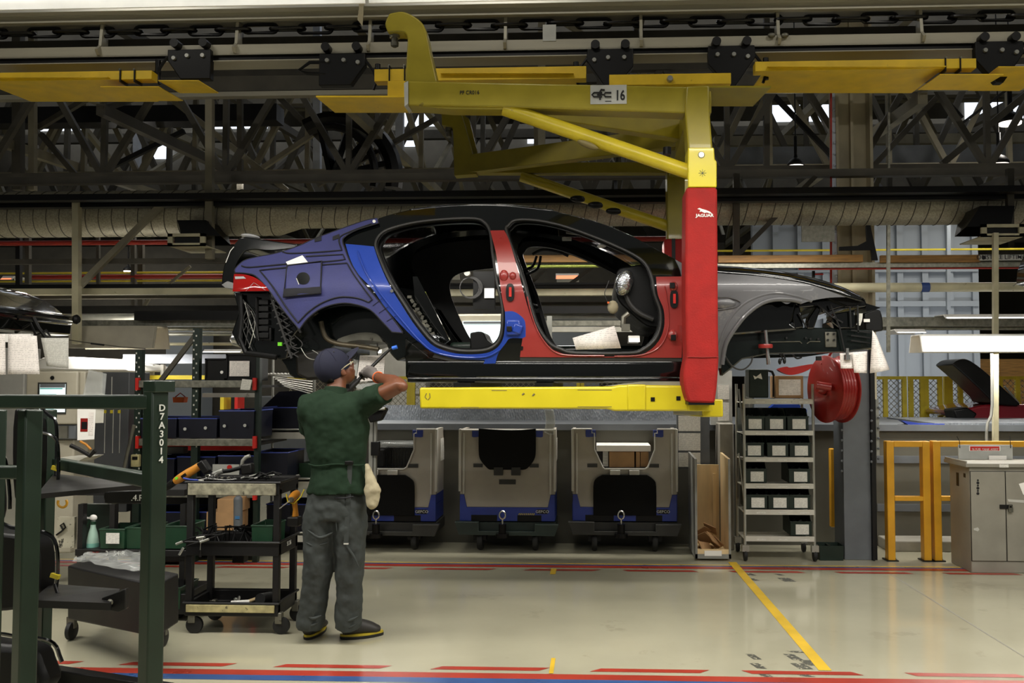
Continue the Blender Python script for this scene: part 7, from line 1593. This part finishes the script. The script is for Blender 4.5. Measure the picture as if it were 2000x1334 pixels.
# ------------------------------------------------------------------ racks behind
Yr = 7.75; t = thing('storage_rack', 'dark green storage rack with grey beams and red end caps behind the tool cart', 'rack', at(380, 1080, Yr))
for x, y0 in ((269, 684), (381, 641)):
    b = MB(); b.bb((at(x-7, 800, Yr).x, Yr, 0), (at(x+6, 800, Yr).x, Yr+.06, at(x, y0, Yr).z)); up_ = b.build('upright', m_gbin, t)
    for k in range(26): b = MB(); q = at(x, y0+6+k*9, Yr-.001); b.box(q+Vector((.012*(1 if k % 2 else -1), 0, 0)), (.012, .002, .016)); b.build('slot', m_boxl, up_)
b = MB(); b.bb((at(497, 800, Yr).x, Yr, 0), (at(506, 800, Yr).x, Yr+.06, at(500, 690, Yr).z)); b.build('upright', m_gbin, t)
for ya, yb in ((743, 757), (857, 871), (960, 972)):
    b = MB(); b.pb(270, ya, 494, yb, Yr-.03, .05); b.build('beam', m_galv, t, bevel=.004)
    for x in (264, 493):
        b = MB(); b.pb(x, ya-5, x+6, yb+5, Yr-.04, .07); b.build('red_end_cap', m_redp, t)
    b = MB(); z = at(300, yb, Yr).z; b.bb((at(262, 800, Yr).x, Yr+.02, z), (at(500, 800, Yr).x, Yr+.8, z+.02)); b.build('shelf_deck', m_dark, t)
b = MB(); b.pb(262, 1060, 500, 1078, Yr, .6); b.build('base_deck', m_dark, t)
b = MB(); b.pb(255, 880, 500, 1075, Yr+.8, .03); b.build('shade_backing', m_dark, t)  # dark sheet put in for the shadow inside the rack
b = MB(); b.bar(at(314, 744, Yr+.1), at(382, 655, Yr+.1), .04, .03, up=(0, 1, 0)); tag(b.build('grey_strut', m_truss), 'grey diagonal strut leaning on the storage rack', 'strut')
NB = 'navy storage bins on the rack'
def nbin(x0, x1, y0, y1, Y, lab, rimc=m_bbinrim, d=.45):
    return tray(x0, x1, y1, Y, (y1-y0)/S(Y), d, m_bbin, lab, 'storage_bin', 'bin', NB, None, rimc, .02)
nbin(274, 345, 817, 856, 7.72, 'navy bin on the rack just right of the stencilled green post'); nbin(348, 424, 817, 856, 7.72, 'navy bin with a pale round mark in the middle of the rack shelf', )
nbin(428, 496, 802, 856, 7.72, 'tallest navy bin with scraped white marks at the right of the rack shelf')
for x, y in ((361, 838), (401, 836), (438, 832), (478, 831)):
    b = MB(); q = at(x, y, 7.685); b.lathe([(.014, q.y), (.014, q.y+.004)], (q.x, 0, q.z), 'Y', 14); tag(b.build('round_sticker', m_silvtag), {361: 'round pale sticker left on the middle navy bin', 401: 'round pale sticker right on the middle navy bin', 438: 'round pale sticker left on the tallest navy bin', 478: 'round pale sticker right on the tallest navy bin'}[x], 'sticker')
nbin(275, 340, 895, 958, 7.85, 'dark bin on the lower rack shelf left of the tool cart'); nbin(345, 420, 892, 958, 7.85, 'dark bin on the lower rack shelf behind the orange tool'); nbin(425, 495, 890, 958, 7.85, 'dark bin on the lower rack shelf behind the angle wrench')
nbin(275, 370, 1000, 1060, 7.85, 'dark bin lowest in the rack at left'); nbin(375, 405, 1000, 1060, 7.85, 'narrow dark bin lowest in the rack beside the cartons')
b = MB(); b.pb(415, 907, 467, 930, 7.7, .01); tag(b.build('blue_form', m_silvtag), 'pale blue form with a red dot on the lower rack shelf', 'form'); b = MB(); q = at(448, 913, 7.69); b.lathe([(.022, 7.69), (.022, 7.695)], (q.x, 0, q.z), 'Y', 16); tag(b.build('red_dot', m_redp), 'red round sticker on the pale blue form', 'sticker')
for x0, x1, y0, y1, Y, l in ((400, 442, 700, 743, 7.8, 'black folded box with a white dot on top of the rack'), (441, 500, 691, 743, 7.76, 'black box with a large printed label on top of the rack')):
    t = thing('black_box', l, 'box', at((x0+x1)/2, y1, Y), 'black boxes on top of the rack'); b = MB(); b.pb(x0, y0, x1, y1, Y, .3); b.build('box_body', m_blk, t, bevel=.006)
    b = MB()
    for a_, c_, e_, f_ in ((x0, y0, x1, y0+3), (x0, y1-4, x1, y1), (x0, y0, x0+3, y1), (x1-4, y0, x1, y1)): b.pb(a_, c_, e_, f_, Y-.012, .012)
    b.build('box_frame', m_blk, t)
    if x0 > 430: b = MB(); b.pb(448, 705, 487, 735, Y-.016, .003); b.build('shipping_label', m_paper, t)
    else: b = MB(); q = at(433, 727, Y-.005); b.lathe([(.014, Y-.006), (.014, Y)], (q.x, 0, q.z), 'Y', 14); b.build('white_dot', m_paperw, t)
b = MB(); b.pprism([(473, 740), (492, 742), (488, 762), (469, 761)], 7.68, .003); tag(b.build('hanging_label', m_paper2), 'small printed label hanging from the upper rack beam', 'label')
for (x0, y0, x1, y1, l) in ((424, 975, 462, 1002, 'upper brown carton seen under the top tray of the tool cart'), (403, 1000, 458, 1036, 'lower brown carton seen under the top tray of the tool cart')):
    b = MB(); b.pb(x0, y0, x1, y1, 7.5, .3); tag(b.build('carton', m_cardb, None, bevel=.004), l, 'carton')
t = thing('grey_cylinder', 'grey upright cylinder with a blue sticker behind the tool cart', 'cylinder', at(467, 1036, 7.2)); b = MB(); b.cyl(at(465, 1036, 7.2), at(465, 976, 7.2), .035, 18); b.ball(at(465, 976, 7.2), .035); b.build('cylinder_body', m_gcol, t); b = MB(); b.pb(459, 1008, 468, 1014, 7.16, .004); b.build('blue_sticker', m_bluepipe, t)
# wire rack beside the worker
Yw = 8.25; t = thing('wire_rack', 'chrome and white shelf rack between the storage rack and the worker', 'rack', at(560, 1090, Yw))
for x, y, y0, r in ((503, Yw, 700, .014), (531, Yw+.5, 697, .012), (612, Yw, 720, .014)):
    b = MB(); b.cyl((at(x, 900, y).x, y, 0), (at(x, 900, y).x, y, at(x, y0, y).z), r, 10); b.build('upright', m_alu, t)
for y in (839, 935, 1040):
    b = MB(); za, zb_ = at(500, y+3, Yw).z, at(500, y+18, Yw).z; b.bb((at(507, 900, Yw).x, Yw, zb_), (at(640, 900, Yw).x, Yw+.01, za)); b.bb((at(507, 900, Yw).x, Yw, za-.01), (at(640, 900, Yw).x, Yw+.5, za)); b.build('white_shelf', m_shelfw, t)
    b = MB(); b.cyl(at(505, y, Yw-.01), at(640, y, Yw-.01), .008, 8); b.build('shelf_tube', m_alu, t)
b = MB(); b.cyl(at(504, 731, Yw), at(600, 733, Yw), .010, 10)
for i in range(14): b.ball(at(508+i*7, 731, Yw), (.018, .014, .014), 8, 6)
b.build('wrapped_bar', m_white, t)
for i in range(7):
    b = MB(); b.cyl(at(530+i*4, 733+i*3.5, Yw+.1), at(610, 740+i*5, Yw+.4), .006, 6); b.build('grid_wire', m_alu, t)
nbin(512, 598, 796, 838, Yw+.02, 'big navy bin on the upper white shelf left of the worker'); nbin(497, 562, 884, 933, Yw-.3, 'navy bin with bright blue rims behind the top of the tool cart'); nbin(520, 600, 985, 1038, Yw+.02, 'navy bin on the lower white shelf behind the cordless drill')
tray(584, 640, 933, Yw+.02, .13, .3, m_gbin2, 'green bin on the white shelf just left of the worker')
b = MB(); b.pprism([(512, 796), (545, 765), (600, 762), (600, 796)], Yw+.4, .02); tag(b.build('bin_lid', m_bbin), 'navy hinged lid standing open above the big navy bin', 'lid')
b = MB(); b.pb(520, 1062, 640, 1092, Yw+.1, .5); tag(b.build('dark_crate', m_blk, None, bevel=.01), 'low black crate on the floor behind the worker', 'crate')
b = MB(); b.pb(255, 1050, 356, 1098, 7.6, .3); tag(b.build('dark_crate', m_dark, None, bevel=.01), 'low dark crate on the floor behind the parts trolley', 'crate')
# computer kiosk, lockers and what is beyond
Yk = 6.7; t = thing('computer_kiosk', 'beige computer kiosk with a small lit screen behind the green stillage', 'kiosk', at(110, 1000, Yk))
b = MB(); b.pb(50, 725, 151, 829, Yk, .25); b.build('housing', m_kiosk, t, bevel=.012); b = MB(); b.pb(151, 725, 166, 829, Yk+.03, .25); b.build('side_door', m_kiosk, t, bevel=.01)
b = MB(); b.pb(73, 747, 129, 809, Yk-.006, .01); fr_ = b.build('screen_frame', m_dollg, t); b = MB(); b.pb(77, 750, 127, 805, Yk-.01, .006); sc_ = b.build('screen', m_scr, fr_)
for y0, y1, x1, m in ((750, 757, 127, m_gcol), (758, 760, 122, m_scr2), (770, 771, 110, m_scr2), (797, 799, 105, m_scr2), (801, 803, 105, m_scr2)):
    b = MB(); b.pb(78, y0, x1, y1, Yk-.012, .002); b.build('screen_bar', m, sc_)
b = MB(); q = at(102, 738, Yk-.004); b.lathe([(.014, q.y-.004), (.016, q.y)], (q.x, 0, q.z), 'Y', 16); b.build('round_sensor', m_blk, t)
b = MB(); b.pb(60, 829, 148, 858, Yk+.02, .25); b.build('neck', m_gcol, t, bevel=.01); b = MB(); b.pb(115, 832, 131, 856, Yk, .02); b.build('connector_plate', m_steelp, t)
b = MB(); b.pb(68, 858, 142, 1080, Yk+.06, .2); b.build('pedestal', m_kiosk, t, bevel=.01); b = MB(); b.pprism([(115, 894), (152, 893), (168, 893), (148, 903), (115, 903)], Yk-.1, .25); b.build('keyboard_shelf', m_shelfw, t)
b = MB(); b.pprism([(173, 722), (208, 730), (202, 800), (188, 796), (162, 770)], Yk+.0, .004); tag(b.build('clear_sleeve', m_plastic), 'clear document sleeve hanging at the right of the computer kiosk', 'sleeve')
b = MB(); b.pprism([(163, 768), (190, 766), (204, 770), (202, 826), (165, 826)], Yk+.02, .002); tag(b.build('blank_sheet', m_shelfw), 'plain cream sheet behind the hanging document at the kiosk', 'paper')
t = thing('hanging_document', 'document with a red photo hanging below the green top rail beside the kiosk', 'paper', at(168, 860, Yk-.1)); b = MB(); b.pprism([(151, 797), (187, 800), (184, 858), (151, 860)], Yk-.12, .002); b.build('sheet', m_paperw, t); b = MB(); b.pb(157, 817, 171, 843, Yk-.123, .002); b.build('red_photo', m_reel, t); b = MB(); b.pb(159, 824, 170, 838, Yk-.125, .002); b.build('dark_patch', m_dark, t); b = MB(); b.pb(173, 805, 182, 850, Yk-.122, .001); b.build('fine_print', m_paper, t)
t = thing('kiosk_clamp', 'dark clamp tool with orange handle lying below the hanging document', 'clamp', at(170, 885, Yk-.2)); tl([(138, 870), (155, 878), (176, 890), (186, 880)], Yk-.2, .016, m_dark, 'clamp_arm', t); tl([(157, 862), (168, 868), (178, 878)], Yk-.22, .009, m_drillo, 'orange_handle', t)
t = thing('locker', 'charcoal locker row with thin pale gaps behind the kiosk', 'locker', at(215, 1000, 8.4)); b = MB(); b.pb(184, 727, 250, 1000, 8.4, .4); b.build('locker_body', m_locker, t, bevel=.006)
for x in (204, 220, 233):
    b = MB(); b.pb(x, 800, x+1.2, 885, 8.394, .006); b.build('door_gap', m_boxl, t)
b = MB(); b.pb(217, 736, 218.5, 798, 8.394, .006); b.build('door_gap', m_boxl, t)
for x in (202, 215, 230):
    b = MB(); b.pb(x, 801, x+5, 807, 8.39, .01); b.build('yellow_latch', m_yfence, t)
b = MB(); b.pprism(cr([(60, 724, 1), (75, 702), (100, 697), (160, 698), (205, 706), (245, 714, 1), (252, 725, 1)], True, 3), 9.2, 1.0); tag(b.build('white_cover', m_white, None, bevel=.03), 'white sloping cover glowing under the lights behind the kiosk', 'cover'); area('cover_lamp', at(160, 640, 9.6), 1.2, .3, 30)
b = MB(); b.pb(246, 834, 500, 884, 8.9, .05); tag(b.build('red_screen', m_redp), 'bright red panel low behind the storage rack', 'panel')
b = MB(); b.pb(300, 873, 358, 886, 8.2, .1); tag(b.build('white_box', m_boxl, None, bevel=.004), 'small pale box right of the stencilled green post', 'box')
t = thing('yellow_meter', 'small yellow handheld meter hanging left of the stencilled green post', 'meter', at(262, 912, 7.4)); b = MB(); b.pb(255, 888, 271, 912, 7.4, .04); b.build('meter_body', m_foamy, t, bevel=.006); b = MB(); b.pb(258, 892, 268, 898, 7.395, .01); b.build('display', m_dark, t)
b = MB(); b.cyl(at(262, 830, 7.3), at(241, 920, 7.3), .015, 10); tag(b.build('leaning_pipe', m_steelp), 'dull pipe leaning left of the stencilled green post', 'pipe')
t = thing('orange_basket', 'small orange plastic basket behind the rack between the beams', 'basket', at(352, 785, 8.4)); p = at(352, 786, 8.4); b = MB(); b.tray(p, (.1, .08, .05), flare=.1); b.build('basket', m_orcuff, t); b = MB(); b.tube([p+Vector((-.05, 0, .05)), p+Vector((0, 0, .09)), p+Vector((.05, 0, .05))], .005, 6); b.build('basket_handle', m_redp, t)
hbar('cream_beam', 'beam', 'pale beam beyond the rack under the upper grey beam', 395, 505, 768, 776, 8.7, .05, m_shelfw)
hbar('yellow_rail', 'rail', 'yellow horizontal rail beyond the storage rack', 250, 500, 733, 741, 9.8, .05, m_yfence)
hbar('pale_beam', 'beam', 'wide pale blue beam beyond the rack, above the yellow rail', 240, 470, 692, 710, 9.6, .1, m_truss3)
hbar('white_board', 'board', 'white board glowing behind the worker below the car underside', 860, 1085, 705, 742, 10.4, .1, m_wallw)
for x, l in ((292, 'left'), (313, 'right')):
    hbar('white_post', 'post', 'short white post behind the rack, %s of the pair' % l, x, x+6, 712, 745, 9.9, .05, m_white, 'white posts behind the rack')
for i, (x0, x1, y0, y1) in enumerate(((250, 290, 745, 800), (430, 437, 775, 800), (458, 464, 775, 800))):
    hbar('far_part', 'part', ['grey mesh basket part behind the rack, left', 'striped yellow part behind the rack between the beams', 'red part behind the rack between the beams'][i], x0, x1, y0, y1, 10, .2, [m_truss3, m_yfence, m_redp][i])
t = thing('document_stand', 'aluminium stand holding printed sheets in front of the worker', 'stand', at(725, 900, 6.6))
b = MB(); b.bb((at(721, 800, 6.6).x, 6.6, at(720, 985, 6.6).z), (at(735, 800, 6.6).x, 6.64, at(720, 670, 6.6).z)); b.build('profile_post', m_alu, t); b = MB(); b.pb(728, 800, 729, 960, 6.595, .01); b.build('profile_groove', m_dark, t)
b = MB(); b.pprism([(703, 694), (752, 694), (749, 742), (696, 746)], 6.56, .01); b.build('document_sheet', m_paper, t); b = MB(); b.pprism([(690, 702), (700, 703), (697, 735), (686, 732)], 6.58, .01); b.build('grey_sheet', m_silvtag, t)
b = MB(); b.pprism([(690, 752), (745, 745), (756, 752), (735, 762), (700, 760)], 6.56, .02); b.build('crumpled_sheet', m_plastic, t)
b = MB(); b.pprism([(712, 801), (752, 796), (753, 801), (742, 822), (722, 826)], 6.5, .1); b.build('black_tray', m_blk, t, bevel=.01); b = MB(); b.cyl(at(722, 802, 6.48), at(752, 797, 6.48), .012, 10); b.build('chrome_roll', m_chrome, t)
b = MB(); b.pb(724, 863, 740, 890, 6.58, .05); b.build('joint_block', m_blk, t, bevel=.004)
b = MB(); b.pb(715, 985, 745, 1062, 6.62, .02); b.build('foot', m_alu, t) if False else None


# ------------------------------------------------------------------ last small things
b = MB(); b.pprism([(701, -20), (712, -20), (710, 20), (708, 52), (704, 46), (698, 38), (701, 15)], 6.88, .003); tag(b.build('paper_tag', m_cloth), 'worn paper tag hanging from the top rail left of the yellow hook', 'tag')
b = MB(); b.tube([at(x, y, 8.8) for x, y in ((135, 664), (160, 668), (200, 673), (240, 678), (284, 681))], .005, 6); tag(b.build('guy_wire', m_truss), 'thin wire with a turnbuckle running right from the foot of the cream post', 'wire')
b = MB(); b.cyl(at(178, 671, 8.79), at(203, 674, 8.79), .010, 8); tag(b.build('turnbuckle', m_dark), 'dark turnbuckle on the thin wire at the cream post', 'turnbuckle')
m_scuff = P('worn_metal_scuff', '#6b6038', .6)
for i, pts in enumerate(([(833, 768), (830, 775), (834, 780)], [(839, 768), (840, 776), (836, 781)], [(1020, 771), (1024, 768)], [(1040, 773), (1044, 769)])):
    b = MB(); b.tube([at(x, y, 5.999) for x, y in pts], .003 if i < 2 else .006, 5); b.build('scuff_mark', m_scuff, arm)
for x0, x1, y in ((1128, 1195, 761), (1128, 1195, 794), (900, 935, 795), (960, 990, 762)):
    b = MB(); b.pb(x0, y, x1, y+1.2, 5.9985, .002); b.build('scuff_mark', m_scuff, arm)
car_b = bpy.data.objects.get('carrier')
b = MB(); b.ball(at(1148, 283, YN-.02-.03), (.075, .03, .022), 14, 8, Matrix.Rotation(R(22), 3, 'Y')); b.build('worn_patch', m_scuff, car_b)
b = MB(); b.cyl(at(1303, 288, YN+.4), at(1303, 302, YN+.4), .03, 12); b.build('sensor', m_grease, car_b)
